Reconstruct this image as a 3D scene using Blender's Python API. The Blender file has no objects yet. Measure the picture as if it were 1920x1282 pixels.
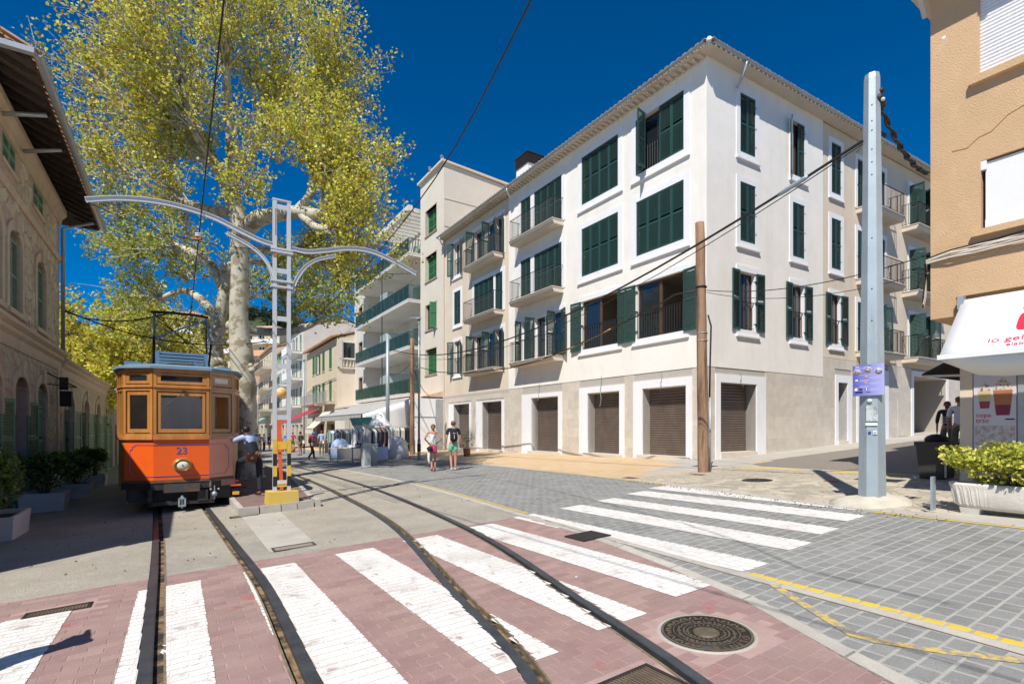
import bpy, math, random
import numpy as np
from mathutils import Vector, Matrix
R=math.radians
rnd=random.Random(7)
D=bpy.data; S=bpy.context.scene; COL=S.collection
# ---------------------------------------------------------------- camera, sky, sun, exposure
cam=D.objects.new('camera',D.cameras.new('camera')); COL.objects.link(cam)
cam.location=(0,0,1.58); cam.rotation_euler=(R(90),0,0)
cam.data.sensor_width=36; cam.data.lens=36*968/1920; cam.data.shift_y=(802-641)/1920
cam.data.clip_start=.05; cam.data.clip_end=3000
S.camera=cam
SUN_EL=52; SUN_AZ=202   # degrees; azimuth clockwise from +Y towards +X
W=D.worlds.new('World'); S.world=W; W.use_nodes=True
wn=W.node_tree; bg=wn.nodes['Background']
sky=wn.nodes.new('ShaderNodeTexSky'); sky.sky_type='NISHITA'; sky.sun_disc=False
sky.sun_elevation=R(SUN_EL); sky.sun_rotation=R(SUN_AZ); sky.altitude=1200
sky.air_density=.75; sky.dust_density=.15; sky.ozone_density=5
hs=wn.nodes.new('ShaderNodeHueSaturation'); hs.inputs['Saturation'].default_value=1.45; hs.inputs['Value'].default_value=.90
wn.links.new(sky.outputs[0],hs.inputs['Color']); wn.links.new(hs.outputs[0],bg.inputs[0]); bg.inputs[1].default_value=.097
sl=D.lights.new('sun','SUN'); sl.energy=4.1; sl.angle=R(.55); sl.color=(1,.95,.87)
sun=D.objects.new('sun',sl); COL.objects.link(sun)
se,sa=R(SUN_EL),R(SUN_AZ)
sd=Vector((math.cos(se)*math.sin(sa),math.cos(se)*math.cos(sa),math.sin(se)))
sun.rotation_euler=sd.to_track_quat('Z','Y').to_euler(); sun.location=(-10,-20,40)
vs=S.view_settings; vs.view_transform='Standard'; vs.look='None'; vs.exposure=0.52; vs.gamma=1; vs.use_curve_mapping=False

# ---------------------------------------------------------------- frames
U=Vector((-.5424,.8401,0)); V=Vector((.8401,.5424,0))
GB,GC=.0486,.0104
def gz(x,y): return GB*x+GC*y
def GU(u,v,h=0):
    x=-.5424*u+.8401*v; y=.8401*u+.5424*v
    return Vector((x,y,gz(x,y)+h))
def AU(u,v,z):
    return Vector((-.5424*u+.8401*v,.8401*u+.5424*v,z))
_V=Vector((V.x,V.y,gz(V.x,V.y))).normalized(); _N=_V.cross(Vector((U.x,U.y,gz(U.x,U.y)))).normalized(); _U=_N.cross(_V)
GM=Matrix(((_V.x,_U.x,_N.x,0),(_V.y,_U.y,_N.y,0),(_V.z,_U.z,_N.z,0),(0,0,0,1)))   # ground frame, local coordinates (v,u,h)
def frame(o,xd,z=0):
    """matrix of a facade: local x along xd, y outward (z cross x), z up; origin o"""
    x=Vector((xd[0],xd[1],0)).normalized(); y=Vector((-x.y,x.x,0))
    return Matrix(((x.x,y.x,0,o[0]),(x.y,y.y,0,o[1]),(0,0,1,z),(0,0,0,1)))
T=Matrix.Translation
def RX(a): return Matrix.Rotation(a,4,'X')
def RY(a): return Matrix.Rotation(a,4,'Y')
def RZ(a): return Matrix.Rotation(a,4,'Z')
def SC(x,y,z): return Matrix.Diagonal((x,y,z,1))
I4=Matrix.Identity(4)

# ---------------------------------------------------------------- materials
def lin(c):
    if isinstance(c,str):
        c=[int(c[i:i+2],16)/255 for i in (0,2,4)]
        c=[x/12.92 if x<.04045 else ((x+.055)/1.055)**2.4 for x in c]
    return (c[0],c[1],c[2],1)
MC={}
def mat(name,col,rough=.7,var=.12,scale=6,bump=0,bscale=60,metal=0,spec=.5,col2=None,thr=None,stretch=None,fine=.0,sheen=0):
    if name in MC: return MC[name]
    m=D.materials.new(name); m.use_nodes=True; n=m.node_tree.nodes; l=m.node_tree.links
    b=n['Principled BSDF']; b.inputs['Roughness'].default_value=rough; b.inputs['Metallic'].default_value=metal
    b.inputs['Specular IOR Level'].default_value=spec
    c=lin(col); c2=lin(col2) if col2 else None
    tc=n.new('ShaderNodeNewGeometry'); vec=tc.outputs['Position']
    if stretch:
        mp=n.new('ShaderNodeMapping'); mp.inputs['Scale'].default_value=stretch; l.new(vec,mp.inputs[0]); vec=mp.outputs[0]
    base=None
    if var>0 or c2:
        no=n.new('ShaderNodeTexNoise'); no.inputs['Scale'].default_value=scale; no.inputs['Detail'].default_value=6; no.inputs['Roughness'].default_value=.65
        l.new(vec,no.inputs['Vector'])
        r=n.new('ShaderNodeValToRGB'); l.new(no.outputs[0],r.inputs[0])
        if c2:
            t=thr or (.45,.6)
            r.color_ramp.elements[0].position=t[0]; r.color_ramp.elements[1].position=t[1]
            r.color_ramp.elements[0].color=c; r.color_ramp.elements[1].color=c2
        else:
            r.color_ramp.elements[0].position=.3; r.color_ramp.elements[1].position=.7
            r.color_ramp.elements[0].color=tuple(x*(1-var) for x in c[:3])+(1,)
            r.color_ramp.elements[1].color=tuple(min(1,x*(1+var)) for x in c[:3])+(1,)
        base=r.outputs[0]
        if fine>0:
            nf=n.new('ShaderNodeTexNoise'); nf.inputs['Scale'].default_value=90; nf.inputs['Detail'].default_value=3; l.new(vec,nf.inputs['Vector'])
            mr=n.new('ShaderNodeMapRange'); mr.inputs[1].default_value=.3; mr.inputs[2].default_value=.7; mr.inputs[3].default_value=1-fine; mr.inputs[4].default_value=1+fine; l.new(nf.outputs[0],mr.inputs[0])
            mx=n.new('ShaderNodeVectorMath'); mx.operation='SCALE'; l.new(base,mx.inputs[0]); l.new(mr.outputs[0],mx.inputs['Scale']); base=mx.outputs[0]
        l.new(base,b.inputs['Base Color'])
    else: b.inputs['Base Color'].default_value=c
    if bump>0:
        nb=n.new('ShaderNodeTexNoise'); nb.inputs['Scale'].default_value=bscale; nb.inputs['Detail'].default_value=4; l.new(vec,nb.inputs['Vector'])
        bp=n.new('ShaderNodeBump'); bp.inputs['Strength'].default_value=bump; bp.inputs['Distance'].default_value=.02; l.new(nb.outputs[0],bp.inputs['Height']); l.new(bp.outputs[0],b.inputs['Normal'])
    MC[name]=m; return m
def randcol(m,amount=.25):
    """vary a material's value per object"""
    n=m.node_tree.nodes; l=m.node_tree.links; b=n['Principled BSDF']
    oi=n.new('ShaderNodeObjectInfo'); mr=n.new('ShaderNodeMapRange'); mr.inputs[3].default_value=1-amount; mr.inputs[4].default_value=1+amount
    l.new(oi.outputs['Random'],mr.inputs[0])
    vm=n.new('ShaderNodeVectorMath'); vm.operation='SCALE'
    src=b.inputs['Base Color']
    if src.is_linked: l.new(src.links[0].from_socket,vm.inputs[0])
    else: vm.inputs[0].default_value=src.default_value[:3]
    l.new(mr.outputs[0],vm.inputs['Scale']); l.new(vm.outputs[0],src); return m
def patches(m,col,scale,lo,hi,stretch=None,detail=8,amount=1.0):
    n=m.node_tree.nodes; l=m.node_tree.links; b=n['Principled BSDF']; g=n.new('ShaderNodeNewGeometry'); vec=g.outputs['Position']
    if stretch: mp=n.new('ShaderNodeMapping'); mp.inputs['Scale'].default_value=stretch; mp.inputs['Location'].default_value=(3.3,7.1,1.7); l.new(vec,mp.inputs[0]); vec=mp.outputs[0]
    no=n.new('ShaderNodeTexNoise'); no.inputs['Scale'].default_value=scale; no.inputs['Detail'].default_value=detail; no.inputs['Roughness'].default_value=.7; l.new(vec,no.inputs['Vector'])
    mr=n.new('ShaderNodeMapRange'); mr.inputs[1].default_value=lo; mr.inputs[2].default_value=hi; mr.inputs[4].default_value=amount; l.new(no.outputs[0],mr.inputs[0])
    mx=n.new('ShaderNodeMix'); mx.data_type='RGBA'; l.new(mr.outputs[0],mx.inputs[0]); src=b.inputs['Base Color']
    if src.is_linked: l.new(src.links[0].from_socket,mx.inputs[6])
    else: mx.inputs[6].default_value=src.default_value
    mx.inputs[7].default_value=lin(col); l.new(mx.outputs[2],src); return m
def attrcol(m,amount=None):
    """multiply base colour by the mesh colour attribute 'tone'"""
    n=m.node_tree.nodes; l=m.node_tree.links; b=n['Principled BSDF']
    a=n.new('ShaderNodeAttribute'); a.attribute_name='tone'
    vm=n.new('ShaderNodeVectorMath'); vm.operation='MULTIPLY'
    src=b.inputs['Base Color']
    if src.is_linked: l.new(src.links[0].from_socket,vm.inputs[0])
    else: vm.inputs[0].default_value=src.default_value[:3]
    l.new(a.outputs['Color'],vm.inputs[1]); l.new(vm.outputs[0],src); return m

M=dict(
 white_wall=mat('white_render',(.84,.80,.735),.85,.05,1.2,.15,90,fine=.03),
 cream_wall=mat('cream_render',(.68,.58,.46),.85,.05,1.2,.15,90,fine=.03),
 trim=mat('white_trim',(.80,.80,.81),.7,.03,3),
 stone_base=randcol(mat('stone_cladding',(.58,.52,.44),.75,.10,3.5,.12,60,fine=.04),.07),
 joint=mat('cladding_joint',(.45,.41,.36),.9,.05,5),
 green=mat('shutter_green',(.026,.068,.058),.42,.08,4),
 green2=mat('shutter_green_old',(.22,.36,.23),.6,.2,8),
 green3=mat('shutter_green_bright',(.035,.19,.07),.6,.15,8),
 brown_roll=mat('brown_roller',(.125,.095,.078),.45,.16,3,.1,30,metal=.1),
 glass=mat('window_glass',(.015,.02,.025),.04,0,spec=.8),
 darkwood=mat('dark_window_frame',(.10,.055,.035),.5,.15,10),
 iron=mat('black_iron',(.02,.018,.016),.5,0),
 soffit=mat('soffit_plaster',(.62,.55,.46),.85,.06,3),
 zinc=mat('zinc_gutter',(.42,.44,.46),.45,.12,4,metal=.5),
 rooftile=randcol(mat('roof_tile_pale',(.50,.36,.25),.85,.3,9,.2,60),.18),
 rooftile_old=randcol(mat('roof_tile_old',(.42,.24,.14),.9,.3,9,.2,60),.2),
 asphalt=mat('pale_asphalt',(.37,.335,.275),.92,.14,.9,.7,110,fine=.38),
 concrete=mat('pale_concrete',(.43,.40,.35),.9,.12,2.2,.25,90,fine=.10),
 kerb=randcol(mat('kerb_concrete',(.44,.41,.36),.9,.12,5,.25,90,fine=.10),.08),
 soil=mat('groove_soil',(.30,.20,.10),.95,.5,5,.8,60,col2=(.03,.025,.02),thr=(.38,.56)),
 rail=mat('rail_steel',(.05,.055,.062),.42,.35,5,metal=.15,fine=.2),
 railline=mat('rail_flange',(.26,.20,.13),.6,.4,9,metal=.3),
 redbrick=randcol(mat('worn_red_paving',(.325,.218,.19),.85,.12,1.6,.25,120,col2=(.285,.178,.165),thr=(.4,.62),fine=.10),.07),
 redmortar=mat('red_paving_joint',(.39,.265,.235),.9,.15,5),
 redpaint=mat('fresh_red_patch',(.32,.07,.06),.8,.2,6),
 paver=randcol(mat('grey_paver',(.245,.246,.237),.88,.14,2.2,.45,130,fine=.16),.10),
 mortar=mat('pale_mortar',(.37,.36,.325),.9,.12,7,.3,90),
 paint=mat('worn_white_paint',(.74,.73,.69),.75,.0,4.5,.3,70,col2=(.46,.38,.34),thr=(.56,.68),fine=.05),
 paintjoint=mat('dirty_white_joint',(.66,.62,.58),.9,.15,9),
 yellow=mat('yellow_road_paint',(.66,.46,.04),.75,.0,9,.3,70,col2=(.45,.35,.12),thr=(.5,.72)),
 yellowfaint=mat('worn_yellow_paint',(.60,.42,.10),.8,.0,16,.3,70,col2=(.26,.255,.235),thr=(.44,.56)),
 ochre=mat('ochre_tiles',(.52,.36,.19),.85,.12,1.1,.15,80,col2=(.58,.44,.29),thr=(.35,.65),fine=.06),
 mosaic=randcol(mat('mosaic_stone',(.42,.37,.29),.85,.15,3,.25,80,fine=.08),.22),
 cobble_dark=mat('side_street_setts',(.235,.205,.17),.85,.25,7,.4,60,stretch=(1,4,1)),
 castiron=mat('cast_iron',(.16,.125,.085),.55,.3,9,.2,60,metal=.4),
 castdark=mat('cast_iron_dark',(.035,.03,.027),.6,.3,9,metal=.3),
 galv=mat('galvanised_steel',(.36,.42,.45),.5,.10,1.8,.05,40,metal=.35,fine=.03),
 greypaint=mat('pale_grey_paint',(.53,.55,.57),.5,.05,3,col2=(.50,.52,.54),thr=(.3,.7)),
 rust=mat('rust',(.35,.13,.03),.8,.4,20),
 wood_tram=mat('varnished_teak',(.46,.20,.05),.33,.3,5,.05,60,stretch=(1,1,.12)),
 wood_dark=mat('varnished_teak_dark',(.20,.085,.025),.38,.25,5,stretch=(1,1,.12)),
 wood_light=mat('sunlit_teak',(.46,.28,.15),.4,.15,5,stretch=(1,1,.12)),  # paler teak copy for the right cab facet, glancing sun in its colour
 orange=mat('orange_enamel',(.80,.115,.012),.35,.03,2),
 purple=mat('violet_line',(.16,.12,.50),.5,0),
 blue=mat('number_blue',(.02,.11,.40),.5,0),
 roofblue=mat('blue_grey_roof',(.17,.27,.36),.5,.1,4),
 steelblue=mat('blue_steel',(.12,.22,.33),.45,.1,4),
 darksteel=mat('dark_steel',(.05,.045,.045),.55,.35,8,metal=.4),
 rustplate=mat('rusty_plate',(.09,.085,.085),.5,0,6,metal=.4,col2=(.22,.10,.04),thr=(.52,.66)),
 black=mat('black_matt',(.012,.012,.013),.6,0),
 brass=mat('worn_brass',(.42,.25,.08),.35,.2,10,metal=.7),
 lampglass=mat('lamp_glass',(.75,.70,.58),.12,.1,20),
 chrome=mat('chrome',(.6,.6,.62),.2,0,metal=1),
 yellowblock=mat('yellow_concrete',(.62,.42,.07),.8,.0,4,.3,60,col2=(.50,.40,.24),thr=(.5,.75)),
 bollow=mat('yellow_stripe_paint',(.68,.43,.05),.6,.15,9),
 redpost=mat('orange_red_post',(.75,.12,.03),.5,.1,5),
 woodpole=mat('weathered_pole_wood',(.31,.19,.115),.9,.5,9,.8,30,col2=(.13,.075,.045),thr=(.46,.60),stretch=(1,1,.07),fine=.15),
 barkm=None,
 orangewall=mat('orange_render',(.60,.40,.225),.9,.05,1.1,.6,55,fine=.04),
 awn_white=mat('white_awning',(.78,.78,.79),.7,.02,2,.05,20),
 awn_red=mat('red_awning',(.38,.03,.06),.8,.1,2),
 awn_cream=mat('cream_awning',(.66,.60,.48),.8,.1,2),
 awn_green=mat('green_awning',(.25,.42,.33),.8,.1,2),
 awn_stripe=mat('grey_striped_awning',(.40,.39,.37),.85,.2,3),
 awn_blue=mat('blue_awning',(.08,.22,.45),.8,.1,2),
 logored=mat('logo_red',(.62,.015,.05),.6,0),
 cable=mat('black_cable',(.015,.014,.013),.6,0),
 yellowsleeve=mat('yellow_sleeve',(.50,.30,.05),.6,.5,22),
 skin=mat('skin',(.46,.25,.17),.6,.05,9),
 skin2=mat('skin_tanned',(.34,.17,.11),.6,.05,9),
 navy=mat('navy_cloth',(.014,.018,.032),.85,.1,9),
 blackcloth=mat('black_cloth',(.010,.010,.013),.85,.1,9),
 paleblue=mat('pale_blue_cloth',(.36,.47,.72),.85,.06,9),
 whitecloth=mat('white_cloth',(.72,.71,.72),.85,.05,9),
 pink=mat('pink_cloth',(.50,.06,.13),.85,.1,9),
 mint=mat('mint_cloth',(.16,.52,.33),.85,.06,9),
 maroon=mat('maroon_cloth',(.18,.015,.05),.85,.1,9),
 capblue=mat('blue_cap',(.02,.20,.60),.7,.05,9),
 hairdark=mat('dark_hair',(.012,.008,.006),.6,0),
 hairblond=mat('fair_hair',(.24,.13,.055),.6,.2,20),
 hairgrey=mat('brown_hair',(.14,.06,.03),.6,.2,20),
 khaki=mat('khaki_cloth',(.15,.14,.10),.85,.1,9),
 leather=mat('brown_leather',(.06,.022,.012),.5,.1,9),
 planter=mat('stained_white_planter',(.70,.68,.64),.85,.12,2.5,.2,60,col2=(.45,.38,.28),thr=(.55,.8)),
 planterblue=mat('blue_planter',(.10,.30,.52),.7,.1,4,.1,60),
 planterstone=mat('white_stone_planter',(.62,.59,.52),.85,.10,5,.4,70,fine=.06),
 rubble=randcol(mat('rubble_stone',(.70,.58,.40),.9,.2,6,.35,50,fine=.08),.16),
 rubblejoint=mat('pink_rubble_joint',(.62,.44,.33),.9,.15,6,.2,50),
 dressed=mat('dressed_pink_stone',(.72,.55,.38),.85,.12,3,.25,60),
 greystone=randcol(mat('grey_ashlar',(.30,.27,.23),.9,.15,4,.3,60),.1),
 eavewood=mat('dark_eave_timber',(.05,.035,.025),.9,.3,8),
 earth=mat('planter_earth',(.05,.035,.025),.95,.3,20),
 plastic_dark=mat('dark_bin_plastic',(.05,.045,.04),.45,.2,5),
 paper=mat('paper',(.72,.74,.82),.8,.03,9),
 hill=mat('hill_scrub',(.045,.06,.022),.95,.5,.25,1,.9),
 balglass=mat('green_balcony_glass',(.030,.065,.047),.45,.1,2),
 greyrender=mat('old_grey_render',(.50,.45,.37),.9,.12,.8,.2,50),
 pinkrender=mat('pale_pink_render',(.60,.45,.37),.9,.08,.8,.2,50),
 yellowrender=mat('yellow_cream_render',(.60,.50,.34),.9,.08,.8,.2,50),
 greyrender2=mat('light_grey_render',(.62,.60,.55),.9,.08,.8,.2,50),
 interior=mat('room_wall',(.42,.37,.30),.9,.03,2),
 purplehose=mat('purple_hose',(.25,.05,.14),.6,0),
 terracotta=mat('terracotta',(.42,.15,.08),.85,.15,9),
)
M['glass'].node_tree.nodes['Principled BSDF'].inputs['Coat Weight'].default_value=.3
patches(M['redbrick'],(.38,.075,.065),1.7,.60,.68,None,8,.75); patches(M['redbrick'],(.27,.20,.19),.9,.52,.72,None,6,.6); patches(M['redmortar'],(.36,.10,.08),1.7,.60,.68,None,8,.5)
patches(M['paint'],(.50,.44,.40),1.1,.47,.70,None,7,.75); patches(M['paint'],(.36,.27,.25),9,.60,.68,None,6,.8); patches(M['asphalt'],(.20,.19,.175),.45,.52,.70,(1,1,1),7,.55); patches(M['asphalt'],(.47,.44,.38),6,.60,.66,None,3,.5)
patches(M['paver'],(.15,.152,.155),.8,.54,.72,None,7,.6); patches(M['paver'],(.34,.33,.30),3.5,.60,.70,None,5,.4)
patches(M['white_wall'],(.66,.62,.55),.9,.48,.75,(1.2,1.2,.18),5,.45); patches(M['cream_wall'],(.48,.39,.29),.9,.50,.75,(1.2,1.2,.18),5,.45)
patches(M['greyrender2'],(.48,.43,.36),.8,.5,.75,(1.2,1.2,.2),5,.5); patches(M['orangewall'],(.50,.33,.19),.7,.50,.72,None,6,.6); patches(M['orangewall'],(.66,.47,.29),2.2,.58,.7,None,6,.5)
patches(M['ochre'],(.42,.30,.18),.8,.54,.72,None,6,.5); patches(M['galv'],(.25,.28,.29),2.0,.55,.72,(3,3,.5),6,.5); patches(M['concrete'],(.33,.30,.26),.9,.52,.72,None,6,.5)
patches(M['greypaint'],(.35,.20,.10),3.5,.68,.74,(1,1,.4),6,.7); patches(M['brown_roll'],(.20,.15,.115),1.6,.50,.72,(1,1,.5),6,.6); patches(M['trim'],(.62,.60,.56),1.5,.55,.75,(1.2,1.2,.3),5,.4)
patches(M['orange'],(.60,.09,.02),1.5,.5,.7,None,6,.5); patches(M['green'],(.03,.075,.062),1.5,.5,.7,(1,1,.5),5,.6)
def leafmat(name,tr=.45):
    m=D.materials.new(name); m.use_nodes=True; n=m.node_tree.nodes; l=m.node_tree.links
    n.clear(); o=n.new('ShaderNodeOutputMaterial'); a=n.new('ShaderNodeAttribute'); a.attribute_name='tone'
    d=n.new('ShaderNodeBsdfDiffuse'); t=n.new('ShaderNodeBsdfTranslucent'); mx=n.new('ShaderNodeMixShader'); mx.inputs[0].default_value=tr
    l.new(a.outputs['Color'],d.inputs[0]); l.new(a.outputs['Color'],t.inputs[0]); l.new(d.outputs[0],mx.inputs[1]); l.new(t.outputs[0],mx.inputs[2])
    g=n.new('ShaderNodeBsdfGlossy'); g.inputs['Roughness'].default_value=.45; g.inputs[0].default_value=(1,1,1,1)
    m2=n.new('ShaderNodeMixShader'); m2.inputs[0].default_value=.02; l.new(mx.outputs[0],m2.inputs[1]); l.new(g.outputs[0],m2.inputs[2])
    l.new(m2.outputs[0],o.inputs[0]); return m
M['leaf']=leafmat('plane_tree_leaf')
def barkmat():
    m=mat('plane_bark',(.50,.47,.37),.85,.0,2.6,.5,12,col2=(.27,.235,.155),thr=(.50,.57),fine=.06)
    return m
M['bark']=barkmat()

# ---------------------------------------------------------------- mesh helpers
class MB:
    def __init__(s): s.v=[]; s.f=[]; s.mi=[]; s.mats=[]; s.X=I4; s.cur=0; s.sm=[]; s.smooth=False
    def use(s,m):
        if m not in s.mats: s.mats.append(m)
        s.cur=s.mats.index(m); return s
    def at(s,X): s.X=X; return s
    def add(s,vs,fs):
        b=len(s.v); X=s.X
        s.v.extend([tuple(X@Vector(p)) for p in vs]); s.f.extend([tuple(b+i for i in f) for f in fs]); s.mi.extend([s.cur]*len(fs)); s.sm.extend([s.smooth]*len(fs)); return s
    def box(s,x0,x1,y0,y1,z0,z1,skip=''):
        vs=[(x0,y0,z0),(x1,y0,z0),(x1,y1,z0),(x0,y1,z0),(x0,y0,z1),(x1,y0,z1),(x1,y1,z1),(x0,y1,z1)]
        fs=dict(b=(0,3,2,1),t=(4,5,6,7),f=(0,1,5,4),k=(2,3,7,6),l=(3,0,4,7),r=(1,2,6,5))
        return s.add(vs,[f for k,f in fs.items() if k not in skip])
    def quad(s,a,b,c,d): return s.add([a,b,c,d],[(0,1,2,3)])
    def prism(s,poly,z0,z1,inset=0,bottom=True):
        n=len(poly); cx=sum(p[0] for p in poly)/n; cy=sum(p[1] for p in poly)/n
        top=poly
        if inset:
            top=[]
            for p in poly:
                dx,dy=cx-p[0],cy-p[1]; L=math.hypot(dx,dy) or 1; top.append((p[0]+dx/L*inset,p[1]+dy/L*inset))
        vs=[(p[0],p[1],z0) for p in poly]+[(p[0],p[1],z1) for p in top]
        fs=[tuple(range(n,2*n))]+[(i,(i+1)%n,n+(i+1)%n,n+i) for i in range(n)]
        if bottom: fs.append(tuple(range(n-1,-1,-1)))
        return s.add(vs,fs)
    def extr(s,prof,x0,x1,cap=True):
        """profile of (y,z) extruded along x"""
        n=len(prof); vs=[(x0,p[0],p[1]) for p in prof]+[(x1,p[0],p[1]) for p in prof]
        fs=[(i,(i+1)%n,n+(i+1)%n,n+i) for i in range(n)]
        if cap: fs+=[tuple(range(n-1,-1,-1)),tuple(range(n,2*n))]
        return s.add(vs,fs)
    def tube(s,pts,r,n=6,cap=True,closed=False):
        pts=[Vector(p) for p in pts]; m=len(pts)
        rs=r if isinstance(r,(list,tuple)) else [r]*m
        vs=[]; up=None
        for i,p in enumerate(pts):
            t=(pts[min(i+1,m-1)]-pts[max(i-1,0)])
            if closed: t=pts[(i+1)%m]-pts[(i-1)%m]
            if t.length<1e-9: t=Vector((0,0,1))
            t.normalize()
            if up is None: up=Vector((0,0,1)) if abs(t.z)<.9 else Vector((1,0,0))
            a=t.cross(up)
            if a.length<1e-6: a=t.orthogonal()
            a.normalize(); b=t.cross(a); up=a.cross(t)
            for k in range(n):
                an=2*math.pi*k/n; vs.append(tuple(p+(a*math.cos(an)+b*math.sin(an))*rs[i]))
        fs=[]; last=m if closed else m-1
        for i in range(last):
            j=(i+1)%m
            for k in range(n): fs.append((i*n+k,i*n+(k+1)%n,j*n+(k+1)%n,j*n+k))
        if cap and not closed: fs+=[tuple(range(n-1,-1,-1)),tuple(range((m-1)*n,m*n))]
        o=s.smooth; s.smooth=n>=6; s.add(vs,fs); s.smooth=o; return s
    def bar(s,a,b,w,d=None):
        """square bar between points"""
        d=d or w; a=Vector(a); b=Vector(b); t=(b-a).normalized(); q=t.orthogonal() if abs(t.z)>.99 else t.cross(Vector((0,0,1)))
        q.normalize(); p=t.cross(q); 
        vs=[]
        for c in (a,b):
            for sx,sy in ((-1,-1),(1,-1),(1,1),(-1,1)): vs.append(tuple(c+q*(sx*w/2)+p*(sy*d/2)))
        return s.add(vs,[(0,1,2,3),(7,6,5,4),(0,4,5,1),(1,5,6,2),(2,6,7,3),(3,7,4,0)])
    def lathe(s,prof,n=16,c=(0,0)):
        """prof: list (r,z)"""
        vs=[(c[0]+r*math.cos(2*math.pi*k/n),c[1]+r*math.sin(2*math.pi*k/n),z) for r,z in prof for k in range(n)]
        m=len(prof); fs=[(i*n+k,i*n+(k+1)%n,(i+1)*n+(k+1)%n,(i+1)*n+k) for i in range(m-1) for k in range(n)]
        fs+=[tuple(range(n-1,-1,-1)),tuple(range((m-1)*n,m*n))]
        o=s.smooth; s.smooth=True; s.add(vs,fs); s.smooth=o; return s
    def ball(s,c,rx,ry=None,rz=None,n=10,m=7):
        ry=ry or rx; rz=rz or rx
        vs=[(c[0],c[1],c[2]-rz)]
        for i in range(1,m):
            a=math.pi*i/m
            for k in range(n):
                b=2*math.pi*k/n; vs.append((c[0]+rx*math.sin(a)*math.cos(b),c[1]+ry*math.sin(a)*math.sin(b),c[2]-rz*math.cos(a)))
        vs.append((c[0],c[1],c[2]+rz)); fs=[]
        for k in range(n): fs.append((0,1+(k+1)%n,1+k))
        for i in range(m-2):
            for k in range(n): fs.append((1+i*n+k,1+i*n+(k+1)%n,1+(i+1)*n+(k+1)%n,1+(i+1)*n+k))
        e=1+(m-2)*n
        for k in range(n): fs.append((e+k,e+(k+1)%n,len(vs)-1))
        o=s.smooth; s.smooth=True; s.add(vs,fs); s.smooth=o; return s
    def mesh(s,name,m=None):
        me=D.meshes.new(name); me.from_pydata(s.v,[],s.f)
        mats=s.mats or ([m] if m else [])
        for x in mats: me.materials.append(x)
        if s.f:
            me.polygons.foreach_set('material_index',s.mi if s.mats else [0]*len(s.f)); me.polygons.foreach_set('use_smooth',s.sm)
        me.update(); return me
    def build(s,name,m=None,parent=None,X=None,kind=None):
        return link(name,s.mesh(name,m),parent,X,kind)
def link(name,me,parent=None,X=None,kind=None):
    o=D.objects.new(name,me); COL.objects.link(o)
    if parent: o.parent=parent; CH.setdefault(parent.name,[]).append(o)
    if X is not None: o.matrix_basis=X
    if kind: o['kind']=kind
    return o
def part(name,me,parent,X=None,kind=None,label=None):
    o=link(name,me,parent,X,kind)
    if label: o['label']=label
    return o
def tag(o,label=None,cat=None,group=None,kind=None):
    if label: o['label']=label
    if cat: o['category']=cat
    if group: o['group']=group
    if kind: o['kind']=kind
    return o
def thing(name,label,cat,X=None,group=None):
    o=D.objects.new(name,None); COL.objects.link(o); o.empty_display_size=.3
    if X is not None: o.matrix_basis=X if isinstance(X,Matrix) else T(X)
    return tag(o,label,cat,group)
def rel(root,X): return root.matrix_basis.inverted()@X
def copy_tree(o,X=None,label=None,parent=None,group=None):
    c=o.copy(); COL.objects.link(c)
    if parent: c.parent=parent
    if X is not None: c.matrix_basis=X
    if label: c['label']=label
    if group: c['group']=group
    if parent: CH.setdefault(parent.name,[]).append(c)
    for ch in list(CH.get(o.name,[])): copy_tree(ch,parent=c)
    return c
CH={}
def interp(pts):
    """piecewise-smooth interpolation of (u,v) points -> function of u"""
    xs=np.array([p[0] for p in pts],float); ys=np.array([p[1] for p in pts],float)
    # Catmull-Rom tangents
    m=np.gradient(ys,xs)
    def f(x):
        x=float(x)
        if x<=xs[0]: return float(ys[0]+m[0]*(x-xs[0]))
        if x>=xs[-1]: return float(ys[-1]+m[-1]*(x-xs[-1]))
        i=int(np.searchsorted(xs,x))-1; i=max(0,min(i,len(xs)-2)); h=xs[i+1]-xs[i]; t=(x-xs[i])/h
        return float((2*t**3-3*t**2+1)*ys[i]+(t**3-2*t**2+t)*h*m[i]+(-2*t**3+3*t**2)*ys[i+1]+(t**3-t**2)*h*m[i+1])
    return f
def textmesh(txt,size,m,extrude=.002,align='CENTER'):
    cu=D.curves.new('text','FONT'); cu.body=txt; cu.size=size; cu.extrude=extrude; cu.align_x=align; cu.resolution_u=3
    o=D.objects.new('text',cu); COL.objects.link(o); bpy.context.view_layer.update()
    me=D.meshes.new_from_object(o.evaluated_get(bpy.context.evaluated_depsgraph_get())); D.objects.remove(o); 
    me.materials.clear(); me.materials.append(m); return me
def sub_intervals(a,b,forb):
    out=[(a,b)]
    for f0,f1 in forb:
        nx=[]
        for x0,x1 in out:
            if f1<=x0 or f0>=x1: nx.append((x0,x1)); continue
            if f0>x0: nx.append((x0,f0))
            if f1<x1: nx.append((f1,x1))
        out=nx
    return [(x,y) for x,y in out if y-x>.02]
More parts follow.
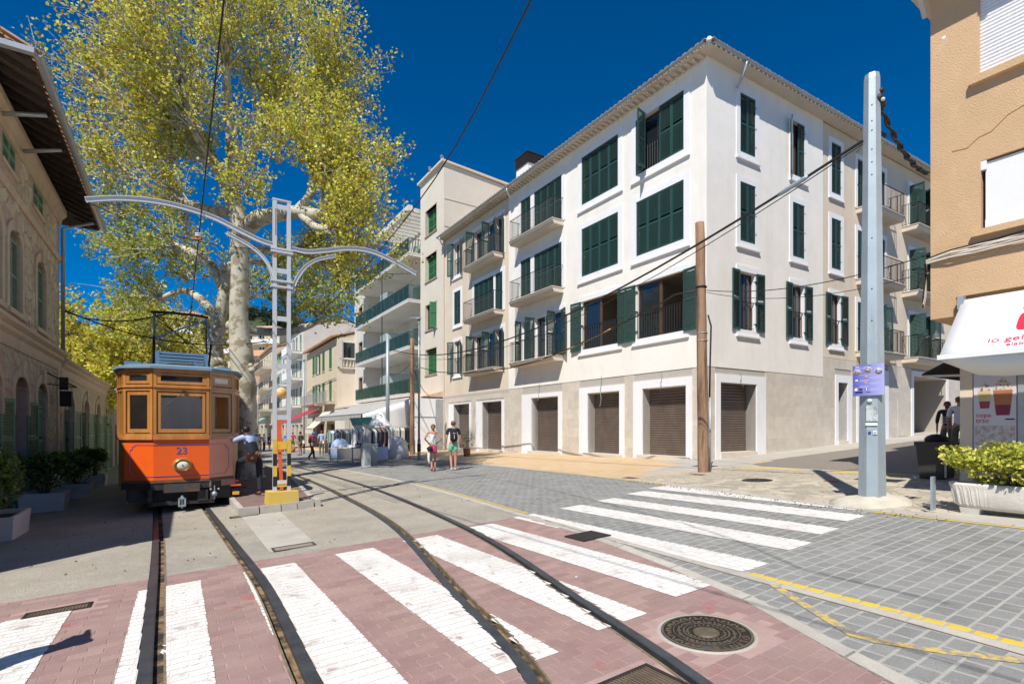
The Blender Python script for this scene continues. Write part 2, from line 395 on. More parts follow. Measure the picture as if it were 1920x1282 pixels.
def voronoi(x0,x1,y0,y1,c,seed=1,jit=.42,keep=None):
    r=random.Random(seed); nx=int((x1-x0)/c)+3; ny=int((y1-y0)/c)+3
    P={(i,j):(x0+(i-1+.5+r.uniform(-jit,jit))*c,y0+(j-1+.5+r.uniform(-jit,jit))*c) for i in range(nx) for j in range(ny)}
    out=[]
    for i in range(1,nx-1):
        for j in range(1,ny-1):
            p=P[i,j]
            poly=[(max(x0,p[0]-2*c),max(y0,p[1]-2*c)),(min(x1,p[0]+2*c),max(y0,p[1]-2*c)),(min(x1,p[0]+2*c),min(y1,p[1]+2*c)),(max(x0,p[0]-2*c),min(y1,p[1]+2*c))]
            for a in range(-2,3):
                for b in range(-2,3):
                    if (a or b) and (i+a,j+b) in P:
                        q=P[i+a,j+b]; nxx,nyy=q[0]-p[0],q[1]-p[1]; L=math.hypot(nxx,nyy); d=L/2; nxx/=L; nyy/=L
                        poly=clip(poly,nxx,nyy,nxx*p[0]+nyy*p[1]+d)
                        if len(poly)<3: break
                if len(poly)<3: break
            if len(poly)>=3 and (keep is None or keep(*p)): out.append((p,poly))
    return out
def clip(poly,nx,ny,d):
    out=[]; n=len(poly)
    for i in range(n):
        a,b=poly[i],poly[(i+1)%n]; da=nx*a[0]+ny*a[1]-d; db=nx*b[0]+ny*b[1]-d
        if da<=0: out.append(a)
        if (da<0<db) or (db<0<da):
            t=da/(da-db); out.append((a[0]+(b[0]-a[0])*t,a[1]+(b[1]-a[1])*t))
    return out
def shrink(poly,g):
    n=len(poly); cx=sum(p[0] for p in poly)/n; cy=sum(p[1] for p in poly)/n
    for i in range(n):
        pass
    out=poly
    ar=sum(poly[i][0]*poly[(i+1)%n][1]-poly[(i+1)%n][0]*poly[i][1] for i in range(n))
    sg=1 if ar>0 else -1
    for i in range(n):
        a,b=poly[i],poly[(i+1)%n]; dx,dy=b[0]-a[0],b[1]-a[1]; L=math.hypot(dx,dy)
        if L<1e-6: continue
        nx,ny=sg*dy/L,-sg*dx/L
        out=clip(out,nx,ny,nx*a[0]+ny*a[1]-g)
        if len(out)<3: return []
    return out

# ================================================================ GROUND
rail_f=[interp([(0,-.05),(2,-.13),(4.1,-.19),(8.24,-.27),(14.8,-.48),(25,-.95),(45,-2.2)]),
        interp([(0,.66),(2,.70),(3.39,.72),(5.88,.77),(8.53,.69),(14.2,.50),(25,.02),(45,-1.2)]),
        interp([(0,.55),(1.5,1.40),(2.54,1.8),(4.41,2.19),(7.86,2.87),(12.7,3.3),(19.9,3.62),(29.5,3.6),(45,3.3),(70,2.2)]),
        interp([(0,1.75),(1,2.28),(1.91,2.59),(3.38,2.94),(5.44,3.44),(10.4,4.12),(19.3,4.6),(30.4,4.5),(45,4.2),(70,3.1)])]
# channel (groove) on the inner side of each pair
HW=.042
chan=[(-HW,HW,HW+.07),(-HW-.07,-HW,HW),(-HW,HW,HW+.06),(-HW-.06,-HW,HW)]
def slots(u):
    out=[]
    for f,(a,b,c) in zip(rail_f,chan): v=f(u); out.append((v+min(a,b,c)-.004,v+max(a,b,c)+.004))
    return out
kerb1=interp([(-1,2.6),(.6,3.2),(1.24,3.44),(2.6,4.05),(4,4.42),(5.5,4.72),(6.95,4.88),(10,5.22),(13.8,5.5),(21.5,5.6),(30,5.4),(45,5.0),(80,4)])
kerb2=interp([(-1,4.18),(.97,4.43),(2.93,4.57),(5,4.76),(7.3,4.98)])
road_r=interp([(-2,8.62),(1.93,8.76),(3.95,8.83),(6,9.12),(8.25,9.46),(15.5,9.95),(22.2,10.15),(30,10.1),(60,9.6),(100,8.5)])
U_RED=7.18
groot=tag(link('ground',MB().box(-400,400,-60,900,-.3,-.10).mesh('ground',M['concrete']),None,GM),kind='structure')
# soil / ballast under the rail grooves
mb=MB()
for f,(a,b,c) in zip(rail_f,chan):
    us=[x*.4 for x in range(0,170)]
    for u0,u1 in zip(us,us[1:]):
        lo,hi=min(a,b,c)-.03,max(a,b,c)+.03
        mb.quad((f(u0)+lo,u0,-.038),(f(u0)+hi,u0,-.038),(f(u1)+hi,u1,-.038),(f(u1)+lo,u1,-.038))
tag(mb.build('track_bed',M['soil'],None,GM),kind='structure')
# asphalt between and beside the rails (edges turned down into the grooves)
mb=MB()
us=[U_RED+x*.5 for x in range(0,220)]
def strip(mb,fa,fb,us,h=0,skirt=.05):
    vs=[];fs=[]
    for u in us:
        a,b=fa(u),fb(u); vs+=[(a,u,h-skirt),(a,u,h),(b,u,h),(b,u,h-skirt)]
    for i in range(len(us)-1):
        k=i*4
        for j in range(3): fs.append((k+j,k+j+1,k+4+j+1,k+4+j))
    mb.add(vs,fs)
E_=[lambda u:-60.]
for i in range(4):
    E_.append(lambda u,i=i:slots(u)[i][0]); E_.append(lambda u,i=i:slots(u)[i][1])
E_.append(lambda u:kerb1(u)-.07)
for i in range(0,10,2): strip(mb,E_[i],E_[i+1],us)
tag(mb.build('asphalt',M['asphalt'],None,GM),kind='structure')
# near-left asphalt patch beyond the red crossing at the left and a big band behind the camera
mb=MB(); mb.quad((-60,-40,-.012),(60,-40,-.012),(60,.2,-.012),(-60,.2,-.012)); tag(mb.build('road_behind',M['asphalt'],None,GM),kind='structure')
# rails
for i,f in enumerate(rail_f):
    a,b,c=chan[i]; left=i%2==0
    mb=MB(); us=[x*.25 for x in range(0,250)]
    mb.use(M['rail']); r0,r1=(a,b) if left else (b,c)
    vs=[];fs=[]
    prof=[(r0,-.05),(r0,.0005),(r0+.010,.005),(r1-.010,.005),(r1,.0005),(r1,-.05)]
    for u in us: vs+=[(f(u)+p,u,h) for p,h in prof]
    n=6
    for k in range(len(us)-1):
        for j in range(n-1): fs.append((k*n+j,k*n+j+1,(k+1)*n+j+1,(k+1)*n+j))
    mb.smooth=False; mb.add(vs,fs)
    # thin guard lip on the far side of the groove
    mb.use(M['railline']); g=c if left else a
    vs=[];fs=[]
    for u in us: vs+=[(f(u)+g-.008,u,-.04),(f(u)+g-.008,u,.004),(f(u)+g+.008,u,.004),(f(u)+g+.008,u,-.04)]
    for k in range(len(us)-1):
        for j in range(3): fs.append((k*4+j,k*4+j+1,k*4+4+j+1,k*4+4+j))
    mb.add(vs,fs)
    o=mb.build('tram_rail',None,None,GM)
    tag(o,['leftmost tram rail with a sandy groove, running under the orange tram','second tram rail from the left, curving out from under the orange tram','third tram rail from the left, starting right of the yellow concrete block','rightmost tram rail, nearest the round manhole cover'][i],'rail','tram rails set in the street')
# --- red crossing
STR_R=[(-1.36,-.86,3.6,6.42),(-.36,.20,3.2,6.68),(.62,1.19,3.0,6.74),(1.68,2.18,2.78,6.80),(2.62,3.15,2.88,6.90),(3.62,4.17,3.02,7.03)]
STR_G=[(4.66,5.12,3.05,7.22),(5.74,6.25,3.18,7.32),(6.72,7.20,3.32,7.45),(7.72,8.28,3.48,7.65),(8.60,9.28,3.75,7.85)]
def grid_rows(u0,u1,rowh,L,v0,v1,seed,boundL,boundR,forb,joint,stg=.5,jl=.0,jv=None):
    jv=jv or joint
    r=random.Random(seed); rows=[]; k=0; u=u0
    while u<u1-1e-6:
        uc=u+rowh/2; a,b=boundL(uc),boundR(uc); fb=forb(uc); row=[]
        v=v0+((k%2)*stg+r.uniform(-jl,jl))*L
        while v<v1:
            w=L
            for x0,x1 in sub_intervals(max(v+jv/2,a),min(v+w-jv/2,b),fb): row.append((x0,x1,u+joint/2,u+rowh-joint/2))
            v+=w
        rows.append(row); u+=rowh; k+=1
    return rows
def in_disc(x0,x1,y0,y1,c,r): 
    px=min(max(c[0],x0),x1); py=min(max(c[1],y0),y1); return math.hypot(px-c[0],py-c[1])<r
MANH=(3.20,2.37); MR=.345
def camdist(v,u): return math.hypot(v,u)
def infront(v,u):
    p=GU(u,v); return p.y>2.7 and abs(p.x/p.y)<1.05
def pave(name_root,label_kind,rows,mt,piece,skip,top,nbest,bevel,rootname,matbed):
    """build rows of pieces as objects (the largest on screen) and one stuff mesh"""
    cells=[c for row in rows for c in row if not skip(c)]
    cells.sort(key=lambda c:(not infront((c[0]+c[1])/2,(c[2]+c[3])/2),camdist((c[0]+c[1])/2,(c[2]+c[3])/2)))
    return cells
def unit_piece(name,m,bev):
    """unit block -.5...5 with chamfered top, scaled per object"""
    b=bev; mb=MB(); vs=[(-.5,-.5,-1),(.5,-.5,-1),(.5,.5,-1),(-.5,.5,-1),(-.5,-.5,-.3),(.5,-.5,-.3),(.5,.5,-.3),(-.5,.5,-.3),(-.5+b,-.5+b*1.5,0),(.5-b,-.5+b*1.5,0),(.5-b,.5-b*1.5,0),(-.5+b,.5-b*1.5,0)]
    fs=[(8,9,10,11)]
    for i in range(4):
        j=(i+1)%4; fs+=[(i,j,4+j,4+i),(4+i,4+j,8+j,8+i)]
    return mb.add(vs,fs).mesh(name,m)
def put_pieces(cells,root,pname,m,bev,depth,nbest,r,stuffname):
    me=unit_piece(pname,m,bev)
    for c in cells[:nbest]:
        dz=r.uniform(-.0015,.0015)
        X=T(((c[0]+c[1])/2,(c[2]+c[3])/2,dz))@RX(r.uniform(-.004,.004))@SC(c[1]-c[0],c[3]-c[2],depth)
        link(pname,me,root,X)
    mb=MB()
    for c in cells[nbest:]:
        dz=r.uniform(-.0015,.0015); b0=bev*(c[1]-c[0]); b1=bev*1.5*(c[3]-c[2])
        mb.add([(c[0],c[2],-.3*depth+dz),(c[1],c[2],-.3*depth+dz),(c[1],c[3],-.3*depth+dz),(c[0],c[3],-.3*depth+dz),(c[0]+b0,c[2]+b1,dz),(c[1]-b0,c[2]+b1,dz),(c[1]-b0,c[3]-b1,dz),(c[0]+b0,c[3]-b1,dz)],
            [(4,5,6,7),(0,1,5,4),(1,2,6,5),(2,3,7,6),(3,0,4,7)])
    me2=mb.mesh(stuffname,m)
    # tone per piece
    ca=me2.color_attributes.new('tone','FLOAT_COLOR','CORNER'); n=len(me2.polygons)//5
    tn=np.random.RandomState(3).uniform(.88,1.12,n); arr=np.ones((n,20,4),'f'); arr[:,:,:3]=tn[:,None,None]; ca.data.foreach_set('color',arr.ravel())
    me2.materials.clear(); mm=MC.get(m.name+'_stuff')
    if not mm: mm=attrcol(m.copy()); MC[m.name+'_stuff']=mm
    me2.materials.append(mm)
    return link(stuffname,me2,root,None,'stuff')
crossing=thing('crossing',None,None,GM); crossing['kind']='structure'
def redR(u): return kerb1(u)-.075
bed=MB()
ub=[.2+x*.2 for x in range(0,36)]; ub[-1]=U_RED+.0
Er=[lambda u:-6.5]+E_[1:9]+[redR]
for i in range(0,10,2): strip(bed,Er[i],Er[i+1],ub,-.0035,.05)
bed.build('joint_bed',M['redmortar'],crossing)
GR1=(1.93,2.53,1.96,2.32)   # drain grate near bottom centre (v0,v1,u0,u1)
rows=grid_rows(.2,U_RED-.02,.103,.215,-6.5,6,5,lambda u:-6.5,redR,slots,.0045)
cells=pave(None,None,rows,None,None,lambda c:in_disc(c[0],c[1],c[2],c[3],MANH,MR) or (c[1]>GR1[0] and c[0]<GR1[1] and c[3]>GR1[2] and c[2]<GR1[3]) or (c[0]<-.72 and c[1]>-1.22 and 6.36<c[3] and c[2]<6.62),None,None,None,None,None)
# cells cut round the manhole
r5=random.Random(5)
put_pieces(cells,crossing,'brick',M['redbrick'],.02,.012,300,r5,'bricks_beyond')
def paint_stripes(root,stripes,rows,top,joints_h,wob,seed):
    r=random.Random(seed)
    for (a,b,u0,u1) in stripes:
        mb=MB(); mb.use(M['paint'])
        for row in rows:
            if not row: continue
            uc=(row[0][2]+row[0][3])/2
            if uc<u0 or uc>u1: continue
            ea=a+r.uniform(-wob,wob); eb=b+r.uniform(-wob,wob)
            for c in row:
                if in_disc(c[0],c[1],c[2],c[3],MANH,MR): continue
                x0,x1=max(c[0],ea),min(c[1],eb)
                if x1-x0<.012: continue
                i=.004; mb.quad((x0+(i if x0==c[0] else 0),c[2]+i,top),(x1-(i if x1==c[1] else 0),c[2]+i,top),(x1-(i if x1==c[1] else 0),c[3]-i,top),(x0+(i if x0==c[0] else 0),c[3]-i,top))
        mb.use(M['paintjoint'])
        us=sorted(set([u0,u1]+[x*.4 for x in range(int(u0/.4)+1,int(u1/.4)+1)]))
        for s0,s1 in zip(us,us[1:]):
            for x0,x1 in sub_intervals(a+.01,b-.01,slots((s0+s1)/2)+[(kerb1(s0)-.085,kerb1(s0)+.085)] if root is crossing else [(kerb1((s0+s1)/2)-.09,kerb1((s0+s1)/2)+.09)]):
                mb.quad((x0,s0,joints_h),(x1,s0,joints_h),(x1,s1,joints_h),(x0,s1,joints_h))
        mb.build('zebra_stripe',None,root)
paint_stripes(crossing,STR_R,rows,.0045,.0025,.004,2)
# --- grey paver road
road=thing('road',None,None,GM); road['kind']='structure'
K=.072
def paveL(u): return kerb1(u)+K
def kforb(u): return [(kerb2(u)-.075,kerb2(u)+.155)] if u<7.3 else []
bed=MB(); strip(bed,paveL,lambda u:road_r(u)-.0,[-1+x*.5 for x in range(0,57)],-.0025,.03)
bed.build('joint_bed',M['mortar'],road)
rows=grid_rows(.3,26,.143,.205,-.5+3,11,9,paveL,lambda u:road_r(u)-.15,kforb,.015,.5,.10,.016)
cells=pave(None,None,rows,None,None,lambda c:False,None,None,None,None,None)
put_pieces(cells,road,'paver',M['paver'],.03,.014,300,random.Random(8),'pavers_beyond')
paint_stripes(road,STR_G,rows,.0045,.0022,.006,4)
far=MB(); strip(far,paveL,lambda u:road_r(u),[26+x*2 for x in range(0,40)],-.001,.03); far.build('far_paving',M['paver'],road)
# yellow painted blocks along the inner kerb
me=unit_piece('yellow_block',M['yellow'],.05); u=.62; k=0
while u<3.02:
    link('yellow_block',me,road,T((kerb2(u)+.115,u,.003+rnd.uniform(-.001,.002)))@SC(.075,.124,.016)); u+=.143
# faint zig-zag yellow line over the pavers
mb=MB(); pl=[(2.60,4.49),(2.2,4.22),(1.72,3.92),(1.60,3.92),(1.25,4.07),(.92,4.27)]
for (ua,va),(ub2,vb) in zip(pl,pl[1:]):
    a_=Vector((va,ua)); b_=Vector((vb,ub2)); d_=(b_-a_).normalized(); n_v=Vector((-d_.y,d_.x))*.04; a_-=d_*.03; b_+=d_*.03
    mb.quad((a_.x-n_v.x,a_.y-n_v.y,.0042),(b_.x-n_v.x,b_.y-n_v.y,.0042),(b_.x+n_v.x,b_.y+n_v.y,.0044),(a_.x+n_v.x,a_.y+n_v.y,.0044))
mb.build('faded_yellow_line',M['yellowfaint'],road)
# kerb strips made of separate stones
def kerbline(name,f,u0,u1,L,w,h,label_root,m=M['kerb'],n3=999):
    u=u0;k=0
    while u<u1:
        a,b=f(u),f(u+L-.012); mb=MB().prism([(a-w/2,u),(a+w/2,u),(b+w/2,u+L-.012),(b-w/2,u+L-.012)],-.05,h,.004,False)
        mb.build('kerb_stone',m,label_root); u+=L; k+=1
kerb=thing('kerb',None,None,GM); kerb['kind']='structure'
kerbline('kerb',kerb1,-.4,40,1.0,.135,.004,kerb)
kerbline('kerb',lambda u:kerb2(u),-.4,6.2,1.0,.105,.004,kerb)
mb=MB().use(M['castiron']); strip(mb,lambda u:kerb2(u)-.066,lambda u:kerb2(u)-.056,[-.4+x*.2 for x in range(0,34)],.001,.01); mb.build('joint_line',None,kerb)
kerbline('kerb',lambda u:road_r(u)-.07,-1,34,1.0,.13,.014,kerb)
mb=MB(); strip(mb,lambda u:road_r(u)-.21,lambda u:road_r(u)-.15,[-1+x*.25 for x in range(0,19)],.006,.001); strip(mb,lambda u:road_r(u)-.21,lambda u:road_r(u)-.15,[7.9+x*.5 for x in range(0,14)],.006,.001)
strip(mb,lambda u:kerb1(u)+.09,lambda u:kerb1(u)+.14,[7.3+x*.4 for x in range(0,17)],.006,.001); mb.build('yellow_edge_line',M['yellow'],road)
# --- right-hand pavements
side=thing('pavement',None,None,GM); side['kind']='structure'
mb=MB(); strip(mb,lambda u:road_r(u)-.02,lambda u:15.5,[9.0+x*.5 for x in range(0,150)],.008,.05); mb.build('tile_field',M['ochre'],side)
mb=MB(); strip(mb,lambda u:road_r(u)-.02,lambda u:14.0,[-6+x*.5 for x in range(0,31)],.003,.05); mb.build('mosaic_bed',M['concrete'],side)
st=voronoi(9.0,13.4,2.6,9.6,.235,4,.40,lambda a,b:a>road_r(b)+.06 and a<13.35+.0*b and b<9.55-(a-9)*.12)
st.sort(key=lambda s:camdist(*s[0]))
mbs=MB()
rr=random.Random(3)
for i,(p,poly) in enumerate(st):
    q=shrink(poly,.008)
    if len(q)<3: continue
    h=.010+rr.uniform(0,.003)
    if i<300:
        MB().prism(q,-.01,h,.006,False).build('paving_stone',M['mosaic'],side)
    else: mbs.prism(q,-.01,h,.006,False)
mbs.build('paving_stones_beyond',M['mosaic'],side,None,'stuff')
# ochre tiles (40 cm) as separate slabs for the nearest, one mesh beyond
cells=[]
for i in range(0,60):
    for j in range(0,14):
        u0=9.4+i*.4; v0=9.9+j*.4
        if v0>road_r(u0)+.02 and v0+.4<14.55 and u0>9.5+(v0-9.5)*.36: cells.append((v0+.003,v0+.397,u0+.003,u0+.397))
cells.sort(key=lambda c:camdist(c[0],c[2]))
me=unit_piece('paving_tile',M['ochre'],.008)
for c in cells[:300]: link('paving_tile',me,side,T(((c[0]+c[1])/2,(c[2]+c[3])/2,.014+rnd.uniform(0,.0015)))@SC(.394,.394,.008))
mb=MB()
for c in cells[300:]: mb.box(c[0],c[1],c[2],c[3],.006,.0145,'b')
mb.build('paving_tiles_beyond',M['ochre'],side,None,'stuff')
# light concrete apron at the house corner and up the side street
mb=MB(); mb.prism([(9.9,9.75),(15.0,11.4),(15.6,10.6),(13.6,8.2),(13.45,9.0),(12.2,9.1)],.0,.012)
mb.build('concrete_apron',M['concrete'],side)
mb=MB()
# pavement in front of the side-street facade (direction 31 deg)
fx=Vector((math.cos(R(31)),math.sin(R(31)),0)); C0=Vector((6.41,17.0,0)); fn=Vector((math.sin(R(31)),-math.cos(R(31)),0))
def uvof(p): return (p.x*.8401+p.y*.5424, -.5424*p.x+.8401*p.y)
def FR(s,d): return uvof(C0+fx*s+fn*d)
mb.prism([FR(-1.2,1.6),FR(26,1.5),FR(26,-1),FR(-1.2,-1)],.0,.022); mb.build('side_pavement',M['concrete'],side)
sst=tag(MB().prism([(13.3,-6),(60,-6),(60,20),(14,12)],-.02,.006).build('side_street',M['cobble_dark'],None,GM),kind='structure')
mb=MB()
for (ua,va,ub2,vb) in ((8.66,13.15,7.1,13.3),(6.3,13.25,4.75,13.3)):
    mb.prism([(va,ua),(vb,ub2),(vb+.22,ub2),(va+.22,ua)],.0,.014)
mb.build('yellow_bar',M['yellow'],side)
# small covers in the pavements
def cover(v,u,a,b,m,label,round_=False,h=.018,cat='cover'):
    mb=MB().use(m)
    if round_:
        mb.lathe([(a,-.01),(a,h)],24); mb.use(M['castdark']).lathe([(a*.92,h),(a*.92,h+.001)],24); mb.use(m)
        for k in range(6): mb.box(-a*.75+k*a*.3-.02,-a*.75+k*a*.3+.02,-a*.55,a*.55,h,h+.004)
    else:
        mb.box(-a,a,-b,b,-.01,h); mb.use(M['castdark'])
        mb.box(-a+.02,a-.02,-b+.02,b-.02,h,h+.001); mb.use(m)
        for k in range(5): mb.box(-a+.04,a-.04,-b+.05+k*(2*b-.1)/4-.008,-b+.05+k*(2*b-.1)/4+.008,h,h+.003)
    return tag(mb.build('utility_cover' if not round_ else 'manhole_cover',None,None,GM@T((v,u,0))),label,cat)
cover(10.96,6.78,.32,.32,M['castdark'],'small round dark manhole cover in the stone mosaic pavement',True,.016,'manhole cover')
cover(14.1,9.9,.2,.32,M['castdark'],'dark square cover in the ochre paving, farther from the wooden pole foot')
cover(13.1,9.75,.2,.32,M['castdark'],'dark square cover in the ochre paving nearest the wooden pole foot')
cover(9.75,9.5,.12,.2,M['rust'],'rusty square cover beside the end of the zebra crossing')
cover(11.2,8.55,.10,.2,M['rust'],'rusty cover set among pale stones left of the wooden pole')
cover(11.6,5.5,.09,.13,M['logored'],'small red tile-like cover left of the grey pole foot')
cover(12.3,4.9,.2,.4,M['castdark'],'dark drain cover at the edge of the shade behind the grey pole')
cover(10.2,3.75,.15,.28,M['mosaic'],'grey patch cover right of the grey pole foot')
cover(4.62,5.28,.24,.2,M['castdark'],'square dark cover beside the kerb between the red and grey zebra stripes')
# round manhole with lettering
mh=thing('manhole_cover','large round cast iron manhole cover with raised pattern in the red paving','manhole cover',GM@T((MANH[0],MANH[1],0)))
MB().lathe([(.345,-.02),(.345,.004),(.318,.004),(.318,-.01)],40).build('frame_ring',M['concrete'],mh)
mb=MB().use(M['castdark']); mb.lathe([(.315,-.02),(.315,-.002)],40); mb.build('base_plate',None,mh)
mb=MB().use(M['castiron']); 
mb.lathe([(.30,-.002),(.30,.004),(.315,.004)][:2],40) if False else None
for rr0,rr1 in ((.296,.314),(.150,.160),(.222,.229)):
    n=40; vs=[(q*math.cos(2*math.pi*k/n),q*math.sin(2*math.pi*k/n),.006) for q in (rr0,rr1) for k in range(n)]
    mb.add(vs,[(k,(k+1)%n,n+(k+1)%n,n+k) for k in range(n)])
for ring,(rad,num,ln,wd,skipa) in enumerate(((.262,20,.072,.020,(3.75,5.35)),(.190,16,.055,.020,None),(.128,12,.035,.020,None))):
    for k in range(num):
        a=2*math.pi*k/num+ring*.13
        if skipa and skipa[0]<a<skipa[1]: continue
        for da,tilt in ((0,.6),(math.pi/num,-.6)):
            X=RZ(a+da)@T((rad,0,0))@RZ(tilt+ring)
            mb.at(X).box(-ln/2*.55,ln/2*.55,-wd*.32,wd*.32,-.002,.006,'b').at(I4)
mb.use(M['castiron']).lathe([(.098,-.002),(.085,.007),(.001,.0075)],24)
mb.build('raised_pattern',None,mh)
for i,ch in enumerate('BENITO'):
    a=4.02+i*.235
    link('letter',textmesh(ch,.075,M['castiron'],.004),mh,RZ(a)@T((.262,0,.002))@RZ(math.pi/2)@T((0,-.027,0)))
# drain grates
def grate(v,u,w,d,label,n=14,rot=0,h=.006):
    g=thing('drain_grate',label,'drain grate',GM@T((v,u,0))@RZ(rot))
    mb=MB(); t=.025
    for a in ((-w/2,w/2,-d/2,-d/2+t),(-w/2,w/2,d/2-t,d/2),(-w/2,-w/2+t,-d/2+t,d/2-t),(w/2-t,w/2,-d/2+t,d/2-t)): mb.box(*a,-.03,h)
    mb.build('grate_frame',M['castdark'],g)
    MB().box(-w/2+.01,w/2-.01,-d/2+.01,d/2-.01,-.05,-.03).build('pit',M['black'],g)
    me=MB().box(-.006,.006,-d/2+t,d/2-t,-.025,h-.001).mesh('grate_bar',M['castiron'])
    for k in range(n): link('grate_bar',me,g,T((-w/2+t+(w-2*t)*(k+.5)/n,0,0)))
    return g
grate(2.23,2.14,.56,.33,'black drain grate at the bottom edge between the rail and the red bricks',20)
grate(-.97,6.49,.5,.2,'long narrow drain grate in the red paving at the left, above the white stripe',18)
grate(1.34,7.66,.55,.26,'drain grate in the pale concrete just past the red crossing',16,0,.012)
grate(1.07,11.35,.5,.2,'drain grate at the foot of the raised tram island',14,0,.012)
# paler concrete patch from the island to the grate
tag(MB().prism([(1.02,7.55),(1.62,7.5),(1.72,11.3),(1.02,11.3)],.002,.006).build('concrete_patch',M['concrete'],None,GM),kind='structure')
# crumpled paper in the groove
mb=MB(); r_=random.Random(2)
for c in ((-.085,4.75),(-.06,4.66),(-.095,4.60)):
    pts=[(c[0]+r_.uniform(-.035,.035),c[1]+r_.uniform(-.05,.05),r_.uniform(-.03,.02)) for _ in range(7)]
    mb.add(pts,[(0,1,2),(0,2,3),(0,3,4),(1,2,5),(3,4,6),(2,3,6),(1,5,4)])
tag(mb.build('paper_scrap',M['paper'],None,GM),'crumpled white paper lying in the groove of the leftmost rail','litter')
for (v,u,rad,l) in ((2.05,4.1,.018,'white speck of litter on the red paving between the middle rails'),(3.35,4.0,.015,'tiny white litter right of the rightmost rail')):
    tag(MB().lathe([(rad,.003),(rad*.8,.006)],8).build('litter',M['paper'],None,GM@T((v,u,0))),l,'litter')
# raised island between the tracks
isl=thing('tram_island','low raised island of brick-red paving with a pale kerb beside the tram','platform',GM)
def isl_l(u): return max(rail_f[1](u)+.42,1.08) if u<22 else rail_f[1](u)+.42
def isl_r(u): return min(2.36+(u-11.6)*.10,rail_f[2](u)-.45)
iu=[11.46+x*.6 for x in range(0,24)]
pts=[(isl_l(u),u) for u in iu]; ptr=[(isl_r(u),u) for u in iu]
MB().prism(pts+ptr[::-1],-.05,.150).build('deck',mat('island_paving',(.20,.13,.115),.9,.15,3,.3,80,fine=.1),isl)
def kerbstones(P,w):
    for a,b in zip(P,P[1:]):
        a=Vector(a); b=Vector(b); d=(b-a); nn=Vector((-d.y,d.x)).normalized()*w; g=d.normalized()*.008
        MB().prism([tuple(a+g),tuple(b-g),tuple(b-g+nn),tuple(a+g+nn)],-.05,.158,.006,False).build('kerb_stone',M['kerb'],isl)
kerbstones([(p[0]-.10,p[1]) for p in pts],-.10); kerbstones([(pts[0][0]-.1,11.36),(1.35,11.36),(1.75,11.36),(2.06,11.36),(2.40,11.42)],.10)
kerbstones([(2.42,11.36)]+[(p[0]+.02,p[1]) for p in ptr[1:]],-.10)

# ================================================================ BUILDING KIT (facade frame: x along, y outward, z up)
def wall(mb,x0,x1,z0,z1,holes,y=0,dep=.3):
    xs=sorted(set([x0,x1]+[min(max(h[k],x0),x1) for h in holes for k in (0,1)])); zs=sorted(set([z0,z1]+[min(max(h[k],z0),z1) for h in holes for k in (2,3)]))
    for i in range(len(xs)-1):
        j=0
        while j<len(zs)-1:
            a,b=xs[i],xs[i+1]; c=zs[j]; 
            inh=lambda zc:any(h[0]<(a+b)/2<h[1] and h[2]<zc<h[3] for h in holes)
            if inh((zs[j]+zs[j+1])/2): j+=1; continue
            k=j
            while k<len(zs)-1 and not inh((zs[k]+zs[k+1])/2): k+=1
            mb.quad((a,y,c),(b,y,c),(b,y,zs[k]),(a,y,zs[k])); j=k
    for h in holes:
        a,b,c,d=h[:4]; q=h[4] if len(h)>4 else dep
        mb.quad((a,y,c),(a,y-q,c),(a,y-q,d),(a,y,d)); mb.quad((b,y,c),(b,y,d),(b,y-q,d),(b,y-q,c))
        mb.quad((a,y,d),(a,y-q,d),(b,y-q,d),(b,y,d)); mb.quad((a,y,c),(b,y,c),(b,y-q,c),(a,y-q,c))
def arch_fill(mb,x0,x1,zs,zt,y,dep,n=8):
    """fill above an arch springing at zs, crown at zt, up to rectangular hole top zt+.001"""
    cx=(x0+x1)/2; rx=(x1-x0)/2; rz=zt-zs
    P=[(cx+rx*math.cos(math.pi*k/n),zs+rz*math.sin(math.pi*k/n)) for k in range(n+1)]
    for (a,b),(c,d) in zip(P,P[1:]):
        mb.quad((a,y,b),(c,y,d),(c,y,zt+.002),(a,y,zt+.002)); mb.quad((a,y,b),(a,y-dep,b),(c,y-dep,d),(c,y,d))
SHC={}
def shutter_mesh(w,h,m,style='louvre',rails=(.5,)):
    key=(round(w,3),round(h,3),m.name,style,rails)
    if key in SHC: return SHC[key]
    mb=MB().use(m); s=.055 if w>.3 else .04; t=.036
    mb.box(0,s,0,t,0,h); mb.box(w-s,w,0,t,0,h)
    zs=[0]+[r*h for r in rails]+[h]; 
    for i,z in enumerate(zs):
        hh=.08; z0=z if i==0 else (z-hh if i==len(zs)-1 else z-hh/2); mb.box(s,w-s,0,t,z0,z0+hh)
    fr=mb.mesh('shutter')
    lv=MB().use(m); z=.09; st=.062 if h<2.6 else .07
    while z<h-.1:
        if not any(abs(z-r*h)<.06 for r in rails): 
            lv.add([(s,.004,z+.045),(w-s,.004,z+.045),(w-s,.032,z),(s,.032,z),(s,.010,z+.052),(w-s,.010,z+.052),(w-s,.036,z+.008),(s,.036,z+.008)],[(0,1,2,3),(7,6,5,4),(0,3,7,4),(1,5,6,2),(2,6,7,3)])
        z+=st
    SHC[key]=(fr,lv.mesh('louvres')); return SHC[key]
def shutter(root,F,x,y,z,w,h,m,ang=0,flip=False,rails=(.5,)):
    """hinge at (x,y,z); ang=0 leaf lies along +x (or -x when flip), positive angle swings outward"""
    fr,lv=shutter_mesh(w,h,m,'l',rails)
    X=F@T((x,y,z))@(RZ(-ang if flip else ang))@(SC(-1,1,1) if flip else I4)
    if flip: X=F@T((x,y,z))@SC(-1,1,1)@RZ(ang)
    o=link('shutter',fr,root,X); link('louvres',lv,o,None,'stuff'); return o
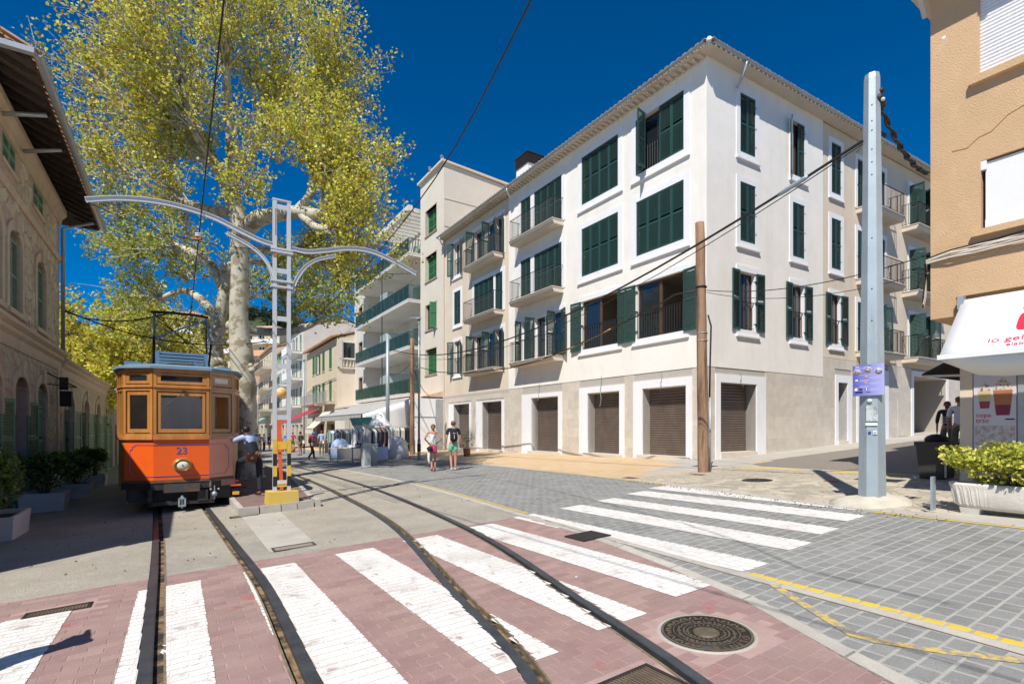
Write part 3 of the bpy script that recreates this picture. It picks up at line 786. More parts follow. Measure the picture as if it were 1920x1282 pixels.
def pane_window(root,F,x0,x1,z0,z1,y,fm,nx=2,nz=1,glass=None,fw=.05,name='window',depth=.05,inner=None):
    mb=MB().use(fm)
    mb.box(x0,x0+fw,y,y+depth,z0,z1); mb.box(x1-fw,x1,y,y+depth,z0,z1); mb.box(x0+fw,x1-fw,y,y+depth,z1-fw,z1); mb.box(x0+fw,x1-fw,y,y+depth,z0,z0+fw)
    for i in range(1,nx):
        xx=x0+(x1-x0)*i/nx; mb.box(xx-fw*.6,xx+fw*.6,y,y+depth*.9,z0+fw,z1-fw)
    for i in range(1,nz):
        zz=z0+(z1-z0)*i/nz; mb.box(x0+fw,x1-fw,y,y+depth*.7,zz-.015,zz+.015)
    w=mb.build(name,None,root,F)
    g=MB().use(glass or M['glass'])
    for i in range(nx):
        a=x0+(x1-x0)*i/nx; b=x0+(x1-x0)*(i+1)/nx; MB_=MB().use(glass or M['glass'])
        MB_.box(a+fw*.7,b-fw*.7,y+.012,y+.02,z0+fw*.8,z1-fw*.8); MB_.build('pane',None,w)
    return w
def surround(root,F,x0,x1,z0,z1,w=.2,p=.03,m=None,sill=True,bottom=True,top=True,side=True):
    mb=MB().use(m or M['trim']); 
    if side: mb.box(x0-w,x0,.0,p,z0,z1); mb.box(x1,x1+w,0,p,z0,z1)
    if top: mb.box(x0-w,x1+w,0,p,z1,z1+w)
    if bottom: mb.box(x0-w,x1+w,0,p,z0-w,z0)
    if sill: mb.box(x0-w-.02,x1+w+.02,0,p+.05,z0-w-.06,z0-w)
    return mb.build('window_surround',None,root,F)
def railing_mesh(pts,h,m,sp=.11,r=.008,top=.018):
    mb=MB().use(m)
    for a,b in zip(pts,pts[1:]):
        a=Vector(a); b=Vector(b); L=(b-a).length; n=max(1,int(L/sp))
        mb.bar(a+Vector((0,0,h)),b+Vector((0,0,h)),top*2,top); mb.bar(a+Vector((0,0,.08)),b+Vector((0,0,.08)),top*1.5,top*.7)
        for i in range(n+1):
            p=a.lerp(b,i/n); mb.bar(p+Vector((0,0,.0 if i in (0,n) else .08)),p+Vector((0,0,h-.002)),r*2 if i not in (0,n) else r*3)
    return mb
def balcony(root,F,x0,x1,z,d=.65,h=1.0,m_slab=None,m_rail=None,t=.23,sp=.11,edge=None):
    mb=MB().use(m_slab or M['soffit'])
    mb.extr([(0,z-t),(0,z-.03),(d-.015,z-.03),(d-.015,z-.10),(d-.10,z-t)],x0+.015,x1-.015)
    mb.use(edge or M['soffit']); mb.box(x0-.01,x1+.01,0,d+.02,z-.03,z)
    b=mb.build('balcony',None,root,F)
    q=.05
    railing_mesh([(x0+q,.0,z),(x0+q,d-q,z),(x1-q,d-q,z),(x1-q,.0,z)],h,m_rail or M['iron'],sp).build('railing',None,b)
    return b
def barrel_row(root,F,x0,x1,zf,y0,y1,rise,m,sp=.235,r=.085,objs=True,name='roof_tile',n=6):
    """convex cover tiles running up the slope from the eave (y0 front, y1 back)"""
    k=int((x1-x0)/sp)
    L=abs(y0-y1)
    mb=MB().use(m)
    for seg in range(max(1,int(L/.45))):
        f0=seg*.45; ya=y0-f0; yb=max(y1,y0-f0-.48); z0=zf+f0/L*rise; z1=zf+min(1,(f0+.48)/L)*rise; ra=r*1.04; rb=r*.86
        vs=[];
        for yy,zz,rr_ in ((ya,z0+.012,ra),(yb,z1,rb)):
            for s_ in (1,.82):
                for i in range(n+1):
                    a=math.pi*i/n; vs.append((rr_*s_*math.cos(a),yy,zz+rr_*s_*math.sin(a)*.8))
        q=n+1; fs=[]
        for i in range(n): fs+=[(i,i+1,2*q+i+1,2*q+i),(q+i,3*q+i,3*q+i+1,q+i+1),(i,q+i,q+i+1,i+1)]
        mb.smooth=False; mb.add(vs,fs)
    me=mb.mesh(name)
    for i in range(k+1): link(name,me,root,F@T((x0+(x1-x0)*i/k,0,0))@T((0,0,rnd.uniform(-.006,.006))))
    return me
def roller(root,F,x0,x1,z0,z1,y,m=None,box=.62):
    r=thing_part=link('roller_door',MB().use(M['castdark']).box(x0,x1,y-.03,y-.01,z0,z1).mesh('roller_door'),root,F)
    mb=MB().use(m or M['brown_roll']); z=z0
    n=int((z1-box-z0)/.085)
    st=(z1-box-z0)/n
    for i in range(n): mb.extr([(y,z0+i*st),(y+.018,z0+i*st+st*.3),(y+.018,z0+i*st+st*.75),(y,z0+(i+1)*st)],x0+.01,x1-.01)
    n2=int(box/.1); st=box/n2
    for i in range(n2): mb.extr([(y+.012,z1-box+i*st),(y+.035,z1-box+i*st+st*.3),(y+.035,z1-box+i*st+st*.75),(y+.012,z1-box+(i+1)*st)],x0+.01,x1-.01)
    mb.box(x0+.02,x1-.02,y+.018,y+.04,z0+.0,z0+.05)
    mb.build('slats',None,r,None,'stuff'); return r

# ================================================================ WHITE CORNER HOUSE
FL=frame(C0,U); FRT=frame(C0,-fx)      # left facade x=t ; right facade x=-s
wh=thing('white_apartment_building','four storey white corner building with dark green shutters and brown roller doors','building',T((6.41,17.0,.5)))
A=rel(wh,FL); B_=rel(wh,FRT)
T4,T3,T2=(11.15,13.2),(8.07,10.12),(4.93,7.0)
# left facade holes
LA,LB,LCw,LCn,LDw,LDn,LE=(.9,3.1),(4.06,6.26),(7.64,9.8),(10.1,10.97),(13.75,16.0),(12.81,13.55),(17.75,18.62)
gdoors=[(.81,2.79),(3.99,5.88),(7.9,10.05),(12.82,14.95),(16.5,18.6)]
gd_s=[(.57,3.25),(3.73,6.42),(7.63,10.87),(12.58,15.67),(16.3,19.3)]
XS=12.15
hA=[(a,b,z0,z1,.22) for (a,b) in (LA,LB) for (z0,z1) in (T4,T3,T2)]+[(a,b,z,z+2.1,.22) for (a,b) in (LCw,LCn) for z in (10.97,7.93,4.86)]
hD=[(a,b,z,z+2.1,.22) for (a,b) in (LDw,LDn) for z in (10.97,7.93,4.86)]+[(LE[0],LE[1],z,z+2.05,.22) for z in (11.15,8.07,4.95)]
TOP=13.85
mb=MB().use(M['white_wall']).at(A); wall(mb,0,XS,3.62,TOP,hA); mb.build('wall',None,wh)
mb=MB().use(M['cream_wall']).at(A@T((0,-.05,0))); wall(mb,XS,20.0,3.45,TOP,hD); mb.quad((XS,0,3.45),(XS,.05,3.45),(XS,.05,TOP),(XS,0,TOP)); mb.build('wall',None,wh)
hG=[(a,b,-.2,3.05,.42) for a,b in gdoors]
mb=MB().use(M['joint']).at(A@T((0,-.02,0))); wall(mb,0,20,-.6,3.62,hG); 
mb.build('base_wall',None,wh)
# right facade
RF,RG,RH=(1.73,2.60),(4.88,5.68),(7.68,8.42)
def ng(l): return [(-b,-a)+tuple(r) for a,b,*r in l]
RI=(9.66,12.5); RJ=(13.8,17.6)
hR=[(a,b,z0,z1,.22) for a,b in (RF,RG) for z0,z1 in (T4,T3,(5.0,7.0))]
hR2=[(RH[0],RH[1],z0,z1,.22) for z0,z1 in (T4,T3,(5.0,7.05))]+[(a,b,z,z+2.1,.22) for a,b in ((9.75,10.3),(11.3,12.15),(14.6,15.9),(16.6,17.4)) for z in (10.97,7.93,4.86)]
SS=7.0
mb=MB().use(M['white_wall']).at(B_); wall(mb,-SS,0,3.62,TOP,ng(hR)); mb.build('wall',None,wh)
mb=MB().use(M['cream_wall']).at(B_@T((0,-.04,0))); wall(mb,-24,-SS,4.42,TOP,ng(hR2)); mb.quad((-SS,.04,3.6),(-SS,0,3.6),(-SS,0,TOP),(-SS,.04,TOP)); mb.build('wall',None,wh)
rd=[(.68,2.66,.2,3.12,.45),(8.12,8.87,.4,3.45,.4),(9.95,11.9,.6,3.9,.4),(14.9,18.6,.6,4.05,4.5)]
mb=MB().use(M['joint']).at(B_@T((0,-.02,0))); wall(mb,-24,0,-.6,4.40,ng(rd)); mb.build('base_wall',None,wh)
mb=MB().use(M['white_wall']).at(B_); mb.box(-18.6,-14.9,-4.6,-4.5,.3,4.1); mb.box(-18.6,-14.9,-4.4,-.05,4.06,4.12); mb.build('garage_room',None,wh)
# back of the building, so that it casts a full shadow
mb=MB().use(M['cream_wall']); 
P_=[AU(10.80,14.61,0),AU(30.8,14.61,0)]; a0=C0; a1=C0+U*20; a2=C0+fx*24; a3=a1+V*12
mb.at(wh.matrix_basis.inverted())
for p,q in ((a1,a3),(a3,a2)): mb.quad((p.x,p.y,-.5),(q.x,q.y,-.5),(q.x,q.y,TOP),(p.x,p.y,TOP))
mb.build('rear_wall',None,wh)
# cladding tiles
def clad(F,x0,x1,z0,z1,holes,y,w=.80,h=.40,seed=1,name='cladding_tile'):
    r=random.Random(seed); z=z0;k=0;cells=[]
    while z<z1-.02:
        zh=min(z+h,z1); x=x0-(w/2 if k%2 else 0)
        while x<x1:
            fb=[(a,b) for a,b,c,d,*_ in holes if c<zh-.01 and d>z+.01]
            # cut vertically by openings
            for s0,s1 in sub_intervals(max(x,x0)+.0005,min(x+w,x1)-.0005,fb): 
                zt=zh
                cells.append((s0,s1,z+.0005,zt-.0005))
            x+=w
        z+=h;k+=1
    return cells
hs1=[(a,b,-1,3.42 if i!=9 else 3) for i,(a,b) in enumerate(gd_s)]
c1=clad(A,0,XS,-.0,3.6,[(a,b,-1,c) for (a,b),c in zip(gd_s,(3.34,3.30,3.24,3.1,3.1))],0)
c2=clad(A,XS,20,-.0,3.45,[(a,b,-1,c) for (a,b),c in zip(gd_s,(3.34,3.30,3.24,3.1,3.1))],0)
rs=ng([(.43,3.2,-1,3.4),(7.9,9.2,-1,3.75),(9.6,12.4,-1,4.15),(14.7,18.9,-1,4.3)])
c3=clad(B_,-SS,0,0,3.6,rs,0); c4=clad(B_,-24,-SS,0,4.4,rs,0)
allc=[(A,c) for c in c1+c2]+[(B_,c) for c in c3+c4]
cu=MB().use(M['stone_base']).box(-.5,.5,-.02,.0,-.5,.5,'f').mesh('cladding_tile')
near=[]; 
for F,c in allc:
    p=wh.matrix_basis@F@Vector(((c[0]+c[1])/2,0,(c[2]+c[3])/2)); near.append((p.length if p.z>gz(p.x,p.y)-.3 else 99,F,c))
near.sort(key=lambda t:t[0]); mb=MB().use(M['stone_base'])
for i,(d,F,c) in enumerate(near):
    if d>=99: continue
    if i<300: link('cladding_tile',cu,wh,F@T(((c[0]+c[1])/2,rnd.uniform(.0,.0012),(c[2]+c[3])/2))@SC(c[1]-c[0],1,c[3]-c[2]))
    else: mb.at(F).box(c[0],c[1],-.02,rnd.uniform(.0,.0012),c[2],c[3],'f')
mb.build('cladding_tiles_beyond',None,wh,None,'stuff')
# white door surrounds and roller doors
for (a,b),(s0,s1),zt in zip(gdoors,gd_s,(3.34,3.30,3.24,3.1,3.1)):
    mb=MB().use(M['trim']).at(A); p=.03
    mb.box(s0,a,-.02,p,-.1,zt); mb.box(b,s1,-.02,p,-.1,zt); mb.box(a,b,-.02,p,3.05,zt)
    mb.box(a-.02,a,-.42,-.021,-.1,3.05); mb.box(b,b+.02,-.42,-.021,-.1,3.05); mb.box(a,b,-.42,-.03,3.03,3.05)
    mb.use(M['soffit']).box(s0+.06,b+.2,-.4,.12,-.6,gz(*(C0+U*a).xy)+.11)
    mb.build('door_surround',None,wh)
    roller(wh,A,a,b,-.1,3.03,-.40)
for (a,b,zb,zt,_),(s0,s1,st) in zip(rd[:3],((.43,3.2,3.4),(7.9,9.2,3.75),(9.6,12.4,4.15))):
    mb=MB().use(M['trim']).at(B_); p=.03
    mb.box(-s1,-b,-.02,p,-.1,st); mb.box(-a,-s0,-.02,p,-.1,st); mb.box(-b,-a,-.02,p,zt,st)
    mb.box(-a,-a+.02,-.42,-.021,-.1,zt); mb.box(-b-.02,-b,-.42,-.021,-.1,zt)
    g=gz(*(C0+fx*b).xy); mb.use(M['soffit']).box(-b,-a,-.4,.05,-.6,g+.14)
    mb.build('door_surround',None,wh); roller(wh,B_,-b,-a,0,zt-.02,-.42,None,.62 if a<8 else .3)
mb=MB().use(M['trim']).at(B_); mb.box(-14.9,-14.65,-.02,.03,-.1,4.3); mb.box(-18.85,-18.6,-.02,.03,-.1,4.3); mb.box(-18.6,-14.9,-.02,.03,4.05,4.3); mb.build('door_surround',None,wh)
MB().use(M['stone_base']).at(B_).box(-14.3,-13.3,.0,.012,1.2,2.9).build('meter_door',None,wh)
MB().use(M['yellow']).at(B_).box(-17.0,-16.8,-3.9,-3.7,3.3,3.75).build('yellow_lamp',None,wh)
# hanging cable ends over the doors
for t0,z0,h in ((1.85,3.3,.32),(5.0,3.45,1.0),(9.35,3.5,.62)):
    MB().at(A).tube([(t0,.04,z0+.25),(t0-.01,.06,z0),(t0+.03,.07,z0-h*.4),(t0-.04,.09,z0-h*.7),(t0+.02,.1,z0-h)],.012,5).build('loose_cable',M['galv'],wh)
MB().at(B_).tube([(-1.7,.04,3.6),(-1.75,.06,3.3),(-1.65,.07,3.25),(-1.8,.09,3.0)],.008,5).build('loose_cable',M['galv'],wh)
# closed four-leaf windows
def closed(F,x0,x1,z0,z1,n,y=-.03,m=M['green']):
    w=(x1-x0)/n
    MB().use(M['castdark']).at(F).box(x0,x1,-.21,-.19,z0,z1).build('window_backing',None,wh)
    for i in range(n): shutter(wh,F,x0+i*w,y,z0,w-.006,z1-z0,m)
for (a,b) in (LA,LB):
    surround(wh,A,a,b,*T4,.24); surround(wh,A,a,b,*T3,.24)
    closed(A,a,b,*T3,4)
closed(A,LB[0],LB[1],*T4,4)
w=(LA[1]-LA[0])/4   # top right: one pair open
pane_window(wh,A,LA[0],LA[1],T4[0],T4[1],-.2,M['darkwood'],2,1)
for i in (0,1): shutter(wh,A,LA[0]+i*w,-.03,T4[0],w-.006,2.05,M['green'])
shutter(wh,A,LA[1],-.0,T4[0],w,2.05,M['green'],R(18),True)
shutter(wh,A,LA[1]-w*.98,.14,T4[0],w*.9,2.05,M['green'],R(100),False)
railing_mesh([(LA[0],-.1,T4[0]),(LA[1],-.1,T4[0])],1.0,M['iron']).build('railing',None,wh,A)
# second floor wide windows, open, with shutters folded on the wall and rooms behind
for (a,b) in (LA,LB):
    z0,z1=T2
    surround(wh,A,a,b,z0,z1,.2,.03,None,True,True,True,False)
    mb=MB().use(M['interior']).at(A)
    mb.quad((a-.3,-3.2,z0-.05),(b+.3,-3.2,z0-.05),(b+.3,-3.2,z1+.4),(a-.3,-3.2,z1+.4)); mb.quad((a-.3,-3.2,z0-.05),(a-.3,-.22,z0-.05),(b+.3,-.22,z0-.05),(b+.3,-3.2,z0-.05)); mb.quad((a-.3,-3.2,z1+.4),(a-.3,-.22,z1+.4),(b+.3,-.22,z1+.4),(b+.3,-3.2,z1+.4))
    mb.quad((a-.3,-3.2,z0-.05),(a-.3,-3.2,z1+.4),(a-.3,-.22,z1+.4),(a-.3,-.22,z0-.05)); mb.quad((b+.3,-3.2,z0-.05),(b+.3,-3.2,z1+.4),(b+.3,-.22,z1+.4),(b+.3,-.22,z0-.05))
    mb.use(M['darkwood']).box(a+.25,a+.45,-3.19,-3.1,z0,z0+1.35)
    mb.build('room',None,wh)
    # left half glazed (reflecting), right half open
    pane_window(wh,A,(a+b)/2+.02,b-.02,z0,z1-.02,-.15,M['darkwood'],1,1)
    mb=MB().use(M['darkwood']).at(A); mb.box(a,a+.06,-.15,-.1,z0,z1); mb.box(a+.06,(a+b)/2,-.15,-.1,z1-.08,z1); mb.box((a+b)/2-.05,(a+b)/2+.02,-.15,-.1,z0,z1-.08); mb.build('window',None,wh)
    railing_mesh([(a,-.06,z0),(b,-.06,z0)],1.0,M['iron']).build('railing',None,wh,A)
for x,fl,ww in ((LA[0]-.02,True,.56),(LA[1]+.02,False,.50),(LB[0]-.02,True,.50),(LB[1]+.02,False,.62)):
    shutter(wh,A,x,.04,T2[0]-.05,ww,2.12,M['green'],R(5),fl)
    for zz in (.3,1.05,1.8): MB().use(M['green']).at(A).box(min(x,x+(.05 if fl else -.05)),max(x,x+(.05 if fl else -.05)),-.05,.06,T2[0]+zz-.02,T2[0]+zz+.02).build('hinge',None,wh)
# balconies C and D
for base_i,z in enumerate((10.95,7.91,4.84)):
    for (x0,x1,wd,nr,dy) in ((7.5,11.12,LCw,LCn,0),(12.72,16.25,LDw,LDn,-.05)):
        F=A@T((0,dy,0))
        balcony(wh,F,x0,x1,z)
        sx0,sx1=(min(wd[0],nr[0])-.24,max(wd[1],nr[1])+.2)
        mb=MB().use(M['trim']).at(F); zt=z+2.12
        mb.box(sx0,min(wd[0],nr[0]),.0,.03,z,zt); mb.box(max(wd[1],nr[1]),sx1,0,.03,z,zt); mb.box(sx0,sx1,0,.03,zt,zt+.22)
        m0,m1=(wd[1],nr[0]) if wd[0]<nr[0] else (nr[1],wd[0]); mb.box(m0,m1,0,.03,z,zt); mb.build('window_surround',None,wh)
        cl=(base_i==0 and x0<8) or base_i==1
        if cl:
            MB().use(M['castdark']).at(F).box(wd[0],wd[1],-.21,-.19,z,zt).box(nr[0],nr[1],-.21,-.19,z,zt).build('window_backing',None,wh)
            n=4; w=(wd[1]-wd[0])/n
            for i in range(n): shutter(wh,F,wd[0]+i*w,-.03,z+.02,w-.006,2.08,M['green'])
            w=(nr[1]-nr[0])/2
            for i in range(2): shutter(wh,F,nr[0]+i*w,-.03,z+.02,w-.006,2.08,M['green'])
        else:
            pane_window(wh,F,wd[0],wd[1],z+.02,zt,-.18,M['trim'],3,1); pane_window(wh,F,nr[0],nr[1],z+.02,zt,-.18,M['trim'],1,1)
            shutter(wh,F,wd[0]-.02,.02,z+.02,.52,2.08,M['green'],R(20),True); shutter(wh,F,wd[0]+.5,.03,z+.02,.5,2.08,M['green'],R(96),False)
            shutter(wh,F,wd[1],.03,z+.02,.54,2.08,M['green'],R(88),False)
            shutter(wh,F,nr[1],.03,z+.02,.4,2.08,M['green'],R(100),False) if x0<8 else shutter(wh,F,nr[0],.03,z+.02,.38,2.08,M['green'],R(30),True)
            MB().use(M['greyrender2']).at(F).box(wd[0]+.7,wd[0]+1.25,-.17,-.12,z+.1,zt-.1).build('curtain',None,wh)
# narrow windows E
F=A@T((0,-.05,0))
for i,z in enumerate((11.15,8.07,4.95)):
    a,b=LE; surround(wh,F,a,b,z,z+2.05,.2)
    if i==1: closed(F,a,b,z,z+2.05,2)
    else:
        pane_window(wh,F,a,b,z,z+2.05,-.18,M['trim'],2,1)
        shutter(wh,F,a-.02,.05,z,.44,2.05,M['green'],R(25),True); shutter(wh,F,b+.02,.05,z,.44,2.05,M['green'],R(35),False)
        railing_mesh([(a,-.03,z),(b,-.03,z)],1.0,M['iron']).build('railing',None,wh,F)
# right facade windows
for (a,b) in (RF,RG,RH):
    dy=-.04 if a>7 else 0; F=B_@T((0,dy,0))
    for k,(z0,z1) in enumerate((T4,T3,(5.0,7.02))):
        surround(wh,F,-b,-a,z0,z1,.2 if k<2 else .2,.03,None,True,True,True,k<2)
        if k<2:
            if a==RG[0] and k==0:
                pane_window(wh,F,-b,-a,z0,z1,-.18,M['darkwood'],2,1)
                shutter(wh,F,-b,-.03,z0,.4,z1-z0,M['green']); shutter(wh,F,-a,.02,z0,.42,z1-z0,M['green'],R(150),True)
            else: closed(F,-b,-a,z0,z1,2)
            for zz in (.35,1.0,1.75): MB().use(M['green']).at(F).box(-b-.05,-b,-.04,.03,z0+zz-.03,z0+zz+.03).build('hinge',None,wh)
        else:
            pane_window(wh,F,-b,-a,z0,z1,-.18,M['darkwood'],2,1)
            mb=MB().use(M['trim']).at(F); mb.box(-b,-b+.02,-.18,0,z0,z1); mb.build('reveal',None,wh)
            shutter(wh,F,-b-.03,.05,z0-.02,.44,2.06,M['green'],R(176),False); shutter(wh,F,-a+.03,.05,z0-.02,.44,2.06,M['green'],R(176),True)
            for zz in (.25,1.0,1.75): MB().use(M['green']).at(F).box(-b-.06,-b+.02,-.05,.07,z0+zz-.02,z0+zz+.02).build('hinge',None,wh)
            railing_mesh([(-b,-.04,z0),(-a,-.04,z0)],1.0,M['iron']).build('railing',None,wh,F)
F=B_@T((0,-.04,0))
for i,z in enumerate((10.95,7.91,4.84)):
    balcony(wh,F,-RI[1],-RI[0],z,.68); balcony(wh,F,-RJ[1],-RJ[0],z,.68)
    for a,b in ((9.75,10.3),(11.3,12.15),(14.6,15.9),(16.6,17.4)):
        mb=MB().use(M['trim']).at(F); zt=z+2.12; mb.box(-b-.18,-b,0,.03,z,zt); mb.box(-a,-a+.18,0,.03,z,zt); mb.box(-b-.18,-a+.18,0,.03,zt,zt+.2); mb.build('window_surround',None,wh)
        pane_window(wh,F,-b,-a,z+.02,zt,-.2,M['darkwood'],2,1)
    closed(F,-10.3,-9.75,z+.02,z+2.1,2); closed(F,-12.15,-11.3,z+.02,z+2.1,2) if i<2 else shutter(wh,F,-11.3,.03,z+.02,.45,2.08,M['green'],R(95),True)
    shutter(wh,F,-14.6,.03,z+.02,.6,2.08,M['green'],R(80 if i else 95),True); shutter(wh,F,-15.2,.05,z+.02,.5,2.08,M['green'],R(20),True); shutter(wh,F,-15.9,.04,z+.02,.5,2.08,M['green'],R(60),False)
    shutter(wh,F,-16.6,.03,z+.02,.5,2.08,M['green'],R(90),True)
    if i==2: shutter(wh,F,-11.7,.04,z+.02,.5,2.08,M['green'],R(40),True)
# eaves, roof, gutters
EO=.42; EZ=13.86
def ip(o1,d1,o2,d2):
    # intersection of two 2D lines
    a=np.array([[d1[0],-d2[0]],[d1[1],-d2[1]]]); b=np.array([o2[0]-o1[0],o2[1]-o1[1]]); t=np.linalg.solve(a,b); return (o1[0]+d1[0]*t[0],o1[1]+d1[1]*t[0])
nl=Vector((-.8401,-.5424,0))
def corner(d): return ip((C0+nl*d).xy,U.xy,(C0+fn*d).xy,fx.xy)
c_out=corner(EO); c_in=corner(-6); e1=(a1+nl*EO); e1i=a1+nl*-6; e2=(a2+fn*EO); e2i=a2+fn*-6
mb=MB().use(M['soffit']).at(wh.matrix_basis.inverted())
ci=corner(-.02)
mb.add([(ci[0],ci[1],EZ-.02),(c_out[0],c_out[1],EZ-.02),(e1.x,e1.y,EZ-.02),(a1.x,a1.y,EZ-.02),(c_out[0],c_out[1],EZ+.06),(e1.x,e1.y,EZ+.06)],[(0,1,2,3),(1,4,5,2)])
mb.add([(ci[0],ci[1],EZ-.022),(c_out[0],c_out[1],EZ-.022),(e2.x,e2.y,EZ-.022),(a2.x,a2.y,EZ-.022),(c_out[0],c_out[1],EZ+.058),(e2.x,e2.y,EZ+.058)],[(0,3,2,1),(1,2,5,4)])
mb.build('eave_soffit',None,wh)
mb=MB().use(M['rooftile']).at(wh.matrix_basis.inverted()); RZ_=EZ+1.75
mb.add([(c_out[0],c_out[1],EZ+.07),(e1.x,e1.y,EZ+.07),(e1i.x,e1i.y,RZ_),(c_in[0],c_in[1],RZ_),(e2.x,e2.y,EZ+.07),(e2i.x,e2i.y,RZ_)],[(0,1,2,3),(0,3,5,4)])
mb.quad((c_in[0],c_in[1],RZ_),(e1i.x,e1i.y,RZ_),(a3.x,a3.y,RZ_),(e2i.x,e2i.y,RZ_)); mb.build('roof',None,wh)
barrel_row(wh,A,1.25,20.0,EZ+.075,EO+.08,-1.3,.50,M['rooftile'],.25,.09)
barrel_row(wh,B_,-24,-1.25,EZ+.075,EO+.08,-1.3,.50,M['rooftile'],.25,.09)
barrel_row(wh,A,-.25,1.0,EZ+.075,EO+.08,EO-.36,.13,M['rooftile'],.25,.09)
barrel_row(wh,B_,-1.0,.25,EZ+.075,EO+.08,EO-.36,.13,M['rooftile'],.25,.09)
mb=MB().use(M['soffit']).at(A)
for k in range(80): mb.extr([(-.02,EZ-.10),(-.02,EZ-.03),(.30,EZ-.03),(.30,EZ-.06),(.22,EZ-.10)],.05+k*.25,.15+k*.25)
mb.build('eave_brackets',None,wh,None,'stuff')
mb=MB().use(M['trim']).at(wh.matrix_basis.inverted()); p=corner(EO+.02)
for k in range(4):
    f=k*.35; q0=Vector((p[0],p[1],EZ+.10)); dd=Vector((c_in[0],c_in[1],RZ_))-q0; dd.normalize(); a_=q0+dd*f-Vector((0,0,.03)); mb.tube([a_,a_+dd*.4],[.085,.07],8)
mb.build('hip_tile',None,wh)
# gutters: half-round, following both eaves
def gutter(F,x0,x1,y,z,r=.075):
    mb=MB().use(M['zinc']); n=8; vs=[];fs=[]
    for x in (x0,x1):
        for s_ in (r,r*.86):
            for i in range(n+1): a=math.pi+math.pi*i/n; vs.append((x,y+s_*math.cos(a),z+s_*math.sin(a)))
    q=n+1
    for i in range(n): fs+=[(i,i+1,2*q+i+1,2*q+i),(q+i,3*q+i,3*q+i+1,q+i+1)]
    mb.smooth=True; mb.add(vs,fs); mb.smooth=False
    k=x0+.5
    while k<x1: mb.box(k-.012,k+.012,y-r-.006,y+r+.004,z-.005,z+.005); mb.box(k-.01,k+.01,y+r-.002,y+r+.01,z-.05,z+.02); k+=.75
    return mb.build('gutter',None,wh,F)
gutter(A,-.3,20.0,EO+.10,EZ+.04); gutter(B_,-24,.3,EO+.10,EZ+.04)
def spout(F,x,s=1,z=EZ):
    MB().use(M['zinc']).at(F).tube([(x,EO+.10,z-.02),(x,EO+.10,z-.16),(x+s*.02,EO-.05,z-.42),(x+s*.03,EO-.2,z-.62),(x+s*.04,.12,z-.7)],[.05,.05,.048,.045,.045],8).build('downpipe_elbow',None,wh)
spout(A,19.6); spout(A,11.5); spout(B_,-1.35,-1); spout(B_,-9.35,-1)
for s0 in (9.3,):
    pass
def chimney(x,y,w,z0,z1,F,cap=.62):
    mb=MB().use(M['trim']).at(F); mb.box(x-w/2,x+w/2,y-w/2,y+w/2,z0,z1-cap); mb.use(M['castdark']);
    mb.box(x-w/2+.08,x+w/2-.08,y-w/2+.08,y+w/2-.08,z1-cap,z1-.05)
    for k in range(6): mb.box(x-w/2-.06,x+w/2+.06,y-w/2-.06,y+w/2+.06,z1-cap+k*cap/6,z1-cap+k*cap/6+cap/9)
    mb.box(x-w/2-.08,x+w/2+.08,y-w/2-.08,y+w/2+.08,z1-.05,z1+.0)
    mb.build('chimney',None,wh)
chimney(13.3,-2.2,1.15,13.9,16.9,A); chimney(-16.6,-2.4,.66,13.9,17.2,B_)

gg=D.materials.new('tinted_balcony_glass'); gg.use_nodes=True; n_=gg.node_tree.nodes; l_=gg.node_tree.links; n_.clear()
o_=n_.new('ShaderNodeOutputMaterial'); tb=n_.new('ShaderNodeBsdfTransparent'); tb.inputs[0].default_value=(.30,.40,.33,1); gb=n_.new('ShaderNodeBsdfPrincipled'); gb.inputs['Base Color'].default_value=(.05,.09,.06,1); gb.inputs['Roughness'].default_value=.25; mx_=n_.new('ShaderNodeMixShader'); mx_.inputs[0].default_value=.45; l_.new(tb.outputs[0],mx_.inputs[1]); l_.new(gb.outputs[0],mx_.inputs[2]); l_.new(mx_.outputs[0],o_.inputs[0])
M['balglass']=gg
# ================================================================ CREAM APARTMENT BLOCK WITH LONG BALCONIES
mbk=thing('apartment_block','tall cream apartment block with long green glass balconies and a windowed stair tower','building',T((C0.x+U.x*20,C0.y+U.y*20,.1)))
A2=rel(mbk,FL)
m_w=M['greyrender2']; m_w2=mat('cream_render_tower',(.66,.60,.50),.9,.06,1.0,.3,60,fine=.03)
tw=[(21.15,22.95,z,z+1.75,.3) for z in (14.95,11.75,8.35,5.25)]
mb=MB().use(m_w2).at(A2@T((0,.02,0)))
wall(mb,20.0,23.9,-.3,18.95,tw)
# stair tower side facing the camera with sloping top
mb.add([(20,0,13),(20,-16,13),(20,-16,18.0),(20,-5,18.55),(20,0,18.95)],[(0,4,3,2,1)]); mb.quad((23.9,0,-.3),(23.9,-4,-.3),(23.9,-4,18.95),(23.9,0,18.95))
mb.build('stair_tower_wall',None,mbk)
mb=MB().use(M['cream_wall']).at(A2); mb.add([(19.85,.22,18.97),(24.05,.22,18.97),(24.05,-16,18.0),(19.85,-16,18.0),(19.85,.22,19.1),(24.05,.22,19.1),(24.05,-16,18.13),(19.85,-16,18.13)],[(3,2,1,0),(4,5,6,7),(0,1,5,4),(1,2,6,5),(2,3,7,6),(3,0,4,7)]); mb.build('tower_roof_slab',None,mbk)
MB().use(M['soffit']).at(A2).box(19.97,20.0,-16,0,14.8,14.84).box(19.97,20.0,-16,0,16.6,16.63).build('wall_seam',None,mbk)
m_fr=mat('tan_window_reveal',(.42,.31,.20),.8,.08,3)
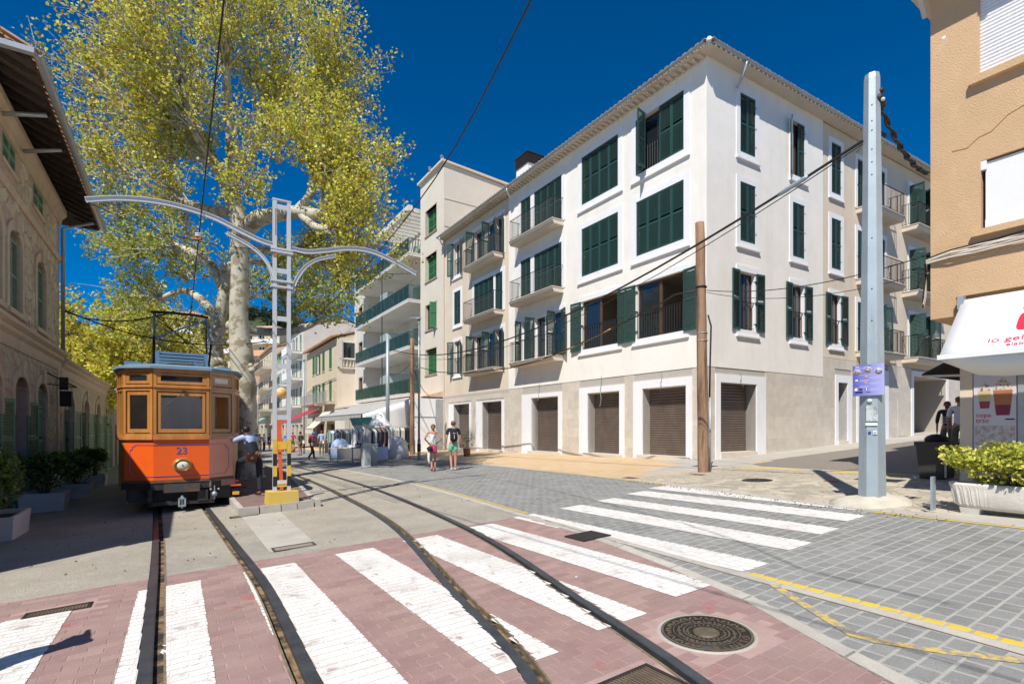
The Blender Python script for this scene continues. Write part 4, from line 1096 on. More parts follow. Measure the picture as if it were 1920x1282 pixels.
for i,(a,b,z0,z1,_) in enumerate(tw):
    MB().use(M['castdark']).at(A2).box(a,b,-.30,-.27,z0,z1).build('window_backing',None,mbk)
    mb=MB().use(m_fr).at(A2); mb.box(a-.02,a,-.28,.03,z0,z1); mb.box(b,b+.06,-.28,.03,z0,z1); mb.box(a-.08,b+.06,-.28,.03,z1,z1+.06); mb.box(a-.12,b+.12,-.28,.09,z0-.07,z0); mb.build('window_surround',None,mbk)
    if i==2:
        pane_window(mbk,A2,a,b,z0,z1,-.2,M['darkwood'],2,1); shutter(mbk,A2,a+.02,-.02,z0,.5,1.7,M['green3'],R(75),False)
    else:
        for k in range(2): shutter(mbk,A2,a+.02+k*.88,-.22,z0+.02,.87,1.7,M['green3'],0,False,(.33,.66))
# recessed body
BZ=(4.05,7.42,10.75,14.05)
ow=[(37.9,39.0,z+.9,z+2.3,.25) for z in BZ[:3]]
mb=MB().use(m_w).at(A2); wall(mb,37.0,40.5,3.6,16.2,ow); mb.quad((37,0,3.6),(37,-2.0,3.6),(37,-2.0,16.2),(37,0,16.2)); mb.quad((40.5,0,-.6),(40.5,-9,-.6),(40.5,-9,16.2),(40.5,0,16.2))
bh=[]
for z in BZ: bh+=[(26.2,28.2,z+.02,z+2.3,.2),(33.6,34.6,z+.02,z+2.2,.2)]
wall(mb,23.9,37.0,3.6,17.3,bh,-1.7,.2); mb.quad((23.9,-1.7,17.3),(40.5,-1.7,17.3),(40.5,-12,17.3),(23.9,-12,17.3)); mb.quad((37,0,16.2),(40.5,0,16.2),(40.5,-2,16.2),(37,-2,16.2))
mb.build('wall',None,mbk)
for z in BZ[:3]:
    a,b=37.9,39.0; mb=MB().use(m_fr).at(A2); mb.box(a-.1,a,-.2,.02,z+.9,z+2.3); mb.box(b,b+.1,-.2,.02,z+.9,z+2.3); mb.box(a-.1,b+.1,-.2,.02,z+2.3,z+2.4); mb.build('window_surround',None,mbk)
    pane_window(mbk,A2,a,b,z+.9,z+2.3,-.2,M['darkwood'],2,1)
for z in BZ:
    pane_window(mbk,A2,26.2,28.2,z+.02,z+2.3,-1.85,M['trim'],3,1); pane_window(mbk,A2,33.6,34.6,z+.02,z+2.2,-1.85,M['darkwood'],1,1)
    shutter(mbk,A2,28.2,-1.68,z+.02,.7,2.2,M['green2'],R(20))
for i,z in enumerate(BZ):
    d=.95
    mb=MB().use(m_w).at(A2); mb.box(23.92,36.98,-1.7,d-.02,z-.22,z-.05); mb.use(M['trim']).box(23.9,37.0,-1.69,d,z-.05,z)
    b=mb.build('balcony',None,mbk)
    # rail with green glass
    rl=MB().use(M['green']).at(A2); q=.04; h=1.0
    rl.bar((23.95,d-q,z+h),(36.95,d-q,z+h),.05,.04); rl.bar((23.95,0,z+h),(23.95,d-q,z+h),.05,.04); rl.bar((23.95,d-q,z+.06),(36.95,d-q,z+.06),.03)
    for k in range(14): rl.bar((23.95+k*1.0,d-q,z),(23.95+k*1.0,d-q,z+h),.035)
    for k in range(9): rl.bar((23.95,.02+k*.105,z+.05),(23.95,.02+k*.105,z+h),.014)
    rr_=rl.build('railing',None,b)
    for k in range(13): MB().use(M['balglass']).at(A2).box(23.99+k,24.91+k,d-q-.006,d-q+.006,z+.09,z+h-.04).build('glass_panel',None,rr_)
    if i: 
        for xx in (29.7,): MB().use(M['green']).at(A2).bar((xx,d-.06,BZ[i-1]),(xx,d-.06,z-.22),.07).build('post',None,mbk)
    # frosted divider
    if i<3: MB().use(mat('frosted_divider',(.42,.50,.50),.4,.05,2)).at(A2).add([(30.2,-1.65,z),(30.2,.85,z),(30.2,.85,z+1.6),(30.2,.2,z+2.0),(30.2,-1.65,z+2.0),(30.24,-1.65,z),(30.24,.85,z),(30.24,.85,z+1.6),(30.24,.2,z+2.0),(30.24,-1.65,z+2.0)],[(0,1,2,3,4),(9,8,7,6,5),(0,5,6,1),(1,6,7,2),(2,7,8,3),(3,8,9,4)]).build('divider_screen',None,mbk)
# roof pergola of concrete slats
mb=MB().use(m_w).at(A2); mb.box(23.9,31,.62,.95,17.0,17.4); mb.box(23.9,37,-1.8,-1.5,17.3,17.6); mb.box(37,40.5,-2,.1,16.2,16.5); mb.build('roof_beam',None,mbk)
me=MB().use(m_w).box(-.09,.09,-1.5,.62,17.04,17.34).mesh('pergola_slat')
for k in range(11): link('pergola_slat',me,mbk,A2@T((24.2+k*.66,0,0)))
for (x,z,m1) in ((25.0,7.42,'leaf'),(25.6,4.05,'leaf')):
    pass
def potplant(v3,r,h,label,seed,col=((.10,.16,.03),(.22,.30,.05)),pot='terracotta',n=220,spread=.35):
    t=thing('potted_plant',label,'potted plant',T(v3))
    MB().lathe([(r*.75,0),(r,h)],12).build('pot',M[pot],t)
    leaves(t,'foliage',[((0,0,h+spread*.9),(spread,spread,spread*1.1),n)],.05,col,seed); return t
TR=random.Random(11)
def leaves(root,name,clusters,size,cols,seed,X=None,shell=0.0,m=None,elong=1.0):
    """clusters: (centre,(rx,ry,rz),n) -> one mesh of small quads"""
    rs=np.random.RandomState(seed); P=[]
    for c,rad,n in clusters:
        d=rs.normal(size=(n,3)); d/=np.linalg.norm(d,axis=1)[:,None]; r=rs.uniform(shell,1,n)**(1/2.2); P.append(np.array(c)+d*r[:,None]*np.array(rad))
    return leafmesh(root,name,np.concatenate(P),size,cols,rs,X,m,elong)
def leafmesh(root,name,P,size,cols,rs,X=None,m=None,elong=1.0,kind='stuff'):
    n=len(P); a=rs.normal(size=(n,3)); a/=np.linalg.norm(a,axis=1)[:,None]; b=rs.normal(size=(n,3)); b-= (b*a).sum(1)[:,None]*a; b/=np.linalg.norm(b,axis=1)[:,None]
    s=size*rs.uniform(.6,1.25,n)[:,None]; 
    nrm=np.cross(a,b)
    v=np.empty((n,4,3)); v[:,0]=P-a*s*.55*elong; v[:,1]=P+b*s*.5+nrm*s*.12; v[:,2]=P+a*s*.55*elong; v[:,3]=P-b*s*.5+nrm*s*.12
    me=D.meshes.new(name); me.vertices.add(n*4); me.vertices.foreach_set('co',v.astype('f').ravel())
    me.loops.add(n*6); me.polygons.add(n*2); idx=np.arange(n)[:,None]*4+np.array([0,1,2,0,2,3])[None]; me.loops.foreach_set('vertex_index',idx.astype('i').ravel())
    me.polygons.foreach_set('loop_start',(np.arange(n*2)*3).astype('i')); me.update(); 
    ca=me.color_attributes.new('tone','FLOAT_COLOR','POINT'); t=rs.uniform(0,1,n); k=len(cols)-1
    cc=np.array(cols); i=np.minimum((t*k).astype(int),k-1); f=(t*k-i)[:,None]; c=cc[i]*(1-f)+cc[i+1]*f; c*=rs.uniform(.75,1.25,n)[:,None]
    arr=np.ones((n,4,4),'f'); arr[:,:,:3]=c[:,None,:]; ca.data.foreach_set('color',arr.ravel()); me.materials.append(m or M['leaf'])
    me.validate()
    return link(name,me,root,X,kind)
GREENS=((.035,.07,.012),(.09,.15,.025),(.16,.22,.04))
for (x,y,z,lab,sd_) in ((24.7,.45,7.42,'leafy potted plant on the second green glass balcony near the stair tower',31),(25.6,.5,4.05,'tall potted plant on the lowest green glass balcony',32),(31.2,.5,4.05,'small potted plant at the middle of the lowest glass balcony',33),(24.9,.4,4.05,'potted plant at the tower end of the lowest glass balcony',34)):
    p=FL@Vector((x,y,z)); potplant(p,.16,.3,lab,sd_,GREENS,'terracotta',160,.4)
# ---------------- ground floor shop annex under the block
anx=thing('shop_annex','low white shop front with a flat lean-to roof under the cream apartment block','shop',T(FL@Vector((20.1,0,.1))))
A3=rel(anx,FL)
mb=MB().use(M['trim']).at(A3); mb.box(20.15,20.35,.0,2.05,-.3,3.5); mb.build('side_wall',None,anx)
MB().use(M['zinc']).at(A3).box(20.12,20.15,.0,2.05,2.28,2.32).box(20.08,20.15,.02,.55,.0,3.45).build('metal_post',None,anx)
mb=MB().use(M['greyrender2']).at(A3); mb.box(20.35,40.5,.0,1.95,3.42,3.58); mb.box(37,40.5,-.1,1.9,-.8,3.42); mb.build('lean_to_roof',None,anx)
mb=MB().use(M['rubblejoint']).at(A3); mb.add([(20.1,0.02,3.6),(37,.02,3.6),(37,1.5,3.6),(20.1,1.5,3.6),(20.1,.02,4.0),(37,.02,3.85)],[(0,3,2,1),(3,4,5,2),(0,4,3)]); mb.build('tiled_lean_to',M['rubblejoint'],anx)
MB().use(M['castdark']).at(A3).box(20.4,37,-.05,0,-.3,3.4).build('dark_shop_interior',None,anx)
def awning(name,label,F,x0,x1,y0,z0,y1,z1,val,m,stripes=None,sides=False,arms=True,group=None):
    t=thing(name,label,'awning',F@T(((x0+x1)/2,y0,z0)),group); r=t.matrix_basis.inverted()@F
    nseg=6
    vs=[];fs=[]
    N=int((x1-x0)/.25)+1
    mb=MB().use(m).at(r)
    for i in range(N+1):
        x=x0+(x1-x0)*i/N
        for k in range(nseg+1):
            f=k/nseg; vs.append((x,y0+(y1-y0)*f,z0+(z1-z0)*f-.06*math.sin(math.pi*f)+.012*math.sin(i*1.3)*f))
    q=nseg+1
    for i in range(N):
        for k in range(nseg): fs.append((i*q+k,i*q+k+1,(i+1)*q+k+1,(i+1)*q+k))
    mb.smooth=True; mb.add(vs,fs); mb.smooth=False
    cl=mb.build('canopy_cloth',None,t); sm=cl.modifiers.new('thickness','SOLIDIFY'); sm.thickness=.012
    mb=MB().use(m).at(r); vs=[];fs=[]
    for i in range(N+1):
        x=x0+(x1-x0)*i/N; vs+=[(x,y1,z1),(x,y1+.02*math.sin(i*1.9),z1-val-.02*(i%2))]
    for i in range(N): fs.append((2*i,2*i+1,2*i+3,2*i+2))
    mb.add(vs,fs); o=mb.build('valance',None,t); sm=o.modifiers.new('thickness','SOLIDIFY'); sm.thickness=.008
    MB().use(M['zinc']).at(r).bar((x0,y1,z1+.0),(x1,y1,z1),.05).bar((x0,y0,z0),(x1,y0,z0),.08).build('front_bar',None,t)
    if arms:
        for x in (x0+.15,x1-.15): MB().use(M['zinc']).at(r).bar((x,y0,z0-.5),(x,y1,z1-.02),.035).build('arm',None,t)
    return t,r
# long grey awning in front of the annex
t,r=awning('shop_awning','long faded grey striped awning over the market stall beneath the cream block',FL,20.9,33.5,1.9,3.5,5.2,2.45,.35,M['awn_stripe'])
mb=MB().use(M['awn_white']).at(r); N=14; vs=[]
for i in range(N+1):
    f=i/N; y=2.0+3.1*f; zt=3.42-.98*f
    for k in range(7): g=k/6; vs.append((20.8+.06*math.sin(f*14+g*2)+.25*g*(1-f),y-.0*g,zt-(zt-.5-1.0*max(0,f-.4))*g))
mb.smooth=True; mb.add(vs,[(i*7+k,(i+1)*7+k,(i+1)*7+k+1,i*7+k+1) for i in range(N) for k in range(6)]); o=mb.build('side_curtain',None,t); sm=o.modifiers.new('thickness','SOLIDIFY'); sm.thickness=.01
# ================================================================ FARTHER HOUSES DOWN THE STREET
def house(name,label,t0,t1,off,ztop,m,rows,cols,shm,base_m=None,roof=True,balc=(),win=(1.0,1.9),side=True,sh_open=True,depth=9,gz0=-1.4,win_kind='shutter',brm=None,oh=.35):
    F=frame(C0-V*off,U); h=thing(name,label,'building',T(F@Vector((t0,0,-.3)))); r=rel(h,F)
    holes=[]; W_=[]
    for z in rows:
        for ci,x in enumerate(cols):
            w,hh=win; fr=(z,ci) in balc
            z0=z if fr else z; a,b=t0+x-w/2,t0+x+w/2; holes.append((a,b,z0,z0+hh,.18)); W_.append((a,b,z0,z0+hh,fr,ci))
    mb=MB().use(m).at(r); wall(mb,t0,t1,2.9,ztop,holes); mb.quad((t0,0,2.9),(t0,-depth,2.9),(t0,-depth,ztop),(t0,0,ztop)); mb.quad((t1,0,gz0),(t1,-depth,gz0),(t1,-depth,ztop),(t1,0,ztop)); mb.quad((t0,0,ztop),(t1,0,ztop),(t1,-depth,ztop),(t0,-depth,ztop)); mb.build('wall',None,h)
    dh=[(t0+(t1-t0)*(k+.18)/3,t0+(t1-t0)*(k+.85)/3,gz0,2.0,.5) for k in range(3)]
    mb=MB().use(base_m or m).at(r); wall(mb,t0,t1,gz0,2.9,dh); mb.quad((t0,0,gz0),(t0,-depth,gz0),(t0,-depth,2.9),(t0,0,2.9)); mb.build('base_wall',None,h)
    for a,b,c,d_,_ in dh: pane_window(h,r,a,b,c,d_,-.45,M['darkwood'],3,1,None,.08,'shop_front')
    for a,b,c,d_,fr,ci in W_:
        if win_kind=='shutter':
            pane_window(h,r,a,b,c,d_,-.16,M['trim'],2,1)
            if (ci*7+int(c))%3==0 and sh_open:
                shutter(h,r,a,.04,c,(b-a)/2,d_-c,shm,R(8),True,(.33,.66)); shutter(h,r,b,.04,c,(b-a)/2,d_-c,shm,R(8),False,(.33,.66))
            else:
                shutter(h,r,a,-.03,c,(b-a)/2-.004,d_-c,shm,0,False,(.33,.66)); shutter(h,r,(a+b)/2,-.03,c,(b-a)/2-.004,d_-c,shm,0,False,(.33,.66))
        else: pane_window(h,r,a,b,c,d_,-.12,M['trim'],2,2)
        MB().use(M['soffit']).at(r).box(a-.08,b+.08,0,.07,c-.07,c).build('sill',None,h)
    if roof:
        mb=MB().use(brm or M['rooftile_old']).at(r); o=oh
        mb.add([(t0-.1,o,ztop),(t1+.1,o,ztop),(t1+.1,-depth/2,ztop+1.5),(t0-.1,-depth/2,ztop+1.5),(t0-.1,o,ztop+.12),(t1+.1,o,ztop+.12),(t1+.1,-depth/2,ztop+1.65),(t0-.1,-depth/2,ztop+1.65),(t0-.1,-depth,ztop),(t1+.1,-depth,ztop)],[(3,2,1,0),(4,5,6,7),(0,1,5,4),(1,2,6,5),(3,0,4,7),(7,6,9,8)])
        mb.use(m).add([(t0,0,ztop),(t0,-depth/2,ztop+1.45),(t0,-depth,ztop)],[(0,2,1)])
        mb.build('roof',None,h)
        me=MB().use(M['rooftile_old']).tube([(0,o+.03,ztop+.13),(0,o-.6,ztop+.32)],[.085,.075],6).mesh('roof_tile')
        k=t0
        while k<t1: link('roof_tile',me,h,r@T((k,0,0))); k+=.30
    return h,r,F
# beige corner house with balustrade
h3,r3,F3=house('corner_house','three storey cream house with green shutters, corner balustrade and beige blank side wall','40.5' and 40.5,54.5,1.69,10.35,M['yellowrender'],(4.25,7.55),(2.6,5.6,8.0,10.4),M['green3'],M['greyrender'],True,(),(1.05,2.1),brm=M['rooftile_old'],oh=.5)
mb=MB().use(M['cream_wall']).at(r3)
mb.box(40.46,40.5,-9,-.0,2.95,10.3); mb.build('side_wall',None,h3)
# loggia on the side: balustrade and white doors seen from the street
mb=MB().use(M['soffit']).at(r3); mb.box(40.25,40.46,-3.2,-.2,7.35,7.5); mb.box(40.25,40.46,-3.2,-.2,8.25,8.36); mb.box(40.25,40.46,-.45,-.0,7.5,10.2); mb.build('balustrade_rail',None,h3)
me=MB().use(M['soffit']).lathe([(.05,7.5),(.075,7.62),(.09,7.72),(.045,7.9),(.045,8.05),(.07,8.2),(.06,8.25)],8).mesh('baluster')
for k in range(8): link('baluster',me,h3,r3@T((40.36,-.6-k*.32,0)))
pane_window(h3,r3@T((40.44,0,0))@RZ(-math.pi/2)@T((0,0,0)),.55,3.0,8.38,10.0,-.0,M['trim'],2,1)
for (x0,x1) in ((41.2,45.4),(46.4,53.5)):
    b=balcony(h3,r3,x0,x1,4.2,.9,1.0,M['soffit'],M['zinc'],.25,.16)
house('pink_house','pale pink upper house rising behind the cream corner house',39.0,54,-4,12.9,M['pinkrender'],(11.2,),(3,),M['green2'],None,True,(),(.9,1.2),oh=.3)
h4,r4,F4=house('balcony_house','narrow white house with stacked white balconies left of the cream corner house',55.0,63.0,2.0,13.8,M['greyrender2'],(4.4,7.7,10.9),(1.6,4.2,6.6),M['green2'],M['greyrender'],True,(),(1.1,2.2),brm=M['zinc'])
for z in (4.35,7.65,10.85): 
    b=balcony(h4,r4,55.2,62.6,z,1.3,.95,M['trim'],M['trim'],.3,.14)
    if z>5: MB().use(M['trim']).box(55.25,62.55,1.24,1.27,z+.05,z+.85).build('balcony_panel',None,b)
h5,r5h,F5=house('balcony_house','grey-white house with dark balconies behind the lattice mast',63.2,73.5,2.2,12.2,M['greyrender2'],(4.3,7.5,10.2),(1.5,4.4,7.3,9.4),M['green2'],M['greyrender'],True,(),(1.1,2.0))
for z in (4.25,7.45): balcony(h5,r5h,63.6,73.2,z,1.2,.95,M['trim'],M['iron'],.25,.2)
h6,r6,F6=house('beige_house','beige house with glassed balconies seen just right of the tree trunk',74,88,2.8,13.6,M['yellowrender'],(4.4,7.6,10.8),(2,5,8,11),M['green2'],M['greyrender'],True,(),(1.3,2.0),win_kind='plain')
for z in (4.35,7.55,10.75): balcony(h6,r6,74.3,87.7,z,1.3,.95,M['soffit'],M['iron'],.25,.25)
h7,r7,F7=house('terrace_house','farthest terrace house at the end of the shopping street',88.5,106,4.5,12.6,M['pinkrender'],(4.4,7.6,10.6),(2,5.5,9,12.5,15.5),M['green2'],M['greyrender'],True,(),(1.3,2.0))
for z in (4.35,7.55): balcony(h7,r7,89,105.6,z,1.3,.95,M['soffit'],M['trim'],.25,.3)
# awnings and signs down the street
F=F3
awning('red_awning','dark red fabric awning over the shop with a white emblem, left of the cream awning',F,45.0,51.0,.5,3.6,4.4,1.9,.45,M['awn_red'])
awning('cream_awning','wide cream awning sloping down beside the red awning',F,40.7,44.2,.5,3.2,2.2,1.5,.45,M['awn_cream'])
awning('green_awning','pale green awning far down the shopping street',F6,76,81,.2,3.4,2.6,2.1,.3,M['awn_green'])
awning('white_awning','cream awning at the far end of the shopping street',F7,90,95,.2,3.4,2.6,2.1,.3,M['awn_cream'])
awning('blue_awning','small blue and white awning on a first floor balcony far down the street',F5,70.5,73.3,.2,7.2,1.9,6.2,.25,M['awn_blue'])
t=thing('round_sign','round orange sign hanging on the white balcony house','sign',T(F4@Vector((58.5,1.6,5.8))))
rr_=t.matrix_basis.inverted()@F4
MB().at(rr_@T((58.5,1.9,5.9))@RY(math.pi/2)@RZ(.0)).use(mat('sign_orange',(.75,.42,.12),.5,.1,3)).lathe([(.62,-.06),(.62,.06)],20).use(M['trim']).lathe([(.66,-.05),(.66,.05)],20).build('disc',None,t)
MB().at(rr_).use(M['zinc']).bar((58.5,.0,6.4),(58.5,2.3,6.4),.05).build('bracket',None,t)
# ================================================================ HILLSIDE, HILL HOUSES, HOTEL
def hill(name,pts,label=None):
    # pts: (x,y,r,h)
    rs=np.random.RandomState(4); N=70; xs=np.linspace(-330,60,N); ys=np.linspace(105,420,N); vs=[]
    for y in ys:
        for x in xs:
            z=0
            for (cx,cy,r,h) in pts: z+=h*math.exp(-((x-cx)**2+(y-cy)**2)/(2*r*r))
            vs.append((x,y,gz(x,y)-2+z+rs.uniform(-.8,.8)*min(1,z/8)))
    fs=[(i*N+j,i*N+j+1,(i+1)*N+j+1,(i+1)*N+j) for i in range(N-1) for j in range(N-1)]
    mb=MB().use(M['hill']); mb.smooth=True; mb.add(vs,fs); o=mb.build(name); return tag(o,kind='structure')
HP=[(-95,215,30,27),(-125,250,45,22),(-180,240,55,28),(-240,260,60,28)]
hill('hillside',HP)
def hz(x,y): return gz(x,y)-2+sum(h*math.exp(-((x-cx)**2+(y-cy)**2)/(2*r*r)) for (cx,cy,r,h) in HP)
rs=np.random.RandomState(9); cl=[]
for k in range(260):
    x=rs.uniform(-150,-50); y=rs.uniform(150,240); z=hz(x,y)
    if z>6: cl.append(((x,y,z+2.2),(3.2,3.2,3.0),150))
tag(leaves(None,'hillside_pines',cl,.8,((.012,.025,.008),(.03,.05,.015),(.05,.075,.02)),5),kind='stuff')
def villa(px,py,Y,w,h,m,label,n=4,floors=2):
    X=(px-960)/968*Y; z=1.58-(py-802)/968*Y
    F=frame((X,Y),(-1,.15)); t=thing('hill_house',label,'house',F@T((0,0,z))); r=rel(t,F@T((0,0,z)))
    mb=MB().use(m).at(r); hs=[( -w/2+w*(i+.25)/n,-w/2+w*(i+.75)/n,f*h/floors+.5,f*h/floors+h/floors-.5,.3) for i in range(n) for f in range(floors)]
    wall(mb,-w/2,w/2,-6,h,hs,0,.3); mb.quad((-w/2,0,-6),(-w/2,-8,-6),(-w/2,-8,h),(-w/2,0,h)); mb.quad((w/2,0,-6),(w/2,-8,-6),(w/2,-8,h),(w/2,0,h)); mb.build('wall',None,t)
    for a,b,c,d_,_ in hs: pane_window(t,r,a,b,c,d_,-.25,M['trim'],2,1,None,.12)
    for f in range(floors):
        mb=MB().use(M['trim']).at(r); mb.box(-w/2,w/2,0,1.4,f*h/floors-.1,f*h/floors+.1); mb.box(-w/2,w/2,1.3,1.4,f*h/floors+.1,f*h/floors+.9); mb.build('balcony',None,t)
    mb=MB().use(M['rooftile_old']).at(r); mb.prism([(-w/2-.5,.8),(w/2+.5,.8),(w/2+.5,-8.5),(-w/2-.5,-8.5)],h,h+1.6,3.0); mb.build('roof',None,t); return t
villa(490,668,118,9,5.6,M['yellowrender'],'cream villa with a white balcony on the hillside above the street end',3)
villa(508,655,150,8,4,M['pinkrender'],'small pinkish villa higher on the hillside beside the pines',3,1)
villa(478,720,112,8,6,M['greyrender'],'grey villa low on the slope just right of the big tree trunk',3)
villa(640,690,140,12,9,M['pinkrender'],'hillside house mostly hidden behind the cream corner house',3)
villa(310,690,125,19,12,M['yellowrender'],'large cream hillside building half hidden behind leaves above the tram',8,3)
villa(235,705,120,12,9,M['greyrender2'],'pale hillside block behind the leaves left of the tram roof',4,2)
villa(420,700,130,14,10,M['yellowrender'],'cream hillside building behind the pantograph and tree branches',5,2)

# ================================================================ OLD STATION BUILDING (left)
O_L=AU(0,-3.3,0); FLF=frame(O_L.xy,-U)     # local x=-u, y outward (+v)
stn=thing('station_building','old stone station building in shade with green louvred shutters, tiled eaves and a low wing','building',T(AU(18,-3.3,-.5)))
AL=rel(stn,FLF)
XZ=Matrix(((1,0,0,0),(0,0,1,0),(0,1,0,0),(0,0,0,1)))   # (a,b,h)->(x=a,y=h,z=b)
t0,t1=-22.3,-14.0
up=[(-17.35,-16.2,4.35,6.25,.2),(-20.1,-18.95,4.35,6.25,.2),(-15.6,-14.5,4.35,6.25,.2)]
tp=[(-16.9,-15.8,7.6,8.25,.2),(-19.9,-18.7,7.6,8.25,.2)]
gd=[(-18.0,-16.7,-.5,2.85,.45),(-20.3,-19.0,-.5,2.85,.2),(-15.6,-14.4,-.5,2.85,.45)]
wgd=[(-25.0,-23.55,-.7,2.75,.45),(-28.8,-27.3,-.7,2.75,.45),(-32.6,-31.1,-.7,2.75,.45),(-35.6,-34.6,-.7,2.75,.45)]
ngd=[(-12.6,-11.2,-.5,2.8,.3),(-10.2,-8.9,-.5,2.8,.3)]
mb=MB().use(M['rubblejoint']).at(AL)
wall(mb,t0,t1,3.9,8.75,up+tp); wall(mb,t0,t1,-.9,3.9,gd); 
for h in up: arch_fill(mb,h[0],h[1],h[3]-.28,h[3],0,.2)
for h in gd: arch_fill(mb,h[0],h[1],h[3]-.35,h[3],0,.4)
mb.quad((t0,0,-.9),(t0,-9,-.9),(t0,-9,8.75),(t0,0,8.75)); mb.quad((t1,0,-.9),(t1,0,8.75),(t1,-9,8.75),(t1,-9,-.9)); mb.quad((t0,-9,-.9),(t1,-9,-.9),(t1,-9,8.75),(t0,-9,8.75))
mb.build('wall',None,stn)
mb=MB().use(mat('wing_stucco',(.66,.57,.44),.95,.18,5,.5,40)).at(AL)  # the wings' own plaster colour, mottled at random
wall(mb,-36.2,t0,-1.2,3.7,wgd); wall(mb,t1,-8.0,-.9,4.3,ngd)
for h in wgd: arch_fill(mb,h[0],h[1],h[3]-.4,h[3],0,.4)
mb.quad((-36.2,0,-1.2),(-36.2,-6,-1.2),(-36.2,-6,3.7),(-36.2,0,3.7)); mb.quad((-8,0,-.9),(-8,0,4.3),(-8,-6,4.3),(-8,-6,-.9))
mb.quad((-36.2,0,3.75),(t0,0,3.75),(t0,-6,3.75),(-36.2,-6,3.75)); mb.quad((t1,0,4.35),(-8,0,4.35),(-8,-6,4.35),(t1,-6,4.35)); mb.quad((-8,-6,-.9),(-14,-6,-.9),(-14,-6,3.75),(-8,-6,3.75))
mb.build('wing_wall',None,stn)
# dark interiors
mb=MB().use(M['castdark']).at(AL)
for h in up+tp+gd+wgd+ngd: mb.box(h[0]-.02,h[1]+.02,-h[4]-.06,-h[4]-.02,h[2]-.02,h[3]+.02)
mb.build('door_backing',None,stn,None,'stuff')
# rubble stones
def in_holes(p,hs,g=.2): return any(h[0]-g<p[0]<h[1]+g and h[2]-g-.05<p[1]<h[3]+g for h in hs)
st=voronoi(t0+.35,t1,4.25,8.5,.33,12,.42,lambda a,b:not in_holes((a,b),up+tp,.27) and not(6.93<b<7.25))
st.sort(key=lambda s:(FLF@Vector((s[0][0],0,s[0][1]))).length if s[0][0]<-15.9 else 99)
mbs=MB().at(AL@XZ); rr=random.Random(6)
for i,(p,poly) in enumerate(st):
    q=shrink(poly,.013)
    if len(q)<3: continue
    if i<290: MB().at(AL@XZ).prism(q,.0,.022+rr.uniform(0,.018),.02,False).build('stone',M['rubble'],stn)
    else: mbs.prism(q,.0,.03,.02,False)
st=voronoi(t0+.35,t1,-.6,3.45,.30,13,.42,lambda a,b:not in_holes((a,b),gd,.3))
for p,poly in st:
    q=shrink(poly,.012)
    if len(q)>=3: mbs.prism(q,.0,.022,.02,False)
st=voronoi(-36,t0-.1,-1,3.35,.30,14,.42,lambda a,b:not in_holes((a,b),wgd,.3))
for p,poly in st:
    q=shrink(poly,.010)
    if len(q)>=3: mbs.prism(q,.0,.014,.02,False)
mbs.build('stones_beyond',M['rubble'],stn,None,'stuff')
# dressed stone trims
def cornice(x0,x1,z,prof,name='cornice'):
    MB().use(M['dressed']).at(AL).extr([(a,z+b) for a,b in prof],x0,x1).build(name,None,stn)
cornice(t0-.05,t1+.05,3.45,[(0,0),(.04,0),(.06,.12),(.06,.26),(.14,.34),(.14,.42),(.24,.50),(.24,.58),(0,.62)])
cornice(-36.3,t0-.05,3.30,[(0,0),(.04,0),(.06,.12),(.06,.26),(.14,.34),(.14,.42),(.24,.50),(.24,.58),(0,.62)])
cornice(t1+.05,-7.9,3.85,[(0,0),(.04,0),(.06,.12),(.06,.26),(.14,.34),(.14,.42),(.24,.50),(.24,.58),(0,.62)])
cornice(t0,t1,6.98,[(0,0),(.05,0),(.09,.08),(.09,.16),(0,.22)],'string_course')
cornice(t0,t1,8.2,[(0,0),(.06,0),(.08,.2),(.20,.34),(.20,.5),(0,.55)],'upper_cornice')
me=MB().use(M['dressed']).box(-.22,.22,0,.05,-.235,.235).mesh('quoin_stone')
for k in range(9): link('quoin_stone',me,stn,AL@T((t0+.28+(.06 if k%2 else 0),0,-.6+k*.48)))
for k in range(9): link('quoin_stone',me,stn,AL@T((t0-.28-(.06 if k%2 else 0),0,-.6+k*.48)))
for h,spr in [(h,.28) for h in up]+[(h,.38) for h in gd+wgd]:
    a,b,c,d=h[:4]; w=.20; cx=(a+b)/2; n=8
    mb=MB().use(M['dressed']).at(AL)
    for s,x in ((-1,a),(1,b)): mb.box(min(x,x+s*w),max(x,x+s*w),0,.05,c if c>0 else d-.95,d-spr)
    for k in range(n):
        a0,a1_=math.pi*k/n,math.pi*(k+1)/n
        def pt(an,e): return (cx+((b-a)/2+e)*math.cos(an),d-spr+(spr+e*1.25)*math.sin(an))
        p0,p1,p2,p3=pt(a0,0),pt(a0,w),pt(a1_,w),pt(a1_,0)
        mb.add([(p0[0],0,p0[1]),(p1[0],0,p1[1]),(p2[0],0,p2[1]),(p3[0],0,p3[1]),(p0[0],.05,p0[1]),(p1[0],.05,p1[1]),(p2[0],.05,p2[1]),(p3[0],.05,p3[1])],[(4,5,6,7),(1,2,6,5),(0,4,7,3)])
    mb.box(cx-.12,cx+.12,0,.10,d-.02,d+.38)
    if c>0: mb.box(a-w,b+w,0,.10,c-.12,c)
    mb.build('arch_surround',None,stn)
for h in tp:
    a,b,c,d=h[:4]; MB().use(M['dressed']).at(AL).box(a-.12,b+.12,0,.05,c-.1,c).build('sill',None,stn)
